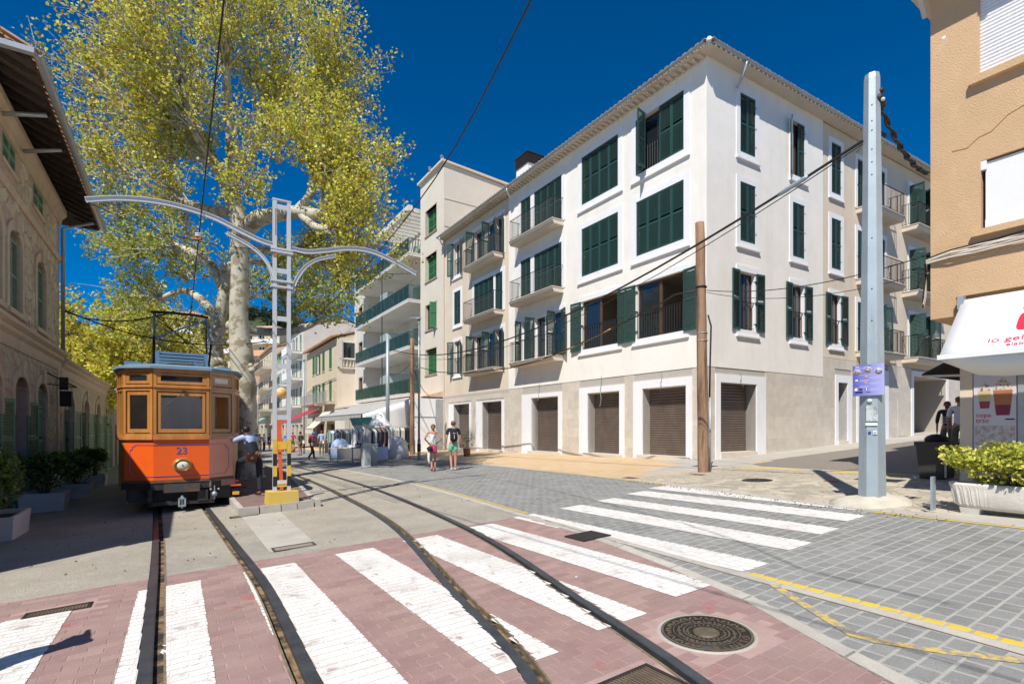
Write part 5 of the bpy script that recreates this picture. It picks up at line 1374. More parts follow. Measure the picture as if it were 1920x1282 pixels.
# shutters
def lshut(x,z,w,h,ang,flip,y=.03): return shutter(stn,AL,x,y,z,w,h,M['green2'],ang,flip,(.33,.66) if h>2 else (.5,))
for h in up:
    a,b,c,d=h[:4]; lshut(a+.02,c+.02,(b-a)/2-.03,d-c-.16,0,False,-.08); lshut((a+b)/2+.01,c+.02,(b-a)/2-.03,d-c-.16,0,False,-.08)
a,b,c,d=gd[1][:4]; lshut(a+.02,c,(b-a)/2-.03,2.6,0,False,-.1); lshut((a+b)/2,c,(b-a)/2-.03,2.6,0,False,-.1); lshut(a+.02,2.15,(b-a)/2-.03,.55,0,False,-.1); lshut((a+b)/2,2.15,(b-a)/2-.03,.55,0,False,-.1)
for h in (gd[0],gd[2]):
    a,b,c,d=h[:4]; lshut(b,c,.56,2.75,R(168),True); lshut(a,c,.56,2.75,R(168),False)
for h in wgd:
    a,b,c,d=h[:4]; lshut(b,c,.66,2.9,R(166),True); lshut(a,c,.66,2.9,R(168),False)
for h in tp:
    a,b,c,d=h[:4]; lshut(a+.01,c,(b-a)/2-.01,d-c,0,False,-.03); lshut(b-.01,c,(b-a)/2-.01,d-c,0,True,-.03)
# plaque, lantern box on bracket, downpipe
MB().use(M['dressed']).at(AL).box(-18.85,-17.6,.0,.06,3.98,4.24).box(-17.72,-17.6,.06,.14,3.98,4.30).build('stone_plaque',None,stn)
mb=MB().use(M['black']).at(AL); mb.box(-21.2,-20.9,.22,.5,2.25,2.72); mb.build('loudspeaker_box',None,stn)
mb=MB().use(M['castdark']).at(AL); mb.box(-21.72,-21.64,.1,.32,2.8,3.2); mb.bar((-20.2,.05,3.2),(-21.1,.6,2.85),.03); mb.bar((-20.2,.05,2.88),(-21.1,.6,2.85),.03); mb.build('bracket_sign',None,stn)
mb=MB().use(M['zinc']).at(AL); mb.tube([(t0+.12,.12,3.9),(t0+.12,.12,8.1),(t0+.12,.9,8.45)],.055,8); mb.tube([(-17.0,.12,8.3),(-16.9,.85,8.5)],.05,8); mb.tube([(-15.2,.12,8.3),(-15.2,.85,8.5)],.05,8); mb.build('downpipe',None,stn)
# roof with deep timber eaves and barrel tiles
ez=8.75; ov=.95; zb=8.55
mb=MB().use(M['eavewood']).at(AL)
X0,X1=t0-1.0,t1+1.0
P=[(X0,ov,zb),(X1,ov,zb),(X1-4.5,-4.5,zb+2.6),(X0+4.5,-4.5,zb+2.6),(X1,-10,zb),(X0,-10,zb)]
mb.add(P,[(0,1,2,3),(1,4,2),(0,3,5),(3,2,4,5)]); 
k=X0+.3
while k<X1: mb.bar((k,.02,zb+.36),(k,ov-.05,zb-.04),.07,.10); k+=.55
mb.build('eaves',None,stn)
mb=MB().use(M['rooftile_old']).at(AL@T((0,0,.07))); mb.add(P,[(0,1,2,3),(1,4,2),(0,3,5),(3,2,4,5)]); mb.build('roof',None,stn)
barrel_row(stn,AL,X0,X1,zb+.08,ov+.06,-.9,.95,M['rooftile_old'],.235,.09)
barrel_row(stn,AL@T((X1,0,0))@RZ(-math.pi/2),0-ov,3.5,zb+.08,.06,-1.6,.8,M['rooftile_old'],.235,.09)
mb=MB().use(M['zinc']).at(AL); n=6; vs=[];fs=[]
for x in (X0,X1+.08):
    for i in range(n+1): a=math.pi+math.pi*i/n; vs.append((x,ov+.13+.085*math.cos(a),zb+.05+.085*math.sin(a)))
for i in range(n): fs.append((i,i+1,n+2+i,n+1+i))
mb.add(vs,fs); o=mb.build('gutter',None,stn); o.modifiers.new('s','SOLIDIFY').thickness=.008
MB().use(M['zinc']).at(AL).bar((X1+.1,ov+.1,zb+.02),(X1+.1,-6,zb+.02),.13,.10).build('gutter',None,stn)
# end wall with red arches beyond the wing
gw=thing('garden_wall','low plastered wall with two dark red arched gates beyond the station wing','wall',T(AU(37,-3.3,-.9))); r=rel(gw,FLF)
mb=MB().use(M['greyrender']).at(r); hs=[(-38.6,-37.0,-1.2,1.9,.3),(-41.6,-40.0,-1.2,1.9,.3),(-44.6,-43,-1.2,1.9,.3)]; wall(mb,-60,-36.3,-1.5,2.9,hs,-.25,.3)
for h in hs: arch_fill(mb,h[0],h[1],1.2,1.9,-.25,.3)
mb.quad((-60,-.25,2.9),(-36.3,-.25,2.9),(-36.3,-.6,2.9),(-60,-.6,2.9)); mb.build('wall',None,gw)
for h in hs: MB().use(mat('dark_red_gate',(.12,.02,.02),.6,.1,5)).at(r).box(h[0],h[1],-.6,-.5,-1.2,1.95).build('gate',None,gw)

# ================================================================ ORANGE BUILDING (right)
FRB=frame(AU(0,11.0,0).xy,U)   # x=u, y outward (-v)
orb=thing('orange_building','sandy orange rendered building at the right edge with white roller shutter and white awning','building',T(AU(0,12,.5)))
AR=rel(orb,FRB)
oh=[(-1.5,2.95,7.32,9.0,.12),(-1.8,2.93,4.80,5.93,.16)]
mb=MB().use(M['orangewall']).at(AR); wall(mb,-6,3.6,3.78,9.25,oh)
mb.quad((3.6,0,3.46),(3.6,0,9.25),(3.6,-12,9.25),(3.6,-12,3.46)); mb.add([(3.25,0,3.46),(3.6,0,3.46),(3.6,0,3.78),(3.25,0,3.78),(3.25,-1,3.46),(3.6,-1,3.46),(3.25,-1,3.78)],[(0,1,2,3),(0,4,5,1),(0,3,6,4)])
mb.quad((-6,0,3.78),(-6,-1,3.78),(3.25,-1,3.78),(3.25,0,3.78))
mb.build('upper_wall',None,orb)
# hairline crack
MB().use(M['rust']).at(AR).tube([(3.3,.003,6.25),(3.1,.004,6.22),(2.95,.004,6.33),(2.8,.004,6.35),(2.6,.004,6.52),(2.4,.004,6.58)],.004,4).build('wall_crack',None,orb)
MB().use(M['trim']).at(AR).ball((3.42,0,8.25),.035,.004,.03,8,5).build('paint_patch',None,orb)
lh=[(-6,3.2,.2,3.3,.3)]
mb=MB().use(M['cream_wall']).at(AR@T((0,-1.0,0)));
mb.box(3.30,3.48,-8,.03,.0,3.78); mb.box(-6,3.3,-.1,0,3.2,3.78); mb.box(-6,3.3,-3.0,-2.9,.0,3.78); mb.build('shop_wall',None,orb)
mb=MB().use(mat('shop_floor',(.25,.22,.2),.6,.1,3)).at(AR); mb.box(-6,3.48,-4,-1.0,.3,.62); mb.build('shop_floor',None,orb)
mb=MB().use(M['zinc']).at(AR@T((0,-1.0,0))); mb.box(2.62,2.70,-.02,.06,.5,3.2); mb.box(2.48,2.55,-.02,.05,.5,3.2); mb.build('door_frame',None,orb)
mb=MB().use(mat('shop_wall_grey',(.30,.28,.27),.8,.1,3)).at(AR@T((0,-1.0,0))); mb.box(.3,2.46,-.9,-.86,.6,3.2); mb.build('shop_back',None,orb)
MB().use(M['orangewall']).at(AR).box(-1.8,3.02,0,.10,4.70,4.80).build('window_sill',None,orb); MB().use(M['orangewall']).at(AR).box(-1.6,3.05,0,.10,7.20,7.32).build('window_sill',None,orb)
# roller shutter upstairs, slat by slat
me=MB().use(M['trim']).extr([(-.07,0),(-.052,.015),(-.052,.045),(-.07,.058)],-1.5,2.95).mesh('shutter_slat')
rs_=link('roller_shutter',MB().use(M['trim']).at(AR).box(-1.5,2.95,-.12,-.075,7.32,9.0).mesh('roller_shutter'),orb)
for k in range(28): link('shutter_slat',me,rs_,AR@T((0,0,7.33+k*.0585)))
# white fabric blind lower window
bl=link('window_blind',MB().use(M['awn_white']).at(AR).box(-1.8,2.88,-.06,-.045,4.93,5.9).mesh('window_blind'),orb)
MB().use(M['trim']).at(AR).box(-1.8,2.88,-.065,-.02,4.83,4.96).box(2.86,2.93,-.08,-.0,5.78,5.92).build('bottom_rail',None,bl)
mb=MB().use(M['castdark']).at(AR); mb.box(-1.8,2.93,-.2,-.12,4.8,5.93); mb.build('window_backing',None,orb)
# eave
mb=MB().use(M['soffit']).at(AR); mb.box(-6.2,3.75,-12,.55,9.25,9.38); 
for k in range(12): mb.box(3.3-k*.8,3.42-k*.8,.0,.5,9.10,9.25)
mb.box(3.6,3.85,-12,.3,9.15,9.25); mb.build('eave',None,orb)
MB().use(M['orangewall']).at(AR).box(-6,3.0,-12,-3,9.38,12.2).build('attic',None,orb)
MB().use(M['soffit']).at(AR).bar((3.72,.25,9.3),(3.66,.02,8.75),.07).build('rafter_brace',None,orb)
# bundled cables along the facade
t=thing('facade_cables','bundle of beige cables clipped across the orange wall above the awning','cable bundle',T(FRB@Vector((3.6,.05,4.5)))); r=rel(t,FRB)
for k in range(5):
    rq=random.Random(k); MB().use(M['soffit'] if k<4 else M['cable']).at(r).tube([(3.65-.0*k,.03,4.44+k*.02)]+[(x,.05+rq.uniform(0,.03),4.44+k*.035+(3.6-x)*.02+rq.uniform(-.015,.015)) for x in (3.3,3.0,2.7,2.4,2.1,1.5,.5)],.017,5).build('cable',None,t)
for k in range(3):
    MB().use(M['soffit'] if k<2 else M['cable']).at(r).tube([(3.66,.0+.03*k,4.45),(3.70,-.1,4.3),(3.72,-.14+.05*k,3.9),(3.74,-.1,3.7),(3.70,.0,3.75),(3.68,-.05,3.95)],.014,5).build('cable_loop',None,t)
# awning with logo
aw=thing('shop_awning','white shop awning with a large red letter i logo at the right edge','awning',T(FRB@Vector((1,.4,3)))); r=rel(aw,FRB)
y0,z0,y1,z1=.03,3.70,1.02,2.70; nl_=12
mb=MB().use(M['awn_white']).at(r); vs=[];xa,xb=-2.0,3.15; prof=[(y0+(y1-y0)*k/6,z0+(z1-z0)*k/6) for k in range(7)]
N=16
for i in range(N+1):
    x=xa+(xb-xa)*i/N; xo=x-(.10*0)
    for k,(y,z) in enumerate(prof): vs.append((x-(.12*(1-k/6) if i==N else 0)*0,y,z))
mb.smooth=True; mb.add(vs,[(i*7+k,i*7+k+1,(i+1)*7+k+1,(i+1)*7+k) for i in range(N) for k in range(6)]); o=mb.build('canopy_cloth',None,aw); o.modifiers.new('s','SOLIDIFY').thickness=.01
MB().use(M['awn_white']).at(r).box(xa,xb+.02,y1-.03,y1+.045,z1-.06,z1+.01).build('front_bar',None,aw)
mb=MB().use(M['awn_white']).at(r); vs=[];bp=[(1.0,-.05),(.98,-.14),(.92,-.22),(.80,-.29),(.64,-.33),(.45,-.33),(.25,-.28)]
for i in range(N+1):
    x=xa+(xb-xa)*i/N; f=max(0,min(1,(xb-x)/.55))
    for k,(y,dz) in enumerate(bp): vs.append((x,y+.012*math.sin(i*2.2+k),z1+dz*(.25+.75*math.sqrt(f))+.012*math.sin(i*1.7+k*.8)))
mb.smooth=True; mb.add(vs,[(i*7+k,i*7+k+1,(i+1)*7+k+1,(i+1)*7+k) for i in range(N) for k in range(6)]); o=mb.build('rolled_valance',None,aw); o.modifiers.new('s','SOLIDIFY').thickness=.008
MB().use(M['galv']).at(r).bar((3.12,.03,3.62),(3.12,.98,2.72),.04).box(3.12,3.2,.0,.12,3.55,3.76).build('arm',None,aw)
# printing on the cloth: plane frame lying on the slope; text reads towards -x
sl_=math.atan2(z0-z1,y1-y0)
LX=Vector((-1,0,0)); LY=Vector((0,-math.cos(sl_),math.sin(sl_))); LZ=LX.cross(LY)
def cloth(x,s): # s metres up the slope from the lower edge
    o=Vector((x,y1,z1))+LY*s+LZ*.016; return r@Matrix(((LX.x,LY.x,LZ.x,o.x),(LX.y,LY.y,LZ.y,o.y),(LX.z,LY.z,LZ.z,o.z),(0,0,0,1)))
mb=MB().use(M['logored'])
def outline(c,rx,ry,n=24,p=2.0):
    return [(c[0]+rx*abs(math.cos(a))**(2/p)*(1 if math.cos(a)>0 else -1),c[1]+ry*abs(math.sin(a))**(2/p)*(1 if math.sin(a)>0 else -1)) for a in [2*math.pi*k/n for k in range(n)]]
mb.prism(outline((0,.0),.085,.205,28,3.2),0,.003); mb.prism(outline((.015,.325),.088,.075,24),0,.003)
mb.build('logo',None,aw,cloth(2.27,.62))
link('lettering',textmesh('io gela',.155,M['logored'],.001,'LEFT'),aw,cloth(2.625,.19)@SC(1.2,1,1)); link('lettering',textmesh('elab',.10,M['logored'],.001,'LEFT'),aw,cloth(2.40,.075)@SC(1.2,1,1))
# poster
ps=thing('ice_cream_poster','tall white poster with two dessert cups and red lettering below the awning','poster',T(FRB@Vector((3,-.9,1)))); r=rel(ps,FRB)
pm=mat('poster_white',(.62,.60,.66),.5,.02,3)
MB().use(pm).at(r).box(2.72,3.28,-.97,-.95,.72,3.15).build('sheet',None,ps)
mb=MB().use(mat('poster_photo',(.45,.33,.30),.5,.0,16,col2=(.62,.58,.60),thr=(.42,.58))).at(r).box(2.735,3.265,-.949,-.947,.74,1.62); mb.build('photo_print',None,ps)
PX=Matrix(((-1,0,0,0),(0,0,1,0),(0,1,0,0),(0,0,0,1)))
def pflat(mb,pts,x,z,y=-.947): mb.at(r@T((x,y,z))@PX).prism(pts,0,.002)
mb=MB()
for (cx,cz,s,c1,c2) in ((3.13,2.05,1.05,(.60,.48,.24),(.30,.05,.08)),(2.89,1.98,1.5,(.42,.15,.07),(.22,.02,.06))):
    mb.use(mat('cup_a%d'%int(s*10),c1,.5,.1,9)); pflat(mb,[(-.07*s,.0),(.07*s,.0),(.085*s,.17*s),(-.085*s,.17*s)],cx,cz)
    mb.use(mat('cup_b%d'%int(s*10),c2,.5,.1,9)); pflat(mb,[(-.058*s,-.12*s),(.058*s,-.12*s),(.07*s,.0),(-.07*s,.0)],cx,cz)
    mb.use(mat('cup_cream',(.62,.55,.48),.5,0,30,col2=(.12,.03,.05),thr=(.5,.6))); pflat(mb,[(-.085*s,.17*s),(.085*s,.17*s),(.06*s,.25*s),(0,.31*s),(-.06*s,.25*s)],cx,cz)
mb.build('cup_print',None,ps)
mb=MB().use(M['ochre']); pflat(mb,[(-.1,-.1),(.08,-.1),(.1,.12),(-.1,.12)],3.17,2.72); mb.build('cone_print',None,ps)
def ptext(s,size,x,z,m): return link('lettering',textmesh(s,size,m,.001,'LEFT'),ps,r@T((x,-.946,z))@PX)
ptext('copa',.11,3.25,1.77,M['logored']); ptext('trio',.12,3.25,1.67,M['logored'])
mb=MB().use(M['castdark'])
for k in range(3): pflat(mb,[(0,0),(.2,0),(.2,.008),(0,.008)],3.0,2.86-k*.03)
pflat(mb,[(0,0),(.12,0),(.12,.022),(0,.022)],2.86,1.72); mb.build('small_print',None,ps)
t=thing('menu_board','small white menu card on a dark board inside the ice cream shop','menu board',T(FRB@Vector((2.4,-1.3,1.5)))); r=rel(t,FRB)
MB().use(pm).at(r).box(2.15,2.42,-1.25,-1.23,1.45,1.80).build('card',None,t); MB().use(M['logored']).at(r).box(2.0,2.40,-1.4,-1.38,1.86,2.05).box(2.22,2.36,-1.229,-1.228,1.68,1.70).build('red_panel',None,t)
t=thing('display_case','glass display case with green bottles in the ice cream shop','display case',T(FRB@Vector((2.3,-1.15,.8)))); r=rel(t,FRB)
MB().use(M['galv']).at(r).box(1.6,2.46,-1.35,-1.02,.6,1.4).build('case',None,t)
for k in range(5): MB().use(M['balglass'] if k%2 else M['greyrender2']).at(r@T((2.35-k*.14,-1.0,1.02))).lathe([(.04,0),(.045,.2),(.015,.28),(.015,.34)],8).build('bottle',None,t)
t=thing('side_awning','small black awning on the side wall of the orange building','awning',T(FRB@Vector((3.6,-2,2.7)))); r=rel(t,FRB)
MB().use(M['black']).at(r).add([(3.5,-1.1,2.95),(3.5,-3.2,2.95),(4.1,-3.2,2.62),(4.1,-1.1,2.62),(3.5,-1.1,2.92),(3.5,-3.2,2.92),(4.1,-3.2,2.59),(4.1,-1.1,2.59)],[(0,1,2,3),(7,6,5,4),(0,3,7,4),(3,2,6,7),(2,1,5,6)]).build('canopy_cloth',None,t)
MB().use(M['soffit']).at(r).bar((3.5,-1.15,2.55),(4.1,-1.15,2.58),.04).build('arm',None,t)

# ================================================================ HOUSE ACROSS THE STREET (behind the camera, mirrored in the tram windows)
FB_=frame(AU(-15,-7,0).xy,V); hb=thing('facing_house','cream house across the street behind the camera, mirrored in the tram windows','building',T(AU(-15,0,0))); r=rel(hb,FB_)
hs=[(1.0+i*2.4,2.1+i*2.4,z,z+1.9,.2) for i in range(6) for z in (3.6,6.4)]
mb=MB().use(M['white_wall']).at(r); wall(mb,0,15,-1,9,hs); mb.quad((0,0,-1),(0,-8,-1),(0,-8,9),(0,0,9)); mb.quad((15,0,-1),(15,-8,-1),(15,-8,9),(15,0,9)); mb.quad((0,0,9),(15,0,9),(15,-8,9),(0,-8,9)); mb.quad((0,-8,-1),(15,-8,-1),(15,-8,9),(0,-8,9)); mb.build('wall',None,hb)
for a,b,c,d_,_ in hs:
    for k in (0,1): shutter(hb,r,a+k*.55,-.05,c,.54,1.9,M['steelblue'])
# ================================================================ TREES
def limb(mb,pts,rads,n=10,seed=0,sub=4):
    """smooth, slightly knobbly limb through points"""
    r=random.Random(seed); P=[Vector(p) for p in pts]; out=[];rr=[]
    for i in range(len(P)-1):
        p0=P[max(i-1,0)];p1=P[i];p2=P[i+1];p3=P[min(i+2,len(P)-1)]
        for k in range(sub):
            t=k/sub; q=.5*((2*p1)+(p2-p0)*t+(2*p0-5*p1+4*p2-p3)*t*t+(3*p1-p0-3*p2+p3)*t**3)
            out.append(q); rr.append((rads[i]*(1-t)+rads[i+1]*t)*(1+r.uniform(-.07,.07)))
    out.append(P[-1]); rr.append(rads[-1]); mb.tube(out,rr,n); return out
LEAF_Y=((.30,.14,.04),(.56,.47,.07),(.78,.72,.10),(.66,.70,.09),(.36,.44,.06))
LEAF_G=((.22,.16,.04),(.40,.43,.06),(.62,.64,.09),(.34,.45,.06))
class Tree:
    def __init__(s,name,label,base,group=None):
        s.t=thing(name,label,'tree',T(base),group); s.base=Vector(base); s.tr=MB().use(M['bark']); s.tw=MB().use(M['bark']); s.P=[]
    def L(s,pts,rads,n=10,seed=0,sub=4): return limb(s.tr,[Vector(p)-s.base for p in pts],rads,n,seed,sub)
    def knob(s,p,r,seed=0):
        q=Vector(p)-s.base; rq=random.Random(seed)
        for k in range(5): s.tr.ball(q+Vector((rq.uniform(-r,r),rq.uniform(-r,r),rq.uniform(-r,r)))*.5,r*rq.uniform(.45,.8),None,None,8,5)
    def fan(s,p,axis,n,L,spread,seed,leaves_per=150,curve=.25,twigs=9,droop=0,r0=.028):
        """a pollard knuckle: many thin long shoots"""
        rs=np.random.RandomState(seed); p=np.array(Vector(p)-s.base); ax=np.array(axis,float); ax/=np.linalg.norm(ax)
        for k in range(n):
            d=rs.normal(size=3); d/=np.linalg.norm(d); d=ax+d*spread; d/=np.linalg.norm(d)
            l=L*rs.uniform(.55,1.1); pts=[p+rs.uniform(-.12,.12,3)]; cur=d.copy(); st=l/6
            for q in range(6):
                cur=cur+np.array((0,0,curve*.22-droop*.12))+rs.normal(size=3)*.07; cur/=np.linalg.norm(cur); pts.append(pts[-1]+cur*st)
            s.tw.tube([tuple(a) for a in pts],[r0*(1-q/6*.85) for q in range(7)],3,False)
            pts=np.array(pts)
            for q in range(twigs):
                f=rs.uniform(.22,1)*6; i=min(int(f),5); o=pts[i]*(1-f+i)+pts[i+1]*(f-i); td=rs.normal(size=3); td/=np.linalg.norm(td); td=td+cur*.5; td/=np.linalg.norm(td); tl=rs.uniform(.25,.75)
                e=o+td*tl
                if q%2==0: s.tw.tube([tuple(o),tuple(e)],[.008,.003],3,False)
                m=max(2,int(leaves_per/twigs)); ff=rs.uniform(.15,1,m)[:,None]; s.P.append(o+(e-o)*ff+rs.normal(size=(m,3))*.11)
    def done(s,size,cols,seed):
        s.tr.build('trunk',None,s.t); tw=s.tw.build('twigs',None,s.t,None,'stuff')
        leafmesh(s.t,'crown',np.concatenate(s.P),size,cols,np.random.RandomState(seed),None,None,1.0)
def atp(px,py,Y): return Vector(((px-960)/968*Y,Y,1.58-(py-802)/968*Y))
# --- big plane tree
base=GU(19.2,1.95,-.05); YB=base.y
t=Tree('plane_tree','huge plane tree with pale mottled trunk and yellow-green spring leaves behind the orange tram',base)
b0=atp(462,905,YB)
t.L([base+Vector((.05,0,0)),base+Vector((.0,0,.5)),atp(462,840,YB),atp(459,760,YB),atp(455,690,YB),atp(448,610,YB),atp(449,540,YB),atp(451,470,YB),atp(447,420,YB),atp(436,370,YB)],[.54,.44,.38,.36,.37,.31,.28,.29,.27,.25],16,1,5)
t.knob(atp(473,690,YB-.25),.15,3); t.knob(atp(450,470,YB),.27,4)
K=[]
def lim(pts,rads,seed,knob=None):
    P=[atp(*p) for p in pts]; t.L(P,rads,10,seed)
    if knob: t.knob(P[-1],knob,seed)
    return P
a=lim([(436,372,YB),(425,345,YB),(408,318,YB-.3),(395,300,YB-.6)],[.28,.24,.18,.14],2,.2); K.append((395,300,YB-.6,(-.7,-.3,.7)))
lim([(434,350,YB),(445,320,YB+.2),(470,285,YB+.4),(496,245,YB+.6),(505,190,YB+.8)],[.22,.17,.15,.13,.10],3,.17); K.append((505,190,YB+.8,(.1,.2,1))); K.append((496,245,YB+.6,(.7,0,.7)))
lim([(412,320,YB),(390,270,YB+.6),(368,225,YB+1.2),(362,205,YB+1.4)],[.14,.12,.10,.09],4,.14); K.append((364,210,YB+1.4,(-.5,.4,.9)))
lim([(452,440,YB),(480,412,YB-.5),(520,402,YB-.9),(560,398,YB-1.1),(605,405,YB-1.3)],[.30,.26,.22,.20,.16],5,.2); K.append((608,400,YB-1.3,(.9,-.3,.35)))
lim([(555,398,YB-1.1),(578,370,YB-1.1),(592,335,YB-1.0)],[.16,.13,.11],6,.16); K.append((592,333,YB-1.0,(.4,-.1,.95))); K.append((592,333,YB-1.0,(.8,.3,.4)))
lim([(560,398,YB-1.1),(590,425,YB-1.4),(622,430,YB-1.7)],[.14,.12,.10],7,.15); K.append((622,430,YB-1.7,(.9,-.2,-.1)))
lim([(447,400,YB),(400,395,YB+1.0),(350,380,YB+2.0)],[.2,.16,.12],8,.16); K.append((350,380,YB+2.0,(-.9,.4,.4)))
lim([(450,460,YB),(495,470,YB+1.4),(560,470,YB+2.4)],[.18,.14,.10],9,.14); K.append((560,470,YB+2.4,(.8,.4,.35)))
lim([(505,190,YB+.8),(515,120,YB+1.0),(500,60,YB+1.2)],[.10,.08,.06],10,.1); K.append((500,60,YB+1.2,(.1,.1,1)))
lim([(395,300,YB-.6),(360,240,YB-1.4),(340,150,YB-1.6)],[.13,.10,.07],11,.12); K.append((340,150,YB-1.6,(-.4,-.2,.9))); K.append((360,240,YB-1.4,(-.9,-.2,.35)))
lim([(496,245,YB+.6),(560,190,YB-.2),(600,130,YB-.5)],[.10,.08,.06],12,.1); K.append((600,130,YB-.5,(.6,-.1,.75))); K.append((560,190,YB-.2,(.9,-.3,.35)))
lim([(340,150,YB-1.6),(300,90,YB-1.6)],[.07,.05],13,.09); K.append((300,90,YB-1.6,(-.6,0,.8)))
lim([(436,372,YB),(430,250,YB),(425,120,YB-.4),(420,20,YB-.4)],[.16,.13,.10,.07],14,.1); K.append((425,120,YB-.4,(0,-.3,1))); K.append((420,20,YB-.4,(0,0,1)))
lim([(360,240,YB-1.4),(270,220,YB-1.5),(215,200,YB-1.2)],[.09,.07,.05],15,.08); K.append((270,215,YB-1.3,(-.6,0,.5)))
for i,(px,py,Y,ax) in enumerate(K):
    t.fan(atp(px,py,Y),ax,26,3.1 if px<560 else 2.3,.85,100+i,105,.25,10)
for i,(px,py,Y,ax,n,L) in enumerate([(250,330,YB+.5,(-.8,0,.35),16,2.6),(600,300,YB,(.7,0,.4),14,2.0),(640,340,YB-.8,(.5,-.1,.3),10,1.6),(470,360,YB-.8,(.1,-1,.2),12,2.0),(330,300,YB-1,(-.3,-.8,.3),14,2.2),(520,300,YB-1.2,(.2,-.9,.4),14,2.2),(620,470,YB-1,(.5,0,-.15),8,1.4),(690,300,YB-.4,(.3,0,.2),6,1.2),(200,160,YB-1,(-.3,0,.4),7,1.3),(190,290,YB-.8,(-.4,0,.2),6,1.2),(630,200,YB-.4,(.3,0,.8),9,1.6)]):
    t.fan(atp(px,py,Y),ax,n,L,.8,200+i,90,.2,8)
t.done(.088,LEAF_Y,1)
# --- second plane tree, leaning, just behind
b2=GU(24.0,1.6,-.05); Y2=b2.y
t=Tree('plane_tree','second plane tree with a leaning knobbly trunk just left of the tallest trunk',b2)
t.L([b2,atp(425,800,Y2),atp(408,720,Y2),atp(402,660,Y2),atp(412,600,Y2),atp(420,555,Y2),atp(424,500,Y2)],[.56,.46,.42,.33,.26,.24,.2],14,21,5)
t.knob(atp(405,690,Y2-.3),.42,22); t.knob(atp(412,640,Y2-.3),.25,23)
K=[]
lim([(420,540,Y2),(390,490,Y2+.5),(350,470,Y2+1.0),(330,462,Y2+1)],[.24,.20,.17,.13],24,.2); K.append((330,462,Y2+1,(-.8,0,.5)))
lim([(412,600,Y2),(375,560,Y2+1.5),(345,545,Y2+2),(300,560,Y2+2.2)],[.2,.17,.14,.10],25,.17); K.append((300,555,Y2+2.2,(-.9,0,.4)))
lim([(424,500,Y2),(470,490,Y2+1),(520,500,Y2+2)],[.18,.14,.1],26,.14); K.append((520,500,Y2+2,(.8,0,.5)))
lim([(430,610,Y2),(500,622,Y2-.5),(560,618,Y2-1.2),(600,600,Y2-1.6)],[.2,.17,.13,.09],27,.12); K.append((585,590,Y2-1.6,(.6,-.2,.5))); K.append((540,600,Y2-1.2,(.3,0,.8)))
for px,py,Y,ax in ((360,520,Y2+3,(-.3,.2,.9)),(260,480,Y2+2,(-.8,0,.5)),(460,560,Y2+3,(.2,.3,.8)),(560,540,Y2+1,(.5,0,.4)),(625,520,Y2-1,(.3,-.2,.2)),(300,640,Y2+4,(-.4,.3,.5)),(230,400,Y2+1,(-.6,0,.6)),(390,640,Y2+5,(0,.3,.6))): K.append((px,py,Y,ax))
for i,(px,py,Y,ax) in enumerate(K): t.fan(atp(px,py,Y),ax,18,2.9 if px<500 else 1.9,.9,300+i,95 if px<500 else 60,.1,8)
t.done(.11,LEAF_G,2)
# --- trees farther down the tracks (left background)
for i,(px,Y,zt,R_,lab) in enumerate(((250,31,11.5,4.8,'third plane tree standing right behind the tram roof and pantograph'),(165,38,12.5,5.2,'plane tree beyond the station wing, leftmost crown against the sky'),(330,44,13.5,5.5,'distant plane tree framed by the pantograph posts'),(215,54,14,6,'farthest plane tree low behind the station wing'))):
    X=(px-960)/968*Y; b=Vector((X,Y,gz(X,Y)-.1)); t=Tree('plane_tree',lab,b,'plane trees along the tram line'); c=b+Vector((0,0,4.5))
    t.L([b,b+Vector((.1,0,2.2)),c],[.38,.32,.28],9,40+i)
    rq=random.Random(50+i)
    for k in range(8):
        a=2*math.pi*k/8+rq.uniform(-.3,.3); e=c+Vector((math.cos(a)*R_*.45,math.sin(a)*R_*.45,rq.uniform(.8,3.5))); t.L([c,c.lerp(e,.5)+Vector((0,0,-.3)),e],[.16,.12,.08],7,60+k)
        t.fan(e,(math.cos(a),math.sin(a),.55),18,3.2,.8,400+i*20+k,110,.15,7)
        t.fan(e+Vector((0,0,-1.2)),(math.cos(a),math.sin(a),.0),9,2.6,.8,700+i*20+k,110,.0,6)
    t.fan(c+Vector((0,0,2.6)),(0,0,1),24,3.6,.7,480+i,120,.2,8)
    t.done(.17,LEAF_Y,10+i)

# ================================================================ TRAM
TU,TV=13.3,.05
TM=Matrix(((V.x,U.x,0,AU(TU,TV,0).x),(V.y,U.y,0,AU(TU,TV,0).y),(0,0,1,0),(0,0,0,1)))   # local x to the right, y rearwards, z absolute height
tram=thing('tram','old wooden tram with varnished teak cab, orange front panels and round headlamp','tram',TM@T((0,0,-.23)))
tr_=rel(tram,TM)
P0,P1,P2=(-.50,0),(-1.02,.40),(-1.17,1.05); Q0,Q1,Q2=(.52,0),(1.02,.40),(1.17,1.05)
segs=[(P0,Q0,'c'),(P1,P0,'l'),(Q0,Q1,'r'),(P2,P1,'sl'),(Q1,Q2,'sr')]
def segframe(a,b):
    a=Vector((a[0],a[1],0)); b=Vector((b[0],b[1],0)); x=(b-a).normalized(); y=Vector((-x.y,x.x,0)) # inward/rear
    return Matrix(((x.x,y.x,0,a.x),(x.y,y.y,0,a.y),(0,0,1,0),(0,0,0,1))),(b-a).length
tg=D.materials.new('tram_glass'); tg.use_nodes=True; n_=tg.node_tree.nodes; l_=tg.node_tree.links; n_.clear()
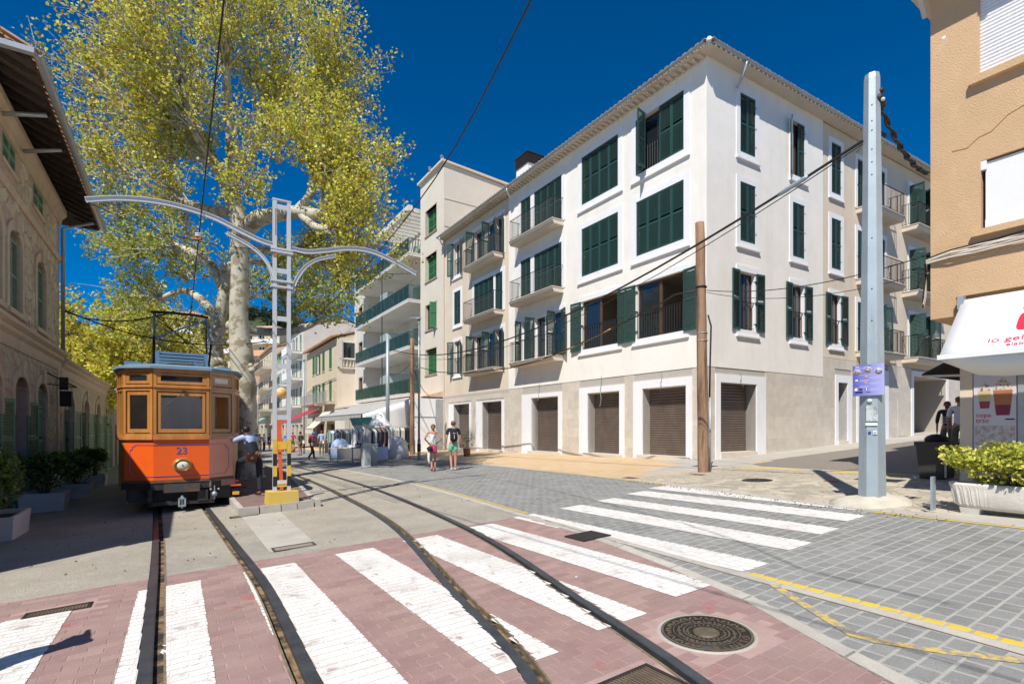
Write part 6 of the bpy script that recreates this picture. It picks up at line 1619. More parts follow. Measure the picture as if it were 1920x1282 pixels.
o_=n_.new('ShaderNodeOutputMaterial'); tb=n_.new('ShaderNodeBsdfTransparent'); tb.inputs[0].default_value=(.9,.92,.9,1); gb=n_.new('ShaderNodeBsdfGlossy'); gb.inputs['Roughness'].default_value=.02; fr_=n_.new('ShaderNodeFresnel'); fr_.inputs[0].default_value=3.2; mx_=n_.new('ShaderNodeMixShader'); l_.new(fr_.outputs[0],mx_.inputs[0]); l_.new(tb.outputs[0],mx_.inputs[1]); l_.new(gb.outputs[0],mx_.inputs[2]); l_.new(mx_.outputs[0],o_.inputs[0])
M['tram_glass']=tg
wd=M['wood_tram']
for a,b,k in segs:
    SF,L=segframe(a,b); F=tr_@SF; s_side=k in('sl','sr')
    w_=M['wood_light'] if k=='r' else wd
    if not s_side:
        MB().use(mat('sunlit_orange_enamel',(.85,.40,.27),.45,.04,2) if k=='r' else M['orange']).at(F).box(.0,L,.0,.04,.42,1.33).build('front_panel',None,tram)  # right panel: glancing sunlight put into a paler, pinker orange
        MB().use(M['wood_dark']).at(F).box(0,L,-.012,.0,.40,.47).build('base_board',None,tram)
    else: MB().use(wd).at(F).box(0,L,.0,.04,.28,1.33).build('side_boarding',None,tram)
    mb=MB().use(w_).at(F)
    mb.box(-.01,L+.01,-.05,.06,1.33,1.40); mb.box(0,L,-.025,.05,1.40,1.46)
    mb.box(0,L,-.03,.06,2.37,2.50); mb.box(-.01,L+.01,-.055,.06,2.44,2.475); mb.box(0,L,-.02,.06,2.76,2.84)
    mb.build('beam',None,tram)
    pw=.055 if not s_side else .05
    for x in (0,L):
        MB().use(w_).at(F).box(x-pw if x else 0,x if x else pw,-.03,.06,1.46,2.37).box(x-pw if x else 0,x if x else pw,-.03,.06,2.50,2.76).build('post',None,tram)
    if not s_side:
        fr=MB().use(w_).at(F); a0,b0=pw+.02,L-pw-.02; f=.055
        fr.box(a0,a0+f,-.01,.04,1.48,2.35); fr.box(b0-f,b0,-.01,.04,1.48,2.35); fr.box(a0+f,b0-f,-.01,.04,1.48,1.56); fr.box(a0+f,b0-f,-.01,.04,2.28,2.35)
        fr.use(M['wood_dark']).box(pw,a0,.01,.05,1.46,2.37).box(b0,L-pw,.01,.05,1.46,2.37).box(a0,b0,.01,.05,2.35,2.37)
        if k=='r': fr.use(w_).box(b0-.16,b0-.1,.3,.33,1.5,2.3)
        w=fr.build('window',None,tram)
        if k!='r': MB().use(tg).at(F).box(a0+f*.8,b0-f*.8,.012,.018,1.54,2.30).build('pane',None,w)
        fr=MB().use(w_).at(F); fr.box(a0-.02,a0+f,-.02,.03,2.52,2.75); fr.box(b0-f,b0+.02,-.02,.03,2.52,2.75); fr.box(a0+f,b0-f,-.02,.03,2.52,2.58); fr.box(a0+f,b0-f,-.02,.03,2.70,2.75)
        w=fr.build('transom_window',None,tram); MB().use(M['glass'] if k!='r' else M['lampglass']).at(F).box(a0+f*.9,b0-f*.9,.0,.008,2.57,2.71).build('pane',None,w)
    else:
        fr=MB().use(wd).at(F)
        for x in (L*.33,L*.66): fr.box(x-.025,x+.025,-.015,.04,1.46,2.76)
        w=fr.build('window',None,tram); MB().use(tg).at(F).box(pw,L-pw,.012,.018,1.48,2.36).build('pane',None,w)
# pinstripe running over the three front panels
mb=MB().use(M['purple'])
def stripe(SFm,pts,dy=-.006):
    for p,q in zip(pts,pts[1:]): mb.at(tr_@SFm).bar((p[0],dy,p[1]),(q[0],dy,q[1]),.012,.006)
Lf,LL=segframe(P1,P0); Cf,CL=segframe(P0,Q0); Rf,RL=segframe(Q0,Q1)
stripe(Lf,[(LL,1.22),(.24,1.22),(.24,1.19),(.19,1.19),(.19,1.14),(.13,1.10),(.13,.66),(.19,.62),(.19,.58),(.24,.55),(LL,.55)]); stripe(Cf,[(0,1.22),(CL,1.22)]); stripe(Cf,[(0,.55),(CL,.55)])
e=RL; stripe(Rf,[(0,1.22),(e-.24,1.22),(e-.24,1.19),(e-.19,1.19),(e-.19,1.14),(e-.13,1.10),(e-.13,.66),(e-.19,.62),(e-.19,.58),(e-.24,.55),(0,.55)])
mb.build('pinstripe',None,tram)
for i,c in enumerate('23'):
    link('number',textmesh(c,.215,M['blue'],.003),tram,tr_@T((-.045+i*.105,-.006,1.02))@RX(math.pi/2))
# headlamp
hl=link('headlamp',MB().use(M['wood_tram']).at(tr_@T((.02,0,.78))@RX(math.pi/2)@SC(1.18,1,1)).lathe([(.155,0),(.155,.03),(.135,.055),(.135,.03)],24).use(M['brass']).lathe([(.135,.02),(.135,.12),(.115,.15),(.105,.12),(.10,.06)],24).mesh('headlamp'),tram)
MB().use(M['lampglass']).at(tr_@T((.02,-.11,.78))@RX(math.pi/2)@SC(1.18,1,1)).lathe([(.105,.0),(.09,.02),(.05,.035),(.01,.04)],20).build('lens',None,hl)
MB().use(M['castdark']).at(tr_).ball((.02,-.155,.78),.015).build('bulb',None,hl)
# wiper
MB().use(M['black']).at(tr_).tube([(.05,-.03,2.36),(.04,-.045,2.34),(-.28,-.045,2.05)],.008,5).box(.02,.09,-.06,-.01,2.35,2.38).build('wiper',None,tram)
# bumper, buffer plate, coupler, frame
mb=MB().use(M['darksteel']).at(tr_)
poly=[(-1.08,.42),(-.55,-.02),(.57,-.02),(1.08,.42),(1.08,.6),(.5,.2),(-.5,.2),(-1.08,.6)]
mb.prism(poly,.26,.40); mb.use(M['rustplate']).prism([(-1.05,.40),(-.53,-.035),(.55,-.035),(1.05,.40),(1.05,.44),(.5,.02),(-.5,.02),(-1.05,.44)],.405,.425)
mb.build('bumper_beam',None,tram)
MB().use(mat('bumper_grey_wood',(.30,.24,.18),.8,.3,8,stretch=(6,6,1))).at(tr_).prism([(.54,-.04),(1.09,.42),(1.08,.44),(.53,-.02)],.27,.41).build('bumper_board',None,tram)
MB().use(M['rustplate']).at(tr_).box(-.32,.34,-.08,-.04,.20,.38).build('buffer_plate',None,tram)
mb=MB().use(M['darksteel']).at(tr_); mb.box(-.95,.95,.30,.42,-.02,.26); mb.box(-.60,.62,.02,.10,-.08,.0); mb.box(-.60,-.52,.02,.3,-.06,.26); mb.box(.54,.62,.02,.3,-.06,.26); mb.box(-1.0,1.0,.6,2.5,.0,.28); mb.box(.3,.5,.0,.1,-.02,.22); mb.build('underframe',None,tram)
mb=MB().use(M['galv']).at(tr_); mb.box(-.06,.08,-.12,.1,-.01,.05); mb.box(-.06,-.03,-.2,-.12,-.08,.09); mb.box(.05,.08,-.2,-.12,-.08,.09); mb.box(-.06,.08,-.2,-.12,.06,.09); mb.box(-.06,.08,-.2,-.12,-.10,-.07); mb.box(-.01,.03,-.16,-.14,-.14,.13); mb.build('coupler',None,tram)
mb=MB().use(M['galv']).at(tr_); mb.tube([(.62,-.05,.12),(.62,-.12,.12)],.055,10); mb.ball((.55,-.04,.22),.025); mb.ball((.70,-.04,.22),.025); mb.box(.61,.63,-.05,-.03,.0,.3); mb.build('coupling_socket',None,tram)
mb=MB().use(M['darksteel']).at(tr_); mb.tube([(-.75+.04*k,.12-.012*abs(k-4),.22-.10*math.sin(math.pi*k/9)) for k in range(10)],.016,5); mb.build('chain',None,tram)
MB().use(M['redpost']).at(tr_).box(.95,1.18,.30,.50,.235,.26).build('step_edge',None,tram)
MB().use(M['bollow']).at(tr_).box(1.0,1.14,.30,.42,.03,.10).build('marker_lamp',None,tram)
MB().use(M['darksteel']).at(tr_).box(1.0,1.32,.6,1.5,.14,.18).box(1.03,1.06,.6,1.5,.15,.28).build('step',None,tram)
for y in (2.2,4.2,7.5,9.5):
    for x in (-.47,.47): MB().use(M['darksteel']).at(tr_@T((x,y,.13))@RY(math.pi/2)).lathe([(.36,-.05),(.36,.03),(.40,.03),(.40,.05),(.1,.06)],24).build('wheel',None,tram)
# body sides, interior
mb=MB().use(wd).at(tr_)
for s in (-1,1):
    x=1.17*s; x0,x1=min(x,x-.05*s),max(x,x-.05*s)
    mb.box(x0,x1,2.0,11,.30,1.40); mb.box(x0,x1,1.05,11,2.36,2.84)
    for y in (1.05,2.0,3.2,4.4,5.6,6.8,8.0,9.2,10.4,10.95): mb.box(x0,x1,y,y+.08,.3,2.4)
mb.box(-1.15,1.15,10.9,11,.3,2.84); mb.box(-1.1,-.35,2.0,2.06,.35,2.7); mb.box(.35,1.1,2.0,2.06,.35,2.7); mb.box(-.35,.35,2.0,2.06,2.2,2.7)
mb.build('body_side',None,tram)
MB().use(M['wood_dark']).at(tr_).prism([(-.5,.06),(.5,.06),(1.0,.45),(1.12,1.05),(1.12,10.9),(-1.12,10.9),(-1.12,1.05),(-1.0,.45)],.34,.40).build('floor',None,tram)
mb=MB().use(M['wood_dark']).at(tr_); mb.box(-.2,.2,.2,.5,.4,1.42); mb.build('driver_console',None,tram)
MB().use(M['brass']).at(tr_@T((0,.35,1.46))).lathe([(.02,0),(.02,.1),(.14,.1),(.14,.12)],16).build('controller_handle',None,tram)
MB().use(M['paper']).at(tr_).box(-.95,-.55,1.94,1.96,1.85,2.25).use(M['rust']).box(-.85,-.65,1.92,1.94,1.93,2.05).build('notice',None,tram)
MB().use(M['capblue']).at(tr_).box(-.85,-.55,.42,.6,1.36,1.58).build('blue_box',None,tram)
for x in (-.38,.40): MB().use(M['paleblue']).at(tr_).ball((x,.3,1.55),.11,.09,.16).build('folded_shirt',None,tram)
# roof
mb=MB().use(M['roofblue']).at(tr_)
def off(poly,d):
    cx,cy=0,5
    return [(p[0]+(d if p[0]>0 else -d)*(1 if abs(p[0])>.9 else .5),p[1]+(-d if p[1]<5 else d)) for p in poly]
rp=[(-.5,0),(.52,0),(1.02,.40),(1.17,1.05),(1.17,11),(-1.17,11),(-1.17,1.05),(-1.02,.40)]
mb.prism(off(rp,.10),2.84,2.895); mb.build('roof_edge',None,tram)
mb=MB().use(M['roofblue']).at(tr_); mb.prism(off(rp,.06),2.895,2.97,.35,False); mb.build('roof',None,tram)
MB().use(M['steelblue']).at(tr_).box(-1.05,-.75,.75,1.0,2.93,3.04).box(.72,1.0,.8,1.05,2.92,3.02).build('roof_box',None,tram)
# resistor rack on the roof
rk=link('resistor_rack',MB().use(M['steelblue']).at(tr_).box(-.50,-.42,1.0,1.9,2.98,3.34).box(.46,.54,1.0,1.9,2.98,3.34).mesh('resistor_rack'),tram)
for k in range(4): MB().use(M['steelblue']).at(tr_).box(-.42,.46,.98+k*.012,1.06+k*.02,3.06+k*.075,3.11+k*.075).build('slat',None,rk)
MB().use(M['steelblue']).at(tr_).box(-.42,.46,1.06,1.9,3.28,3.33).build('slat',None,rk)
MB().use(M['cable']).at(tr_).tube([(-.5,.9,3.0),(-.2,.7,3.03),(.2,.65,3.03),(.3,.9,3.02)],.02,5).tube([(-.62,1.5,3.0),(-.66,1.8,3.12),(-.7,2.0,3.05)],.012,5).build('cable',None,tram)
# pantograph
pg=link('pantograph',MB().use(M['castdark']).at(tr_).box(-.72,.72,2.4,2.5,3.05,3.12).mesh('pantograph'),tram)
def pipe(a,b,r=.02,m='steelblue'): MB().use(M[m]).at(tr_).tube([a,b],r,6).build('rod',None,pg)
zt=4.45
pipe((-.57,2.3,3.08),(-.57,2.3,3.85),.03,'castdark'); pipe((-.57,2.3,3.85),(-.57,2.3,zt)); pipe((.60,2.3,3.08),(.66,2.3,3.75),.03,'castdark'); pipe((.66,2.3,3.75),(.54,2.3,zt+.0),.02)
MB().use(M['cable']).at(tr_).tube([(-.63,2.3,zt),(-.3,2.3,zt+.03),(.3,2.3,zt+.03),(.60,2.3,zt)],.035,6).build('contact_bow',None,pg)
pipe((-.57,2.3,3.8),(.54,2.3,zt-.08)); pipe((-.57,2.3,3.7),(.62,2.6,3.1),.012,'castdark'); pipe((-.55,2.3,zt-.05),(.62,2.4,3.3),.012,'castdark'); pipe((-.5,3.2,zt-.05),(.6,3.2,3.6),.012,'castdark'); pipe((-.57,3.3,3.08),(-.57,2.9,zt),.012,'castdark'); pipe((.6,3.3,3.08),(.57,2.9,zt),.02,'castdark'); pipe((-.6,2.9,zt),(.6,2.9,zt-.05),.012,'castdark')

# ================================================================ LATTICE MAST WITH ARMS
mu,mv=11.62,1.80
mb0=GU(mu,mv)
MF=Matrix(((V.x,U.x,0,mb0.x),(V.y,U.y,0,mb0.y),(0,0,1,0),(0,0,0,1)))
mast=thing('catenary_mast','pale grey lattice catenary mast with two curved arms on a yellow concrete block','mast',MF@T((0,0,mb0.z)))
mr_=rel(mast,MF); g0=mb0.z
MB().use(M['yellowblock']).at(mr_).prism([(-.31,-.24),(.31,-.24),(.31,.24),(-.31,.24)],g0-.05,g0+.40,.03,False).build('foundation_block',None,mast)
def beamI(pts,h,m,name,w=.07):
    """I-section beam following points in the x-z plane"""
    mb=MB().use(m).at(mr_)
    for off_,hh,ww in ((h/2,.014,w),(-h/2,.014,w),(0,h,.012)):
        vs=[]
        for i,p in enumerate(pts):
            a=pts[max(i-1,0)];b=pts[min(i+1,len(pts)-1)]; tx,tz=b[0]-a[0],b[1]-a[1]; L=math.hypot(tx,tz); nx,nz=-tz/L,tx/L
            cx,cz=p[0]+nx*off_,p[1]+nz*off_
            for sy,sn in ((-1,-1),(1,-1),(1,1),(-1,1)): vs.append((cx+nx*sn*hh/2,sy*ww/2,cz+nz*sn*hh/2))
        fs=[(i*4+k,i*4+(k+1)%4,i*4+4+(k+1)%4,i*4+4+k) for i in range(len(pts)-1) for k in range(4)]+[(3,2,1,0),tuple(len(vs)-4+k for k in range(4))]
        mb.add(vs,fs)
    return mb.build(name,None,mast)
def chan_(x,s):
    mb=MB().use(M['greypaint']).at(mr_); z0,z1=g0+.38,6.28
    mb.box(x-.036,x+.036,-.045,-.033,z0,z1); mb.box(x-.03*s-.005,x-.03*s+.005,-.033,.045,z0,z1); mb.box(x+.03*s-.005,x+.03*s+.005,-.033,.03,z0,z1); return mb.build('upright',None,mast)
chan_(-.135,1); chan_(.135,-1)
for z in (6.15,5.23,4.83,3.84,2.86,1.80):
    MB().use(M['greypaint']).at(mr_).box(-.10,.10,-.04,-.028,z-.05,z+.05).build('cross_plate',None,mast)
MB().use(M['greypaint']).at(mr_).box(-.18,.18,-.05,.05,6.28,6.31).build('cap_plate',None,mast)
mb=MB().use(M['bollow']).at(mr_)
for x in (-.135,.135):
    mb.box(x-.038,x+.038,-.052,-.046,1.05,1.35)
    mb.box(x-.038,x+.038,-.052,-.046,.58,.80)
mb.box(-.092,.092,-.046,-.03,1.14,1.30); mb.box(-.092,.092,-.046,-.03,.36,.48); mb.build('yellow_band',None,mast)
mb=MB().use(M['black']).at(mr_)
for x in (-.135,.135): mb.box(x-.038,x+.038,-.0515,-.0455,.80,1.05); mb.box(x-.038,x+.038,-.0515,-.0455,.38,.58)
mb.build('black_band',None,mast)
MB().use(M['greyrender2']).at(mr_).box(-.09,.09,-.055,-.046,.42,.50).build('small_plate',None,mast)
MB().use(M['rust']).at(mr_).box(-.13,-.11,-.0475,-.046,5.55,6.1).box(-.17,-.10,-.052,-.046,5.10,5.18).build('rust_streak',None,mast)
la=[(-.2-.0*k-3.05*k/16, 5.28+.62*math.sin(min(1,(k/16)*1.25)*math.pi/2)*1.0-.02*(k/16)**3*10*.6) for k in range(17)]
def spl(P,n=6):
    out=[]
    for i in range(len(P)-1):
        p0=P[max(i-1,0)];p1=P[i];p2=P[i+1];p3=P[min(i+2,len(P)-1)]
        for k in range(n):
            t=k/n; out.append(tuple(.5*((2*p1[j])+(p2[j]-p0[j])*t+(2*p0[j]-5*p1[j]+4*p2[j]-p3[j])*t*t+(3*p1[j]-p0[j]-3*p2[j]+p3[j])*t**3) for j in (0,1)))
    out.append(P[-1]); return out
def mxz(px,py):
    # point of the mast plane (through the mast, along V) seen at a pixel of the photograph
    kx=(px-960)/968; kz=-(py-802)/968; s=(kx*mb0.y-mb0.x)/(V.x-kx*V.y); Y=mb0.y+s*V.y; return (s,1.58+kz*Y)
beamI(spl([mxz(*p) for p in ((520,461),(490,452),(450,433),(400,408),(340,388),(280,376),(220,372),(160,375))]),.080,M['greypaint'],'arm',.055)
beamI(spl([mxz(*p) for p in ((545,466),(575,472),(610,470),(650,466),(690,470),(730,486),(780,514))]),.080,M['greypaint'],'arm',.055)
beamI(spl([mxz(*p) for p in ((513,533),(509,510),(495,485),(470,462),(425,437))]),.058,M['greypaint'],'brace',.045)
beamI(spl([mxz(*p) for p in ((549,548),(553,530),(568,505),(592,488),(628,480))]),.058,M['greypaint'],'brace',.045)
for z in (5.28,4.62,5.22,4.50): MB().use(M['greypaint']).at(mr_).box(-.21,.21,-.065,.06,z-.02,z+.02).build('clamp',None,mast)
t=thing('red_post','thin orange-red post standing just behind the lattice mast on the island','post',GM@T((2.02,13.0,.15)))
MB().use(M['redpost']).prism([(-.035,-.03),(.035,-.03),(.035,.03),(-.035,.03)],0,1.75).build('shaft',None,t)
MB().use(M['redpost']).prism([(-.055,-.05),(.055,-.05),(.055,.05),(-.055,.05)],1.0,1.75+.02).build('sleeve',None,t)
# ================================================================ POLES
def pole_base(u,v): p=GU(u,v); return p
p=pole_base(3.80,9.28)
gp=thing('utility_pole','tall grey octagonal steel pole with a blue notice, set in a concrete lump','pole',T(p))
mb=MB().use(M['galv']); vs=[];n=8
for z,rr_ in ((.0,.20),(6.75,.115),(6.83,.10)):
    for k in range(n): a=2*math.pi*(k+.5)/n+.2; vs.append((rr_*math.cos(a),rr_*math.sin(a),z))
mb.add(vs,[(i*n+k,i*n+(k+1)%n,(i+1)*n+(k+1)%n,(i+1)*n+k) for i in range(2) for k in range(n)]+[tuple(range(2*n,3*n))]); mb.build('shaft',None,gp)
mb=MB().use(M['castdark']); an=math.atan2(-p.y,-p.x)
for z in (2.9,3.4,4.2,5.2,5.4,5.6,5.9,6.05,6.3): 
    rr_=.20-.085*z/6.75; mb.ball((rr_*.93*math.cos(an),rr_*.93*math.sin(an),z),.010)
mb.build('bolt_hole',None,gp,None,'stuff')
cm=mat('concrete_lump',(.50,.46,.38),.95,.15,5,.5,40)
mb=MB().use(cm); rq=random.Random(3); vs=[];n=20
for i,(rr_,z) in enumerate(((.52,-.03),(.50,.04),(.40,.10),(.30,.13),(.20,.15))):
    for k in range(n): a=2*math.pi*k/n; q=rr_*(1+(rq.uniform(-.13,.13) if i<3 else 0)); x,y=q*math.cos(a)*1.15,q*math.sin(a)*.8; vs.append((x,y,z+gz(x,y)+rq.uniform(-.012,.012)))
mb.smooth=True; mb.add(vs,[(i*n+k,i*n+(k+1)%n,(i+1)*n+(k+1)%n,(i+1)*n+k) for i in range(4) for k in range(n)]+[tuple(range(4*n,5*n))]); mb.build('footing',None,gp)
# notice sign facing the camera side
dirc=Vector((-p.x,-p.y,0)).normalized(); sx=Vector((-dirc.y,dirc.x,0)) 
zs=p.z
def SGN(x,z,d=.0): return Matrix(((-sx.x*-1,0,dirc.x,0),(sx.y,0,dirc.y,0),(0,1,0,0),(0,0,0,1)))
sxr=Vector((dirc.y*-1,dirc.x,0)); 
sxr=sxr if sxr.x>0 else -sxr
SM=Matrix(((sxr.x,0,dirc.x,p.x+dirc.x*.20+sxr.x*-.045),(sxr.y,0,dirc.y,p.y+dirc.y*.20+sxr.y*-.045),(0,1,0,2.33),(0,0,0,1)))   # local x right, y up, z towards the viewer
sg=thing('notice_sign','blue and lilac information notice strapped to the grey octagonal pole','sign',SM)
bm=D.materials.new('notice_blue'); bm.use_nodes=True; nn=bm.node_tree.nodes; ll=bm.node_tree.links; tc=nn.new('ShaderNodeTexCoord'); sp=nn.new('ShaderNodeSeparateXYZ'); ll.new(tc.outputs['Object'],sp.inputs[0]); ad=nn.new('ShaderNodeMath'); ad.operation='MULTIPLY_ADD'; ad.inputs[1].default_value=1.9; ad.inputs[2].default_value=.5; ll.new(sp.outputs[0],ad.inputs[0]); rp_=nn.new('ShaderNodeValToRGB'); rp_.color_ramp.elements[0].color=(.03,.035,.36,1); rp_.color_ramp.elements[1].color=(.42,.42,.72,1); ll.new(ad.outputs[0],rp_.inputs[0]); ll.new(rp_.outputs[0],nn['Principled BSDF'].inputs['Base Color']); nn['Principled BSDF'].inputs['Roughness'].default_value=.4
MB().use(bm).add([(-.20,-.25,0),(.20,-.235,0),(.20,.255,0),(-.205,.225,0),(-.20,-.25,.004),(.20,-.235,.004),(.20,.255,.004),(-.205,.225,.004)],[(0,3,2,1),(4,5,6,7),(0,1,5,4),(1,2,6,5),(2,3,7,6),(3,0,4,7)]).build('panel',None,sg)
def disc(x,y,r,m,n=16,z=.0045): return MB().use(m).at(T((x,y,0))).lathe([(r,z-.001),(r,z)],n)
pmx=mat('sign_photo',(.55,.5,.5),.5,.0,60,col2=(.06,.04,.10),thr=(.4,.6))
for x,y in ((-.145,.125),(-.01,.16),(.13,.13)): disc(x,y,.052,M['greyrender2']).build('round_picture',None,sg); disc(x,y,.046,pmx,16,.0055).build('round_picture',None,sg)
fl=[(-.03,.045,(.75,.25,.05),None,'d'),(-.155,-.01,(.6,.6,.6),(.55,.05,.08),'d'),(-.03,-.045,(.60,.04,.02),(.72,.50,.03),'es'),(-.155,-.105,None,None,'de'),(-.02,-.14,None,None,'fr'),]
red_=mat('flag_red',(.60,.03,.03),.5,0); yel_=mat('flag_yellow',(.72,.48,.03),.5,0); blk_=M['black']; whi_=M['trim']; blu_=mat('flag_blue',(.03,.06,.30),.5,0); org_=mat('flag_orange',(.75,.28,.04),.5,0)
def rect(mb,x0,x1,y0,y1,m,z=.0055): mb.use(m).box(x0,x1,y0,y1,.004,z)
mb=MB(); disc(-.03,.048,.018,org_,12,.0056).build('flag',None,sg); disc(-.155,-.008,.02,whi_,12,.0055).build('flag',None,sg); disc(-.155,-.008,.009,red_,12,.006).build('flag',None,sg)
rect(mb,-.05,-.012,-.055,-.045,red_); rect(mb,-.05,-.012,-.045,-.031,yel_); rect(mb,-.05,-.012,-.031,-.021,red_); rect(mb,-.17,-.138,-.099,-.090,blk_); rect(mb,-.17,-.138,-.110,-.099,red_); rect(mb,-.17,-.138,-.119,-.110,yel_)
rect(mb,-.045,-.033,-.155,-.125,blu_); rect(mb,-.033,-.021,-.155,-.125,whi_); rect(mb,-.021,-.009,-.155,-.125,red_); rect(mb,-.18,-.145,-.165,-.13,whi_); rect(mb,-.12,-.08,-.16,-.13,blk_); rect(mb,-.17,-.075,-.205,-.175,blk_); rect(mb,-.03,.03,-.195,-.185,blk_); rect(mb,-.17,-.12,.205,.213,whi_); rect(mb,-.02,.03,.222,.230,blk_)
mb.build('flag_strip',None,sg)
mb=MB(); lw=mat('sign_text_white',(.55,.58,.80),.5,0)
for y in (.19,.183): rect(mb,-.185,.0,y,y+.003,lw,.005)
for x0,y0 in ((.02,.045),(-.115,.0),(.02,-.045),(-.115,-.095),(.02,-.14)):
    for k in range(3): rect(mb,x0,x0+.13-.02*k,y0-.01*k,y0-.01*k+.003,lw,.005)
rect(mb,-.16,.13,.078,.082,yel_,.005); mb.build('text_line',None,sg,None,'stuff')
# stickers and torn tape on the pole
SP=Matrix(((sxr.x,0,dirc.x,dirc.x*.178),(sxr.y,0,dirc.y,dirc.y*.178),(0,1,0,0),(0,0,0,1)))
mb=MB().at(SP); mb.use(M['yellow']).box(-.03,.03,1.72,1.75,0,.012); mb.use(M['greyrender2']); mb.at(SP@T((-.03,1.64,0))).lathe([(.035,0),(.035,.012)],12); mb.at(SP); 
mb.use(mat('torn_paper',(.50,.53,.53),.8,.0,14,col2=(.25,.28,.30),thr=(.45,.6))).box(-.075,.075,1.32,1.56,0,.010); mb.use(whi_).box(-.082,.07,1.255,1.295,0,.013); mb.box(.015,.065,1.12,1.17,0,.013); mb.use(blk_).box(.022,.058,1.135,1.150,.013,.014); mb.use(blu_).at(SP@T((-.03,1.145,0))).lathe([(.02,0),(.02,.013)],12)
mb.build('sticker',None,gp)
def woodpole(u,v,h,r0,r1,label,lean=(0,0)):
    p=GU(u,v); t=thing('wooden_pole',label,'pole',T(p)); rq=random.Random(int(u*10))
    P=[(lean[0]*k/10+rq.uniform(-.006,.006),lean[1]*k/10,h*k/10) for k in range(11)]; MB().use(M['woodpole']).tube([(0,0,-.1)]+P,[r0]+[r0+(r1-r0)*k/10+rq.uniform(-.004,.004) for k in range(11)],14).build('shaft',None,t); return t,p
wp,wpp=woodpole(8.84,11.82,6.68,.150,.118,'brown weathered wooden pole at the corner of the white building',(-.10,.0))
mb=MB().use(M['cable'])
mb.tube([(.13*math.cos(a)-.07,.13*math.sin(a),4.95) for a in [k*math.pi/6 for k in range(12)]],.028,6,False,True)
for z in (3.52,3.72): mb.use(M['galv']).tube([(.14*math.cos(a)-.04,.14*math.sin(a),z) for a in [k*math.pi/6 for k in range(12)]],.012,5,False,True)
mb.build('band',None,wp)
MB().use(M['cable']).tube([(.1,-.05,4.2),(.17,-.08,3.9),(.15,-.07,3.0),(.14,-.05,1.9)],.022,6).build('cable',None,wp)
MB().use(M['galv']).tube([(.15,-.06,2.0),(.155,-.06,.0)],.026,8).build('conduit',None,wp)
w2,w2p=woodpole(28.35,11.4,6.75,.14,.12,'slim brown wooden pole in front of the white shop side wall')
p=GU(30.46,10.67); g2=thing('steel_pole','grey steel pole beside the market awning in front of the balconies','pole',T(p)); MB().use(M['galv']).tube([(0,0,-.1),(0,0,7.3)],[.13,.10],8).build('shaft',None,g2); g2p=p
def lamp(u,v,h,label,arm=(-.5,.0),group=None):
    p=GU(u,v); t=thing('street_lamp',label,'street lamp',T(p),group); MB().use(M['galv']).tube([(0,0,0),(0,0,1.0)],.075,8).tube([(0,0,1.0),(0,0,h)],[.055,.045],8).build('post',None,t)
    MB().use(M['castdark']).tube([(0,0,.42),(0,0,.78)],.09,8).build('base_sleeve',None,t)
    MB().use(M['galv']).bar((0,0,h-.02),(arm[0]*.3,arm[1]*.3,h),.05).box(min(0,arm[0]),max(.08,arm[0]*.2),-.12,.12,h-.02,h+.06).build('lantern',None,t)
lamp(23.14,9.65,6.75,'slim grey street lamp with flat head between the wooden pole and the two walkers',(-.45,0))
lamp(41.0,7.9,7.0,'slim street lamp in front of the red and cream awnings',(-.5,0))
lamp(60,7.0,6.8,'small distant street lamp near the green awning',(-.5,0))

# ================================================================ WIRES
def wire(name,label,a,b,sag,r,m='cable',n=24,cat='cable',off_=None,twist=0):
    a=Vector(a);b=Vector(b); t=None; P=[]
    for k in range(n+1):
        f=k/n; p=a.lerp(b,f); p.z-=sag*4*f*(1-f); 
        if twist: p+=Vector((math.cos(k*1.7+twist),math.sin(k*1.7+twist),math.cos(k*1.7+twist)))*.02
        P.append(p)
    o=MB().use(M[m]).tube([q-a for q in P],r,5).build(name,None,None,T(a)); return tag(o,label,cat)
top=GU(3.80,9.28)
gpt=atp(1632,262,8.15)
wire('overhead_cable','thick black cable from the grey octagonal pole across the white facade',atp(1618,264,8.2),g2p+Vector((.1,-.05,6.45)),1.55,.024)
wire('overhead_cable','thin lower black wire hanging beside the thick cable across the white facade',atp(1618,270,8.2),g2p+Vector((.1,-.05,6.40)),1.75,.009)
wa,wb=atp(1618,264,8.2),g2p+Vector((.1,-.05,6.45))
def wpt(f): p=wa.lerp(wb,f); p.z-=1.55*4*f*(1-f); return p
o=MB().use(M['galv']).tube([wpt(.033+.003*k)-wpt(.033) for k in range(8)],[.03,.042,.036,.044,.036,.044,.036,.03],6).build('cable_splice',None,None,T(wpt(.033))); tag(o,'grey insulated splice wrapped round the thick cable near the octagonal pole','cable splice')
yc=[atp(1307,545,wpp.y-.1),atp(1265,552,wpp.y+.4),atp(1220,580,wpp.y+1.4),atp(1146,616,16.4),atp(1073,651,18.6),atp(1016,674,20.6),atp(955,690,23),atp(866,700,26.2),atp(820,697,28.2),w2p+Vector((.1,-.1,5.15))]
t=thing('sleeved_cable','sagging cable with a long worn yellow sleeve from the corner pole to the slim pole','cable',T(yc[0])); r=yc[0]
MB().use(M['cable']).tube([p-r for p in yc],.022,6).build('cable',None,t); MB().use(M['yellowsleeve']).tube(limb(MB(),[p-r for p in yc[3:8]],[.01]*5,4,1,4),.023,6).build('sleeve',None,t)
wire('overhead_cable','thin black wire from the corner wooden pole to the orange building',wpp+Vector((0,-.1,4.85)),FRB@Vector((3.62,.0,4.6)),.25,.010)
wire('overhead_cable','second thin wire sagging in front of the side balconies',wpp+Vector((0,-.1,4.80)),FRB@Vector((3.62,.0,4.3)),.30,.007)
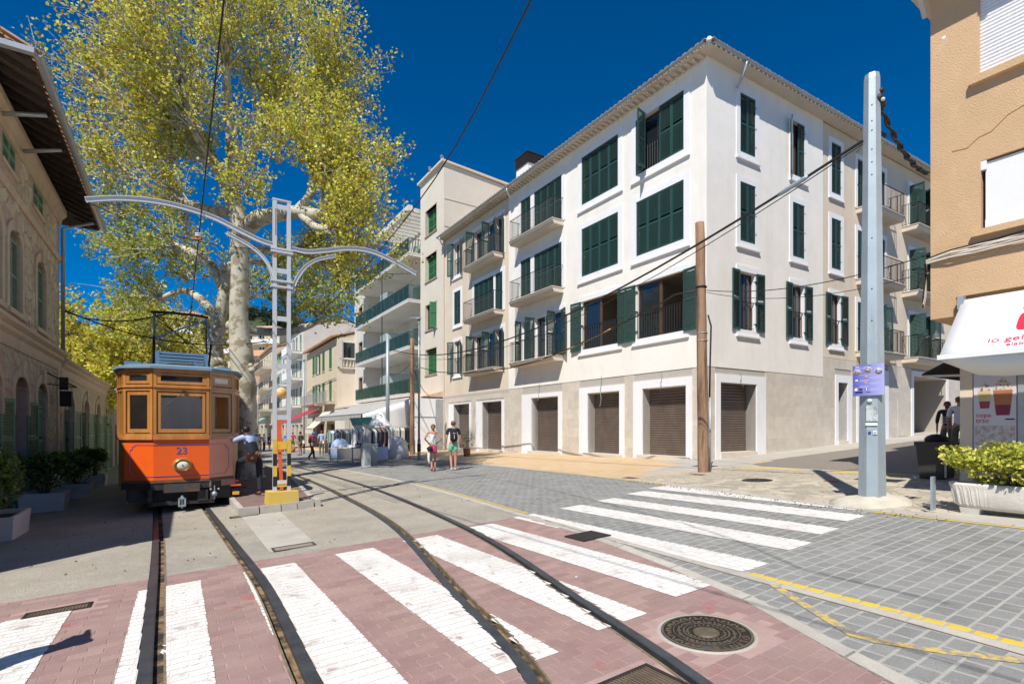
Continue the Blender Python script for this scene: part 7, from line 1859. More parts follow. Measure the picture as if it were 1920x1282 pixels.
for k in range(3):
    wire('twisted_cable','twisted black cable bundle dropping from the pole top to the orange wall',atp(1642,172+k*6,8.2),FRB@Vector((3.62,.05,6.0)),.25,.018,'cable',30,'cable',None,k*2.1+1).update(dict(group='twisted black cables from the pole top')) if False else tag(wire('twisted_cable',None,atp(1642,172+k*6,8.2),FRB@Vector((3.62,.05,6.0)),.25,.018,'cable',30,None,None,k*2.1+1),'twisted black cable dropping from the pole top to the orange wall','cable','twisted black cables from the pole top')
o=MB().use(M['cable']).ball((0,0,0),.07).ball((.05,0,-.1),.06).ball((.03,0,.12),.05).use(M['greyrender2']).ball((.02,-.06,-.05),.03).build('cable_clamp',None,None,T(atp(1648,185,8.15))); tag(o,'black clamp with white insulators near the top of the octagonal pole','clamp')
wire('overhead_cable','dark cable between the slim wooden pole and the steel pole by the market',w2p+Vector((0,0,5.4)),g2p+Vector((0,0,4.9)),.3,.015)
wire('overhead_cable','cable from the slim wooden pole down to the shop annex corner',w2p+Vector((0,0,5.3)),FL@Vector((20.2,1.0,3.7)),.35,.02)
wire('overhead_cable','cable swagged along the cream corner house front',F3@Vector((40.6,.1,6.4)),F3@Vector((54.3,.1,5.6)),-.2,.03)
# contact wires over the tracks
def contact(name,label,vf,z,u0,u1):
    P=[AU(u0+(u1-u0)*k/40,vf(u0+(u1-u0)*k/40),z) for k in range(41)]; o=MB().use(M['cable']).tube([p-P[0] for p in P],.011,5).build(name,None,None,T(P[0])); return tag(o,label,'tram wire')
contact('contact_wire','left tram contact wire running overhead to the pantograph',lambda u:.37,5.75,-2,30)
contact('contact_wire','left hanging tram wire just below its twin above the tram',lambda u:.35,5.55,8,30)
contact('contact_wire','right tram contact wire passing the end of the mast arm',lambda u:(rail_f[2](max(u,0))+rail_f[3](max(u,0)))/2+.3,5.85,-1,45)
ml=MF@Vector((mxz(160,377)[0],0,mxz(160,377)[1])); mm=MF@Vector((mxz(372,440)[0],0,mxz(372,440)[1]))
wire('span_wire','thin span wire from the left arm tip to the mast past the insulators',ml,MF@Vector((-.2,0,mxz(515,468)[1])),.22,.008)
o=MB().use(M['greyrender2']).at(T(mm)).lathe([(.03,-.05),(.06,-.04),(.06,-.02),(.03,-.01),(.06,0),(.06,.02),(.03,.03)],10).use(M['rust']).box(-.12,.06,-.03,.03,-.10,-.05).build('insulator'); tag(o,'white ribbed insulator hanging on the span wire left of the mast','insulator')
wire('span_wire','thin span wire under the right mast arm to its tip',MF@Vector((.2,0,mxz(548,470)[1])),MF@Vector((mxz(778,512)[0],0,mxz(778,512)[1])),.18,.007)
wire('overhead_cable','upper dark wire from the station wall into the tree',AL and FLF@Vector((-22.4,.1,5.5)),atp(500,640,17),.5,.02)
wire('overhead_cable','lower dark wire from the station wall down towards the pantograph',FLF@Vector((-22.4,.1,5.45)),AU(16,-.1,4.6),.3,.02)

# ================================================================ PEOPLE
def skinned(name,nodes,edges,m,parent,root=0,sub=2,X=None):
    """nodes: (x,y,z,rx,ry)"""
    me=D.meshes.new(name); me.from_pydata([n[:3] for n in nodes],edges,[]); me.materials.append(m)
    o=link(name,me,parent,X); o.modifiers.new('skin','SKIN')
    for i,n in enumerate(nodes):
        d=me.skin_vertices[0].data[i]; d.radius=(n[3],n[4] if len(n)>4 else n[3]); d.use_root=(i==root)
    sm=o.modifiers.new('smooth','SUBSURF'); sm.levels=sub; sm.render_levels=sub
    o.modifiers['skin'].use_smooth_shade=True
    return o
STAND=dict(pel=(0,0,.94),wai=(0,0,1.08),che=(0,.0,1.30),nek=(0,0,1.47),hd=(0,.02,1.60),top=(0,.02,1.70),
 shL=(-.18,0,1.41),elL=(-.23,-.02,1.13),wrL=(-.24,.05,.88),shR=(.18,0,1.41),elR=(.23,-.02,1.13),wrR=(.24,.05,.88),
 hiL=(-.09,0,.90),knL=(-.10,.02,.49),anL=(-.10,-.02,.09),toL=(-.11,.15,.03),hiR=(.09,0,.90),knR=(.10,.02,.49),anR=(.10,-.02,.09),toR=(.11,.15,.03))
def person(label,pos,rz,H=1.75,pose={},top='navy',topm=None,sleeve=.5,legs='trousers',legm='navy',hair='hairdark',hairlen=0,skin='skin',shoe='black',female=False,fingers=False,group=None,scale=1,hat=None,bare=False):
    J=dict(STAND); J.update(pose); k=H/1.75
    t=thing('person',label,'person',T(pos)@RZ(rz)@SC(k,k,k),group)
    V_=lambda n:Vector(J[n])
    sk=M[skin]; N=[];Eg=[]
    def nd(p,rx,ry=None): N.append((*p,rx,ry or rx)); return len(N)-1
    w=.92 if female else 1
    pel=nd(J['pel'],.12*w,.09); wai=nd(J['wai'],.105*w,.08); che=nd(J['che'],.125*w,.09); nb=nd(V_('che').lerp(V_('nek'),.75),.075,.065); nek=nd(J['nek'],.05,.052); 
    hdv=V_('hd'); jaw=nd(V_('nek').lerp(hdv,.55),.062,.066); hd=nd(hdv,.078,.092); tp=nd(V_('hd').lerp(V_('top'),.8),.058,.07)
    Eg+=[(pel,wai),(wai,che),(che,nb),(nb,nek),(nek,jaw),(jaw,hd),(hd,tp)]
    for s in 'LR':
        sh=nd(J['sh'+s],.052*w); el=nd(J['el'+s],.038*w); wr=nd(J['wr'+s],.026); Eg+=[(nb,sh),(sh,el),(el,wr)]
        f=(V_('wr'+s)-V_('el'+s)).normalized(); hp=V_('wr'+s)+f*.075; pa=nd(hp,.034,.020); Eg.append((wr,pa))
        sd=f.cross(Vector((0,1,0))); sd=sd.normalized() if sd.length>.1 else Vector((1,0,0)); cu=f.cross(sd).normalized()
        if fingers:
            for q in range(4):
                b=hp+f*.02+sd*(-.024+.016*q); L=(.045,.055,.05,.038)[q]; a=nd(b,.009); c=nd(b+f*L*.6+cu*.006,.008); e=nd(b+f*L+cu*.016,.007); Eg+=[(pa,a),(a,c),(c,e)]
            b=hp-f*.03-sd*.03; a=nd(b,.010); c=nd(b-sd*.025+f*.035,.009); Eg+=[(pa,a),(a,c)]
        else:
            a=nd(hp+f*.07,.022,.012); Eg.append((pa,a))
        hi=nd(J['hi'+s],.085*w); kn=nd(J['kn'+s],.054*w); ca=nd(V_('kn'+s).lerp(V_('an'+s),.3),.052*w); an=nd(J['an'+s],.034); to=nd(J['to'+s],.036,.024); Eg+=[(pel,hi),(hi,kn),(kn,ca),(ca,an),(an,to)]
    skinned('body',N,Eg,sk,t)
    # face details: nose, ears, hair
    mb=MB().use(sk); c=hdv; mb.ball((c.x,c.y+.098,c.z-.015),.012,.016,.02,8,5)
    for s in (-1,1): mb.ball((c.x+s*.08,c.y,c.z-.01),.012,.02,.03,8,5)
    mb.use(M['black'])
    for s in (-1,1): mb.ball((c.x+s*.03,c.y+.088,c.z+.012),.010,.006,.006,6,4)
    mb.use(mat('lips',(.30,.08,.06),.6,0)).ball((c.x,c.y+.088,c.z-.052),.022,.008,.006,8,4); mb.build('face',None,t)
    mb=MB().use(M[hair]); mb.ball((c.x,c.y-.016,c.z+.030),.087,.098,.088,14,9)
    if hairlen: mb.ball((c.x,c.y-.075,c.z-.03),.055,.05,.09,10,7); 
    if hairlen>1: mb.ball((c.x,c.y-.10,c.z+.07),.035,.035,.035,10,7); mb.tube([(c.x,c.y-.10,c.z+.04),(c.x,c.y-.11,c.z-.05),(c.x,c.y-.10,c.z-.13)],[.03,.028,.008],8)
    mb.build('hair',None,t)
    if hat: MB().use(M[hat]).ball((c.x,c.y,c.z+.055),.096,.106,.075,14,8).box(c.x-.06,c.x+.06,c.y+.06,c.y+.16,c.z+.03,c.z+.045).build('cap',None,t)
    # top
    N=[];Eg=[]
    pel=nd(V_('pel')+Vector((0,0,-.02)),.135*w,.105); wai=nd(J['wai'],.125*w,.10); che=nd(J['che'],.145*w,.108); nb=nd(V_('che').lerp(V_('nek'),.72),.095,.08)
    Eg+=[(pel,wai),(wai,che),(che,nb)]
    for s in 'LR':
        if sleeve>0:
            sh=nd(J['sh'+s],.066*w); Eg.append((nb,sh))
            e=V_('sh'+s).lerp(V_('el'+s),min(1,sleeve*1.8)); a=nd(e,.056*w); Eg.append((sh,a))
            if sleeve>.6: b=nd(V_('el'+s).lerp(V_('wr'+s),(sleeve-.6)/.4*.95),.042); Eg.append((a,b))
        else:
            sh=nd(V_('nek').lerp(V_('sh'+s),.62)+Vector((0,0,-.03)),.035); Eg.append((nb,sh))
    skinned('top_garment',N,Eg,topm or M[top],t)
    N=[];Eg=[]
    pel=nd(V_('pel')+Vector((0,0,.05)),.135*w,.108); hp=nd(V_('pel')+Vector((0,0,-.05)),.14*w,.115); Eg.append((pel,hp))
    if legs=='skirt':
        a=nd(V_('pel')+Vector((0,0,-.17)),.165,.13); b=nd(V_('pel')+Vector((0,0,-.30)),.18,.14); Eg+=[(hp,a),(a,b)]
    else:
        for s in 'LR':
            hi=nd(J['hi'+s],.098*w,.105); Eg.append((hp,hi))
            if legs=='shorts': b=nd(V_('hi'+s).lerp(V_('kn'+s),.62),.092); Eg.append((hi,b))
            else: kn=nd(J['kn'+s],.070*w); an=nd(V_('an'+s)+Vector((0,0,.02)),.058); Eg+=[(hi,kn),(kn,an)]
    skinned({'skirt':'skirt','shorts':'shorts'}.get(legs,'trousers'),N,Eg,M[legm],t)
    for s in 'LR':
        N=[];Eg=[]; a=nd(V_('an'+s)+Vector((0,-.03,-.02)),.042,.04); b=nd(V_('an'+s).lerp(V_('to'+s),.6)+Vector((0,0,-.0)),.044,.03); c=nd(J['to'+s],.038,.024); Eg=[(a,b),(b,c)]
        skinned('shoe',N,Eg,M[shoe],t,1,1)
    return t
def face(du,dv):
    """rotation so that a figure looks along (du,dv) in street coordinates"""
    d=U*du+V*dv; return math.atan2(-d.x,d.y)
def gp_(px,py):
    kx=(px-960)/968;kz=-(py-802)/968; Y=-1.58/(kz-GB*kx-GC); return Vector((kx*Y,Y,gz(kx*Y,Y)))
# conductor climbing aboard: stands on the island, left foot on the tram step
cpos=TM@Vector((1.46,.12,0)); cpos.z=gz(cpos.x,cpos.y)+.155
cd=person('man in dark waistcoat and pale blue shirt stepping up onto the tram',cpos,R(38)+0,1.74,
 dict(pel=(-.02,.02,.93),wai=(-.04,.05,1.07),che=(-.09,.10,1.28),nek=(-.13,.16,1.43),hd=(-.16,.20,1.54),top=(-.17,.22,1.65),
  shL=(-.28,.08,1.38),elL=(-.44,.34,1.27),wrL=(-.48,.44,1.50),shR=(.08,.14,1.38),elR=(-.02,.40,1.30),wrR=(-.14,.56,1.46),
  hiL=(-.11,.03,.90),knL=(-.28,.38,.80),anL=(-.33,.33,.34),toL=(-.36,.49,.29),hiR=(.08,.0,.90),knR=(.09,.02,.49),anR=(.10,-.04,.08),toR=(.03,.13,.03)),
 topm=M['paleblue'],sleeve=.85,legs='trousers',legm='navy',hair='hairdark',skin='skin2',fingers=True)
N=[(-.02,.02,.90,.15,.12),(-.04,.05,1.07,.14,.115),(-.09,.10,1.28,.155,.12),(-.12,.14,1.39,.10,.085)]
skinned('waistcoat',N,[(0,1),(1,2),(2,3)],M['navy'],cd)
MB().use(M['leather']).at(T((-.12,-.12,.90))@RZ(.25)).box(-.11,.11,-.05,.03,-.09,.09).box(-.115,.115,-.06,-.05,-.02,.095).use(M['rust']).box(-.03,.03,-.064,-.06,-.02,.03).build('shoulder_bag',None,cd)
MB().use(M['leather']).tube([(-.01,-.14,.97),(.10,-.10,1.15),(.12,.02,1.38),(.02,.12,1.45)],.012,5).build('bag_strap',None,cd)
# the two walkers seen from behind
wl=gp_(812,884); mn=gp_(850,882)
wm=person('woman in white tank top and pink wrap skirt walking away',wl,face(1,.35),1.70,
 dict(elL=(-.30,-.06,1.18),wrL=(-.17,.10,1.05),elR=(.30,-.06,1.18),wrR=(.17,.10,1.05),knL=(-.07,.08,.50),anL=(-.05,-.10,.14),toL=(-.05,.02,.03),anR=(.08,.12,.08),toR=(.09,.27,.04),knR=(.09,.12,.50)),
 top='whitecloth',sleeve=0,legs='skirt',legm='pink',hair='hairblond',hairlen=2,shoe='pink',female=True,fingers=True)
MB().use(M['blackcloth']).at(T((-.13,-.16,.83))@RY(.2)).ball((0,0,0),.11,.05,.085,12,7).build('handbag',None,wm)
MB().use(M['cable']).tube([(-.13,-.17,.90),(-.02,-.13,1.15),(.07,-.10,1.38),(.10,.0,1.44),(.02,.10,1.30)],.009,5).build('bag_strap',None,wm)
mb=MB().use(M['whitecloth']); vs=[]
for i in range(8):
    f=i/7
    for s_ in (-1,0,1): vs.append((-.20+.02*math.sin(f*6)+s_*(.05-.02*f)+.08*f,-.10+.03*math.cos(s_*2+f*5),.90-.62*f))
mb.smooth=True; mb.add(vs,[(i*3+k,i*3+k+1,i*3+k+4,i*3+k+3) for i in range(7) for k in range(2)]); o=mb.build('hanging_cardigan',None,wm); o.modifiers.new('s','SOLIDIFY').thickness=.02
me_=person('man in navy T-shirt with a black backpack and mint shorts walking away',mn,face(1,.35),1.78,
 dict(elL=(-.24,-.05,1.14),wrL=(-.25,.02,.90),elR=(.24,-.0,1.14),wrR=(.27,.08,.90),knL=(-.08,.10,.50),anL=(-.06,-.02,.10),toL=(-.06,.12,.04),anR=(.07,.0,.09),toR=(.08,.14,.03),knR=(.08,.04,.49)),
 top='navy',sleeve=.42,legs='shorts',legm='mint',hair='hairgrey',shoe='whitecloth',fingers=True)
skinned('backpack',[(0,-.14,.98,.13,.07),(0,-.17,1.15,.145,.10),(0,-.15,1.36,.11,.07)],[(0,1),(1,2)],M['blackcloth'],me_)
MB().use(M['trim']).box(-.035,-.012,-.268,-.262,1.28,1.30).box(.012,.035,-.268,-.262,1.28,1.30).box(-.006,.006,-.275,-.268,1.10,1.24).build('backpack_mark',None,me_)
# pedestrian with a blue cap
bc=person('person with blue cap, maroon top and dark backpack crossing the street',gp_(584,862),face(.25,1),1.68,
 dict(che=(0,.06,1.28),nek=(0,.10,1.43),hd=(0,.14,1.54),top=(0,.15,1.65),knL=(-.08,.16,.50),anL=(-.08,.20,.08),toL=(-.08,.34,.05),knR=(.08,-.0,.48),anR=(.08,-.24,.10),toR=(.08,-.12,.03),wrL=(-.22,.16,.95),wrR=(.22,.14,.95)),
 top='maroon',sleeve=.95,legs='trousers',legm='blackcloth',hat='capblue',hair='hairgrey')
skinned('backpack',[(0,-.10,.98,.12,.07),(0,-.12,1.15,.13,.09),(0,-.08,1.32,.10,.06)],[(0,1),(1,2)],M['blackcloth'],bc)
# people at the side street
p=Vector((.842*13.2,13.2,0)); p.z=gz(p.x,p.y)
stripe_m=mat('striped_top',(.02,.035,.025),.85,0); 
sw=person('woman in dark green top with white stripes and grey trousers by the bin',atp(1776,826,14.2)*1.0,face(.2,1),1.62,dict(wrR=(.2,.2,1.05),elR=(.26,.04,1.15)),topm=stripe_m,sleeve=.75,legs='trousers',legm='khaki',hair='hairgrey',hairlen=1,female=True)
sw.location.z=gz(sw.location.x,sw.location.y)
mb=MB().use(M['whitecloth'])
for k in range(5): mb.tube([(.147*math.cos(a),.112*math.sin(a),1.06+k*.045) for a in [q*math.pi/8 for q in range(16)]],.007,4,False,True)
mb.build('white_stripes',None,sw)
m2=person('man in pale shirt and grey cap half hidden behind the poster wall',atp(1799,826,13.6),face(.2,1),1.72,dict(),top='whitecloth',sleeve=.5,legs='trousers',legm='khaki',hair='hairgrey',hat='khaki'); m2.location.z=gz(m2.location.x,m2.location.y)
# photographer's neighbour, out of frame, whose shadow falls on the paving at the lower left
per=person('person standing just outside the left edge whose shadow falls on the crossing',GU(4.72,-1.70),face(1,0),1.72,dict(elR=(.34,.05,1.22),wrR=(.22,.2,1.38)),top='navy',sleeve=.7,legs='trousers',legm='navy')
# small figures far down the street
crowd=[((473,850),30.5,'whitecloth','khaki','skin','person in white sitting-out area near the green awning, far down the street',0),
 ((563,848),36,'khaki','khaki','skin','man in khaki shirt and shorts standing under the red awning',1),
 ((617,852),33,'whitecloth','navy','skin','person in white shirt beside the cream awning stall',0),
 ((640,850),31,'pink','navy','skin2','person in pink top browsing the stall right of the cream awning',1),
 ((495,843),48,'paleblue','navy','skin','distant person in pale blue near the green awning',0),
 ((505,842),50,'navy','navy','skin','distant person in dark clothes beside the green awning',1),
 ((538,845),44,'capblue','blackcloth','skin','distant person in bright blue behind the lattice mast',0),
 ((549,844),46,'pink','khaki','skin','distant person in pink seen through the lattice mast',1),
 ((603,850),35,'paleblue','khaki','skin','person in pale blue under the cream awning',0),
 ((487,845),42,'khaki','whitecloth','skin2','distant person in khaki at the cafe tables',1)]
for (px,py),Y,tp_,lg,skn,lab,sh in crowd:
    X=(px-960)/968*Y; q=Vector((X,Y,gz(X,Y))); person(lab,q,rnd.uniform(0,6),1.70,dict(wrR=(.2,.2,1.05)),top=tp_,sleeve=.5,legs='shorts' if sh else 'trousers',legm=lg,skin=skn,hair=rnd.choice(['hairdark','hairgrey','hairblond']))

# ================================================================ PLANTERS, BIN, BOLLARD, STALLS
def bush(root,c,r,n,seed,cols,size=.06,stems=9):
    rs=np.random.RandomState(seed); mb=MB().use(mat('woody_stem',(.16,.12,.08),.9,.2,9)); cl=[]
    for k in range(stems):
        d=np.array([rs.uniform(-1,1)*r[0]*.8,rs.uniform(-1,1)*r[1]*.8,rs.uniform(.3,1)*r[2]]); 
        b=(c[0]+d[0]*.15,c[1]+d[1]*.15,c[2]-r[2]); e=(c[0]+d[0],c[1]+d[1],c[2]+d[2]*.6); mid=((b[0]+e[0])/2,(b[1]+e[1])/2,(b[2]+e[2])/2+.05)
        mb.tube([b,mid,e],[.014,.010,.004],4); 
        for q in range(3): cl.append(((e[0]+rs.uniform(-.12,.12)*r[0]*2,e[1]+rs.uniform(-.12,.12)*r[1]*2,e[2]+rs.uniform(-.12,.1)),(r[0]*.28,r[1]*.30,r[2]*.26),n//(stems*4)))
    cl.append((c,(r[0]*.9,r[1]*.9,r[2]*.85),n//4)); mb.build('stems',None,root,None,'stuff'); leaves(root,'foliage',cl,size,cols,seed)
DG=((.04,.08,.02),(.10,.18,.04),(.20,.30,.06),(.34,.38,.08))
YG=((.12,.17,.03),(.46,.48,.06),(.80,.76,.18),(.60,.60,.08))
def boxplanter(u,v,w,d,h,m,label,seed,rz=0,bh=.75,n=1600,name='planter'):
    p=GU(u,v); X=Matrix(((V.x,U.x,0,p.x),(V.y,U.y,0,p.y),(0,0,1,p.z),(0,0,0,1)))@RZ(rz)
    t=thing(name,label,'planter',X,'planters along the station wall')
    mb=MB().use(m); a,b=w/2,d/2; ti=.05
    mb.prism([(-a*.94,-b*.94),(a*.94,-b*.94),(a*.94,b*.94),(-a*.94,b*.94)],-.03,.04)
    mb.add([(-a*.92,-b*.92,.0),(a*.92,-b*.92,.0),(a*.92,b*.92,.0),(-a*.92,b*.92,.0),(-a,-b,h),(a,-b,h),(a,b,h),(-a,b,h),(-a+ti,-b+ti,h),(a-ti,-b+ti,h),(a-ti,b-ti,h),(-a+ti,b-ti,h),(-a+ti,-b+ti,h-.08),(a-ti,-b+ti,h-.08),(a-ti,b-ti,h-.08),(-a+ti,b-ti,h-.08)],
     [(0,1,5,4),(1,2,6,5),(2,3,7,6),(3,0,4,7),(4,5,9,8),(5,6,10,9),(6,7,11,10),(7,4,8,11),(8,9,13,12),(9,10,14,13),(10,11,15,14),(11,8,12,15)])
    mb.build('box',None,t); MB().use(M['earth']).box(-a+ti,a-ti,-b+ti,b-ti,h-.10,h-.075).build('soil',None,t)
    bush(t,(0,0,h+bh*.55),(w*.62,d*.62,bh*.60),n,seed,DG,.065,10)
    return t
boxplanter(10.6,-2.75,.75,.9,.42,M['planterblue'],'blue planter with a dark leafy shrub, at the left edge of the photo',71,0,.95,3600)
boxplanter(12.5,-2.70,.72,1.25,.42,M['planter'],'long stained white planter with an untidy shrub, next to the blue planter',72,0,1.15,3600)
boxplanter(16.6,-2.72,.85,.7,.45,M['planter'],'white box planter with glossy green shrub, third from the left',73,0,.95,2800)
boxplanter(19.9,-2.55,.75,.9,.42,M['planter'],'smaller white box planter with dark shrub, fourth from the left',74,0,.85,2200)
boxplanter(24.0,-2.6,.75,.8,.42,M['planter'],'farthest white planter with dark shrub, right beside the tram',75,0,.95,2000)
# stone trough at the right edge
X=GM@T((9.32,2.72,0)); tgh=thing('stone_trough','white ribbed stone trough planter with yellow-green shrub at the right edge','planter',Matrix(((-U.x,V.x,0,GU(2.12,9.36).x),(-U.y,V.y,0,GU(2.12,9.36).y),(0,0,1,GU(2.12,9.36).z),(0,0,0,1))))
def rib(x): return .011*math.sin(x*2*math.pi/.085)
mb=MB().use(M['planterstone']); Lh=.68; n=220; vs=[]; ring=[]
per_=[]
for i in range(n*2):
    a=2*math.pi*i/(n*2); cx=abs(math.cos(a))**.35*(1 if math.cos(a)>0 else -1); sy=abs(math.sin(a))**.35*(1 if math.sin(a)>0 else -1); per_.append((cx*Lh,sy*.21))
q=len(per_)
cum=[0]
for i in range(1,q): cum.append(cum[-1]+math.hypot(per_[i][0]-per_[i-1][0],per_[i][1]-per_[i-1][1]))
prof=[(.80,.07,0),(.88,.10,0),(.93,.13,1),(.97,.30,1),(1.0,.36,.3),(1.02,.38,0),(1.02,.42,0),(.95,.42,0),(.93,.36,0)]
for s_,z,rb in prof:
    for i,(x,y) in enumerate(per_):
        o=rib(cum[i])*rb; L=math.hypot(x,y); vs.append((x*s_+x/L*o,y*s_+(0 if abs(y)<.01 else math.copysign(o,y)),z))
mb.smooth=True; mb.add(vs,[(j*q+i,j*q+(i+1)%q,(j+1)*q+(i+1)%q,(j+1)*q+i) for j in range(len(prof)-1) for i in range(q)]+[tuple(range(q-1,-1,-1))])
mb.build('trough',None,tgh)
for x in (-.45,.42): MB().use(M['planterstone']).prism([(x-.11,-.17),(x+.11,-.17),(x+.11,.17),(x-.11,.17)],.08,-.02,.03).build('foot',None,tgh)
MB().use(M['earth']).box(-.6,.6,-.17,.17,.33,.37).build('soil',None,tgh)
bush(tgh,(0,-.0,.66),(.78,.40,.34),6500,81,YG,.050,16)
X2=copy_tree(tgh,tgh.matrix_basis@T((1.5,0,-.03)),'ribbed stone trough planter mostly beyond the right edge of the photo')
bo=thing('metal_stand','flat grey steel post standing at the end of the stone trough','bollard',T(GU(2.98,9.20)))
MB().use(M['galv']).at(RZ(.5)).box(-.055,.055,-.012,.012,-.02,.50).build('plate',None,bo); MB().use(M['castdark']).at(RZ(.5)).box(-.15,.15,-.1,.1,-.02,.006).build('foot_plate',None,bo)
bn=thing('litter_bin','large dark open litter bin with a black bag near the poster wall','litter bin',T(GU(4.20,13.15))@RZ(.5))
MB().use(M['plastic_dark']).add([(-.24,-.2,0),(.24,-.2,0),(.24,.2,0),(-.24,.2,0),(-.29,-.25,.72),(.29,-.25,.72),(.29,.25,.72),(-.29,.25,.72)],[(3,2,1,0),(0,1,5,4),(1,2,6,5),(2,3,7,6),(3,0,4,7),(4,5,6,7)]).build('body',None,bn)
MB().use(M['plastic_dark']).box(-.31,.31,-.27,-.23,.68,.76).box(-.31,.31,.23,.27,.68,.76).box(-.31,-.27,-.23,.23,.68,.76).box(.27,.31,-.23,.23,.68,.76).build('rim',None,bn)
MB().use(M['black']).ball((0,0,.80),.24,.2,.12,12,7).build('bag',None,bn)
MB().use(M['soffit']).box(-.30,-.27,-.28,-.25,.05,.70).build('edge_strip',None,bn)
# market goods in front of the annex: racks, tables, boxes
rq=random.Random(12)
clothcols=[M['whitecloth'],M['whitecloth'],M['greyrender2'],M['navy'],mat('denim_cloth',(.16,.24,.36),.9,.2,9),mat('slate_cloth',(.12,.15,.19),.9,.2,9),mat('teal_cloth',(.22,.40,.42),.9,.2,9),M['khaki'],mat('rose_cloth',(.45,.26,.26),.9,.1,9)]
def rack(u,v,w,label,seed,rz):
    p=GU(u,v); t=thing('clothes_rack',label,'clothes rack',T(p)@RZ(rz),'clothes racks at the street market'); r_=random.Random(seed)
    MB().use(M['galv']).bar((-w/2,0,0),(-w/2,0,1.65),.03).bar((w/2,0,0),(w/2,0,1.65),.03).bar((-w/2,0,1.65),(w/2,0,1.65),.03).bar((-w/2,-.25,.03),(-w/2,.25,.03),.03).bar((w/2,-.25,.03),(w/2,.25,.03),.03).build('rail_frame',None,t)
    n=int(w/.11)
    for k in range(n):
        x=-w/2+.08+k*.11; l=r_.uniform(.6,1.15); d=r_.uniform(.18,.26); vs=[]
        mb=MB().use(r_.choice(clothcols))
        mb.add([(x-.02,-.06,1.6),(x+.02,-.06,1.6),(x+.02,.06,1.6),(x-.02,.06,1.6),(x-.035,-d,1.45),(x+.035,-d,1.45),(x+.035,d,1.45),(x-.035,d,1.45),(x-.05,-d*.9,1.6-l),(x+.03,-d*.95,1.6-l),(x+.05,d*.9,1.6-l),(x-.03,d,1.6-l)],[(0,1,5,4),(1,2,6,5),(2,3,7,6),(3,0,4,7),(4,5,9,8),(5,6,10,9),(6,7,11,10),(7,4,8,11),(0,3,2,1),(8,9,10,11)])
        mb.build('garment',None,t)
    return t
rack(25.2,8.3,1.6,'clothes rack with mixed garments nearest the grey steel pole',1,R(60)); rack(27.6,8.6,1.8,'clothes rack with blue and white garments under the long grey awning',2,R(40)); rack(30.4,8.2,1.8,'clothes rack left of the steel pole in the market display',3,R(70)); rack(33.5,8.6,1.6,'clothes rack at the far end of the market display',4,R(50)); rack(29.2,11.0,1.8,'clothes rack deep in the shade of the grey awning',5,R(30)); rack(32.5,10.8,1.8,'clothes rack in shade beside the cream house wall',6,R(60))
def stall(u,v,w,d,h,label,seed,m,rz):
    t=thing('display_table',label,'display table',T(GU(u,v))@RZ(rz),'display tables at the street market'); r_=random.Random(seed)
    MB().use(m).box(-w/2,w/2,-d/2,d/2,h-.05,h).build('table_top',None,t)
    for x in (-1,1):
        for y in (-1,1): MB().use(M['galv']).box(x*(w/2-.05)-.02,x*(w/2-.05)+.02,y*(d/2-.05)-.02,y*(d/2-.05)+.02,0,h-.05).build('leg',None,t)
    MB().use(m).box(-w/2,w/2,-d/2-.005,-d/2+.005,.15,h-.05).build('cloth_front',None,t)
    for k in range(8):
        mb=MB().use(r_.choice(clothcols)); x=r_.uniform(-w/2+.12,w/2-.12); y=r_.uniform(-d/2+.12,d/2-.12); s_=r_.uniform(.06,.12); mb.at(T((x,y,h))@RZ(r_.uniform(0,3))).prism([(-s_,-s_*.7),(s_,-s_*.7),(s_,s_*.7),(-s_,s_*.7)],0,r_.uniform(.05,.22),.01); mb.build('goods',None,t)
stall(24.2,7.6,1.5,.8,.75,'low display table of small goods in front of the clothes racks',21,M['paleblue'],R(50)); stall(27.0,7.3,1.6,.8,.7,'display table with bags left of the steel pole',22,M['greyrender2'],R(50)); stall(29.0,9.6,1.6,.9,.8,'shaded display table under the awning edge',23,M['navy'],R(40)); stall(31.6,9.6,1.5,.8,.85,'white display table near the slim wooden pole',24,M['whitecloth'],R(40)); stall(35.5,8.6,1.5,.8,.8,'display table in front of the cream awning',25,M['khaki'],R(50))
def cabinet(u,v,label,m,h=1.15,w=.42):
    t=thing('stall_cabinet',label,'cabinet',T(GU(u,v))@RZ(R(30))); MB().use(m).prism([(-w/2,-.2),(w/2,-.2),(w/2,.2),(-w/2,.2)],0,h,.01).build('body',None,t); MB().use(M['galv']).box(-w/2-.02,w/2+.02,-.22,.22,h,h+.04).build('lid',None,t); MB().use(M['galv']).box(-w/2+.04,w/2-.04,-.215,-.2,.1,h-.1).build('door',None,t)
cabinet(22.0,6.75,'tall pale grey cabinet at the kerb in front of the market goods',M['greypaint'],1.0,.3); cabinet(22.5,7.2,'second pale grey cabinet just behind the kerbside one',M['galv'],.9,.34)
t=thing('market_umbrella','half folded white market umbrella above the clothes racks','umbrella',T(GU(27.5,9.2))); MB().use(M['galv']).tube([(0,0,0),(0,0,2.5)],.03,6).build('pole',None,t)
mb=MB().use(M['awn_white']); n=16; vs=[(0,0,2.62)]+[((.55+.10*(k%2))*math.cos(2*math.pi*k/n),(.55+.10*(k%2))*math.sin(2*math.pi*k/n),1.75) for k in range(n)]; mb.smooth=True; mb.add(vs,[(0,k+1,(k+1)%n+1) for k in range(n)]); mb.build('canopy',None,t)
for i,(u,v,lab) in enumerate(((46,8.0,'leafy potted plant beside the red awning shop'),(49,7.6,'potted shrub near the street lamp by the red awning'),(22.9,12.1,'potted plant by the white side curtain'))): potplant(GU(u,v),.2,.4,lab,90+i,GREENS,'terracotta',300,.45)
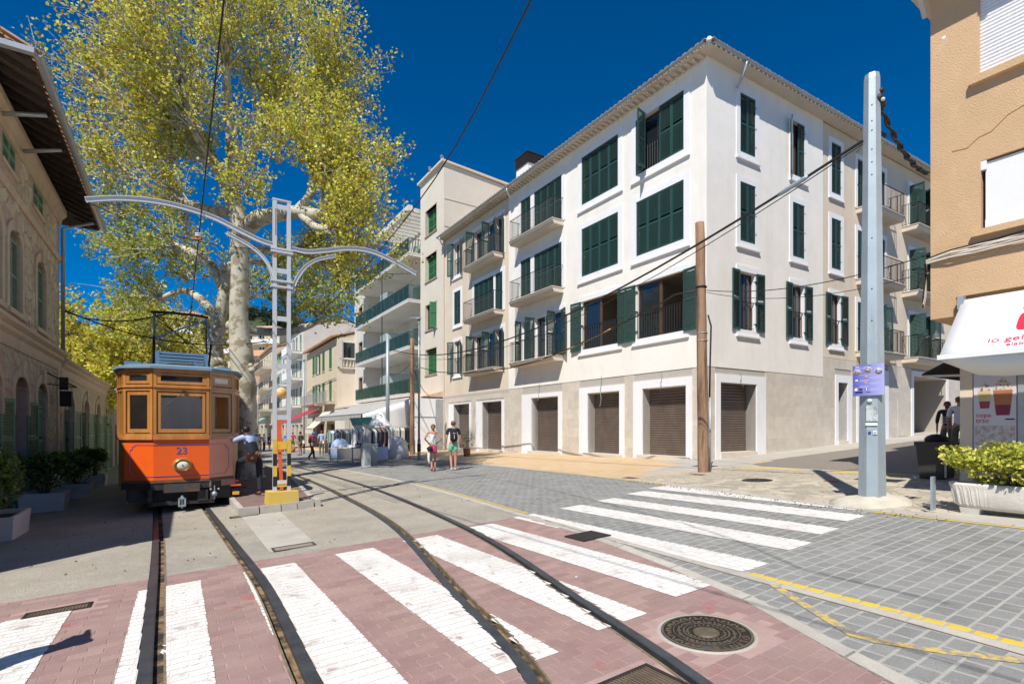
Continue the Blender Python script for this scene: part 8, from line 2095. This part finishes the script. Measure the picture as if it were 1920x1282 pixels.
for i,(u,v) in enumerate(((70,6.6),(73,7.0),(77,6.4),(66,6.8))):
    t=thing('cafe_table',['round cafe table far down the street near the green awning','second cafe table beyond the green awning','farthest cafe table by the end of the shopping street','cafe table behind the lattice mast'][i],'table',T(GU(u,v)))
    MB().use(M['galv']).tube([(0,0,0),(0,0,.72)],.03,6).build('pedestal',None,t); MB().use(M['whitecloth']).lathe([(.4,.71),(.4,.75)],14).build('table_top',None,t)
t=thing('seagull','white seagull perched on the front corner of the stair tower roof','bird',T(FL@Vector((20.1,.1,19.1)))); MB().use(M['trim']).ball((0,0,.14),.12,.24,.10).ball((0,.2,.26),.06,.08,.06).build('body',None,t); MB().use(M['galv']).ball((.0,-.12,.16),.13,.22,.06).build('wing',None,t)
t=thing('seagull','white seagull perched midway along the stair tower roof edge','bird',T(FL@Vector((21.9,.15,19.1)))); MB().use(M['trim']).ball((0,0,.14),.12,.24,.10).ball((0,.2,.26),.06,.08,.06).build('body',None,t); MB().use(M['galv']).ball((.0,-.12,.16),.13,.22,.06).build('wing',None,t)

mb=MB().use(mat('teal_tarp',(.06,.30,.30),.7,.2,3)); t=thing('tarp','small teal and white tarp hung above the market racks','tarp',T(GU(31.5,9.4,1.75))@SC(.62,.7,1))
mb.add([(-1.1,-.3,.55),(1.1,-.3,.62),(1.15,.5,.15),(-1.1,.5,.1)],[(0,1,2,3)]); mb.use(M['whitecloth']).add([(-1.1,.5,.1),(1.15,.5,.15),(1.1,.52,-.12),(-1.1,.52,-.15)],[(0,1,2,3)]); mb.build('cloth',None,t)
MB().use(M['galv']).bar((-1.1,-.3,-1.75),(-1.1,-.3,.55),.03).bar((1.1,-.3,-1.75),(1.1,-.3,.62),.03).build('pole',None,t)
for i,(u,v,z,w,lab) in enumerate(((26.0,9.6,.0,1.1,'crumpled white dust sheet over goods behind the clothes racks'),(29.5,7.6,.0,1.0,'pale blue dust sheet over a low pile of goods by the rails'))):
    rq=random.Random(i+40); t=tag(None or MB().use(M['whitecloth'] if i==0 else M['paleblue']).lathe([(w*.5,0),(w*.46,.5),(w*.40,.85),(w*.22,1.1),(w*.05,1.15)],11).build('dust_sheet',None,None,T(GU(u,v))@SC(1.2,.8,1)),lab,'dust sheet')

# small real-world clutter: leaves fallen round the island and along the kerbs
rs=np.random.RandomState(77); P=[]
for k in range(380):
    u=rs.uniform(7.3,22); v=rs.uniform(-2.5,8.5); P.append(tuple(GU(u,v,.012)))
for k in range(220):
    u=rs.uniform(2.6,9); v=road_r(u)-.25+rs.normal()*.12; P.append(tuple(GU(u,v,.012)))
tag(leafmesh(None,'fallen_leaves',np.array(P),.028,((.20,.12,.05),(.34,.26,.09),(.26,.22,.12)),rs),kind='stuff')
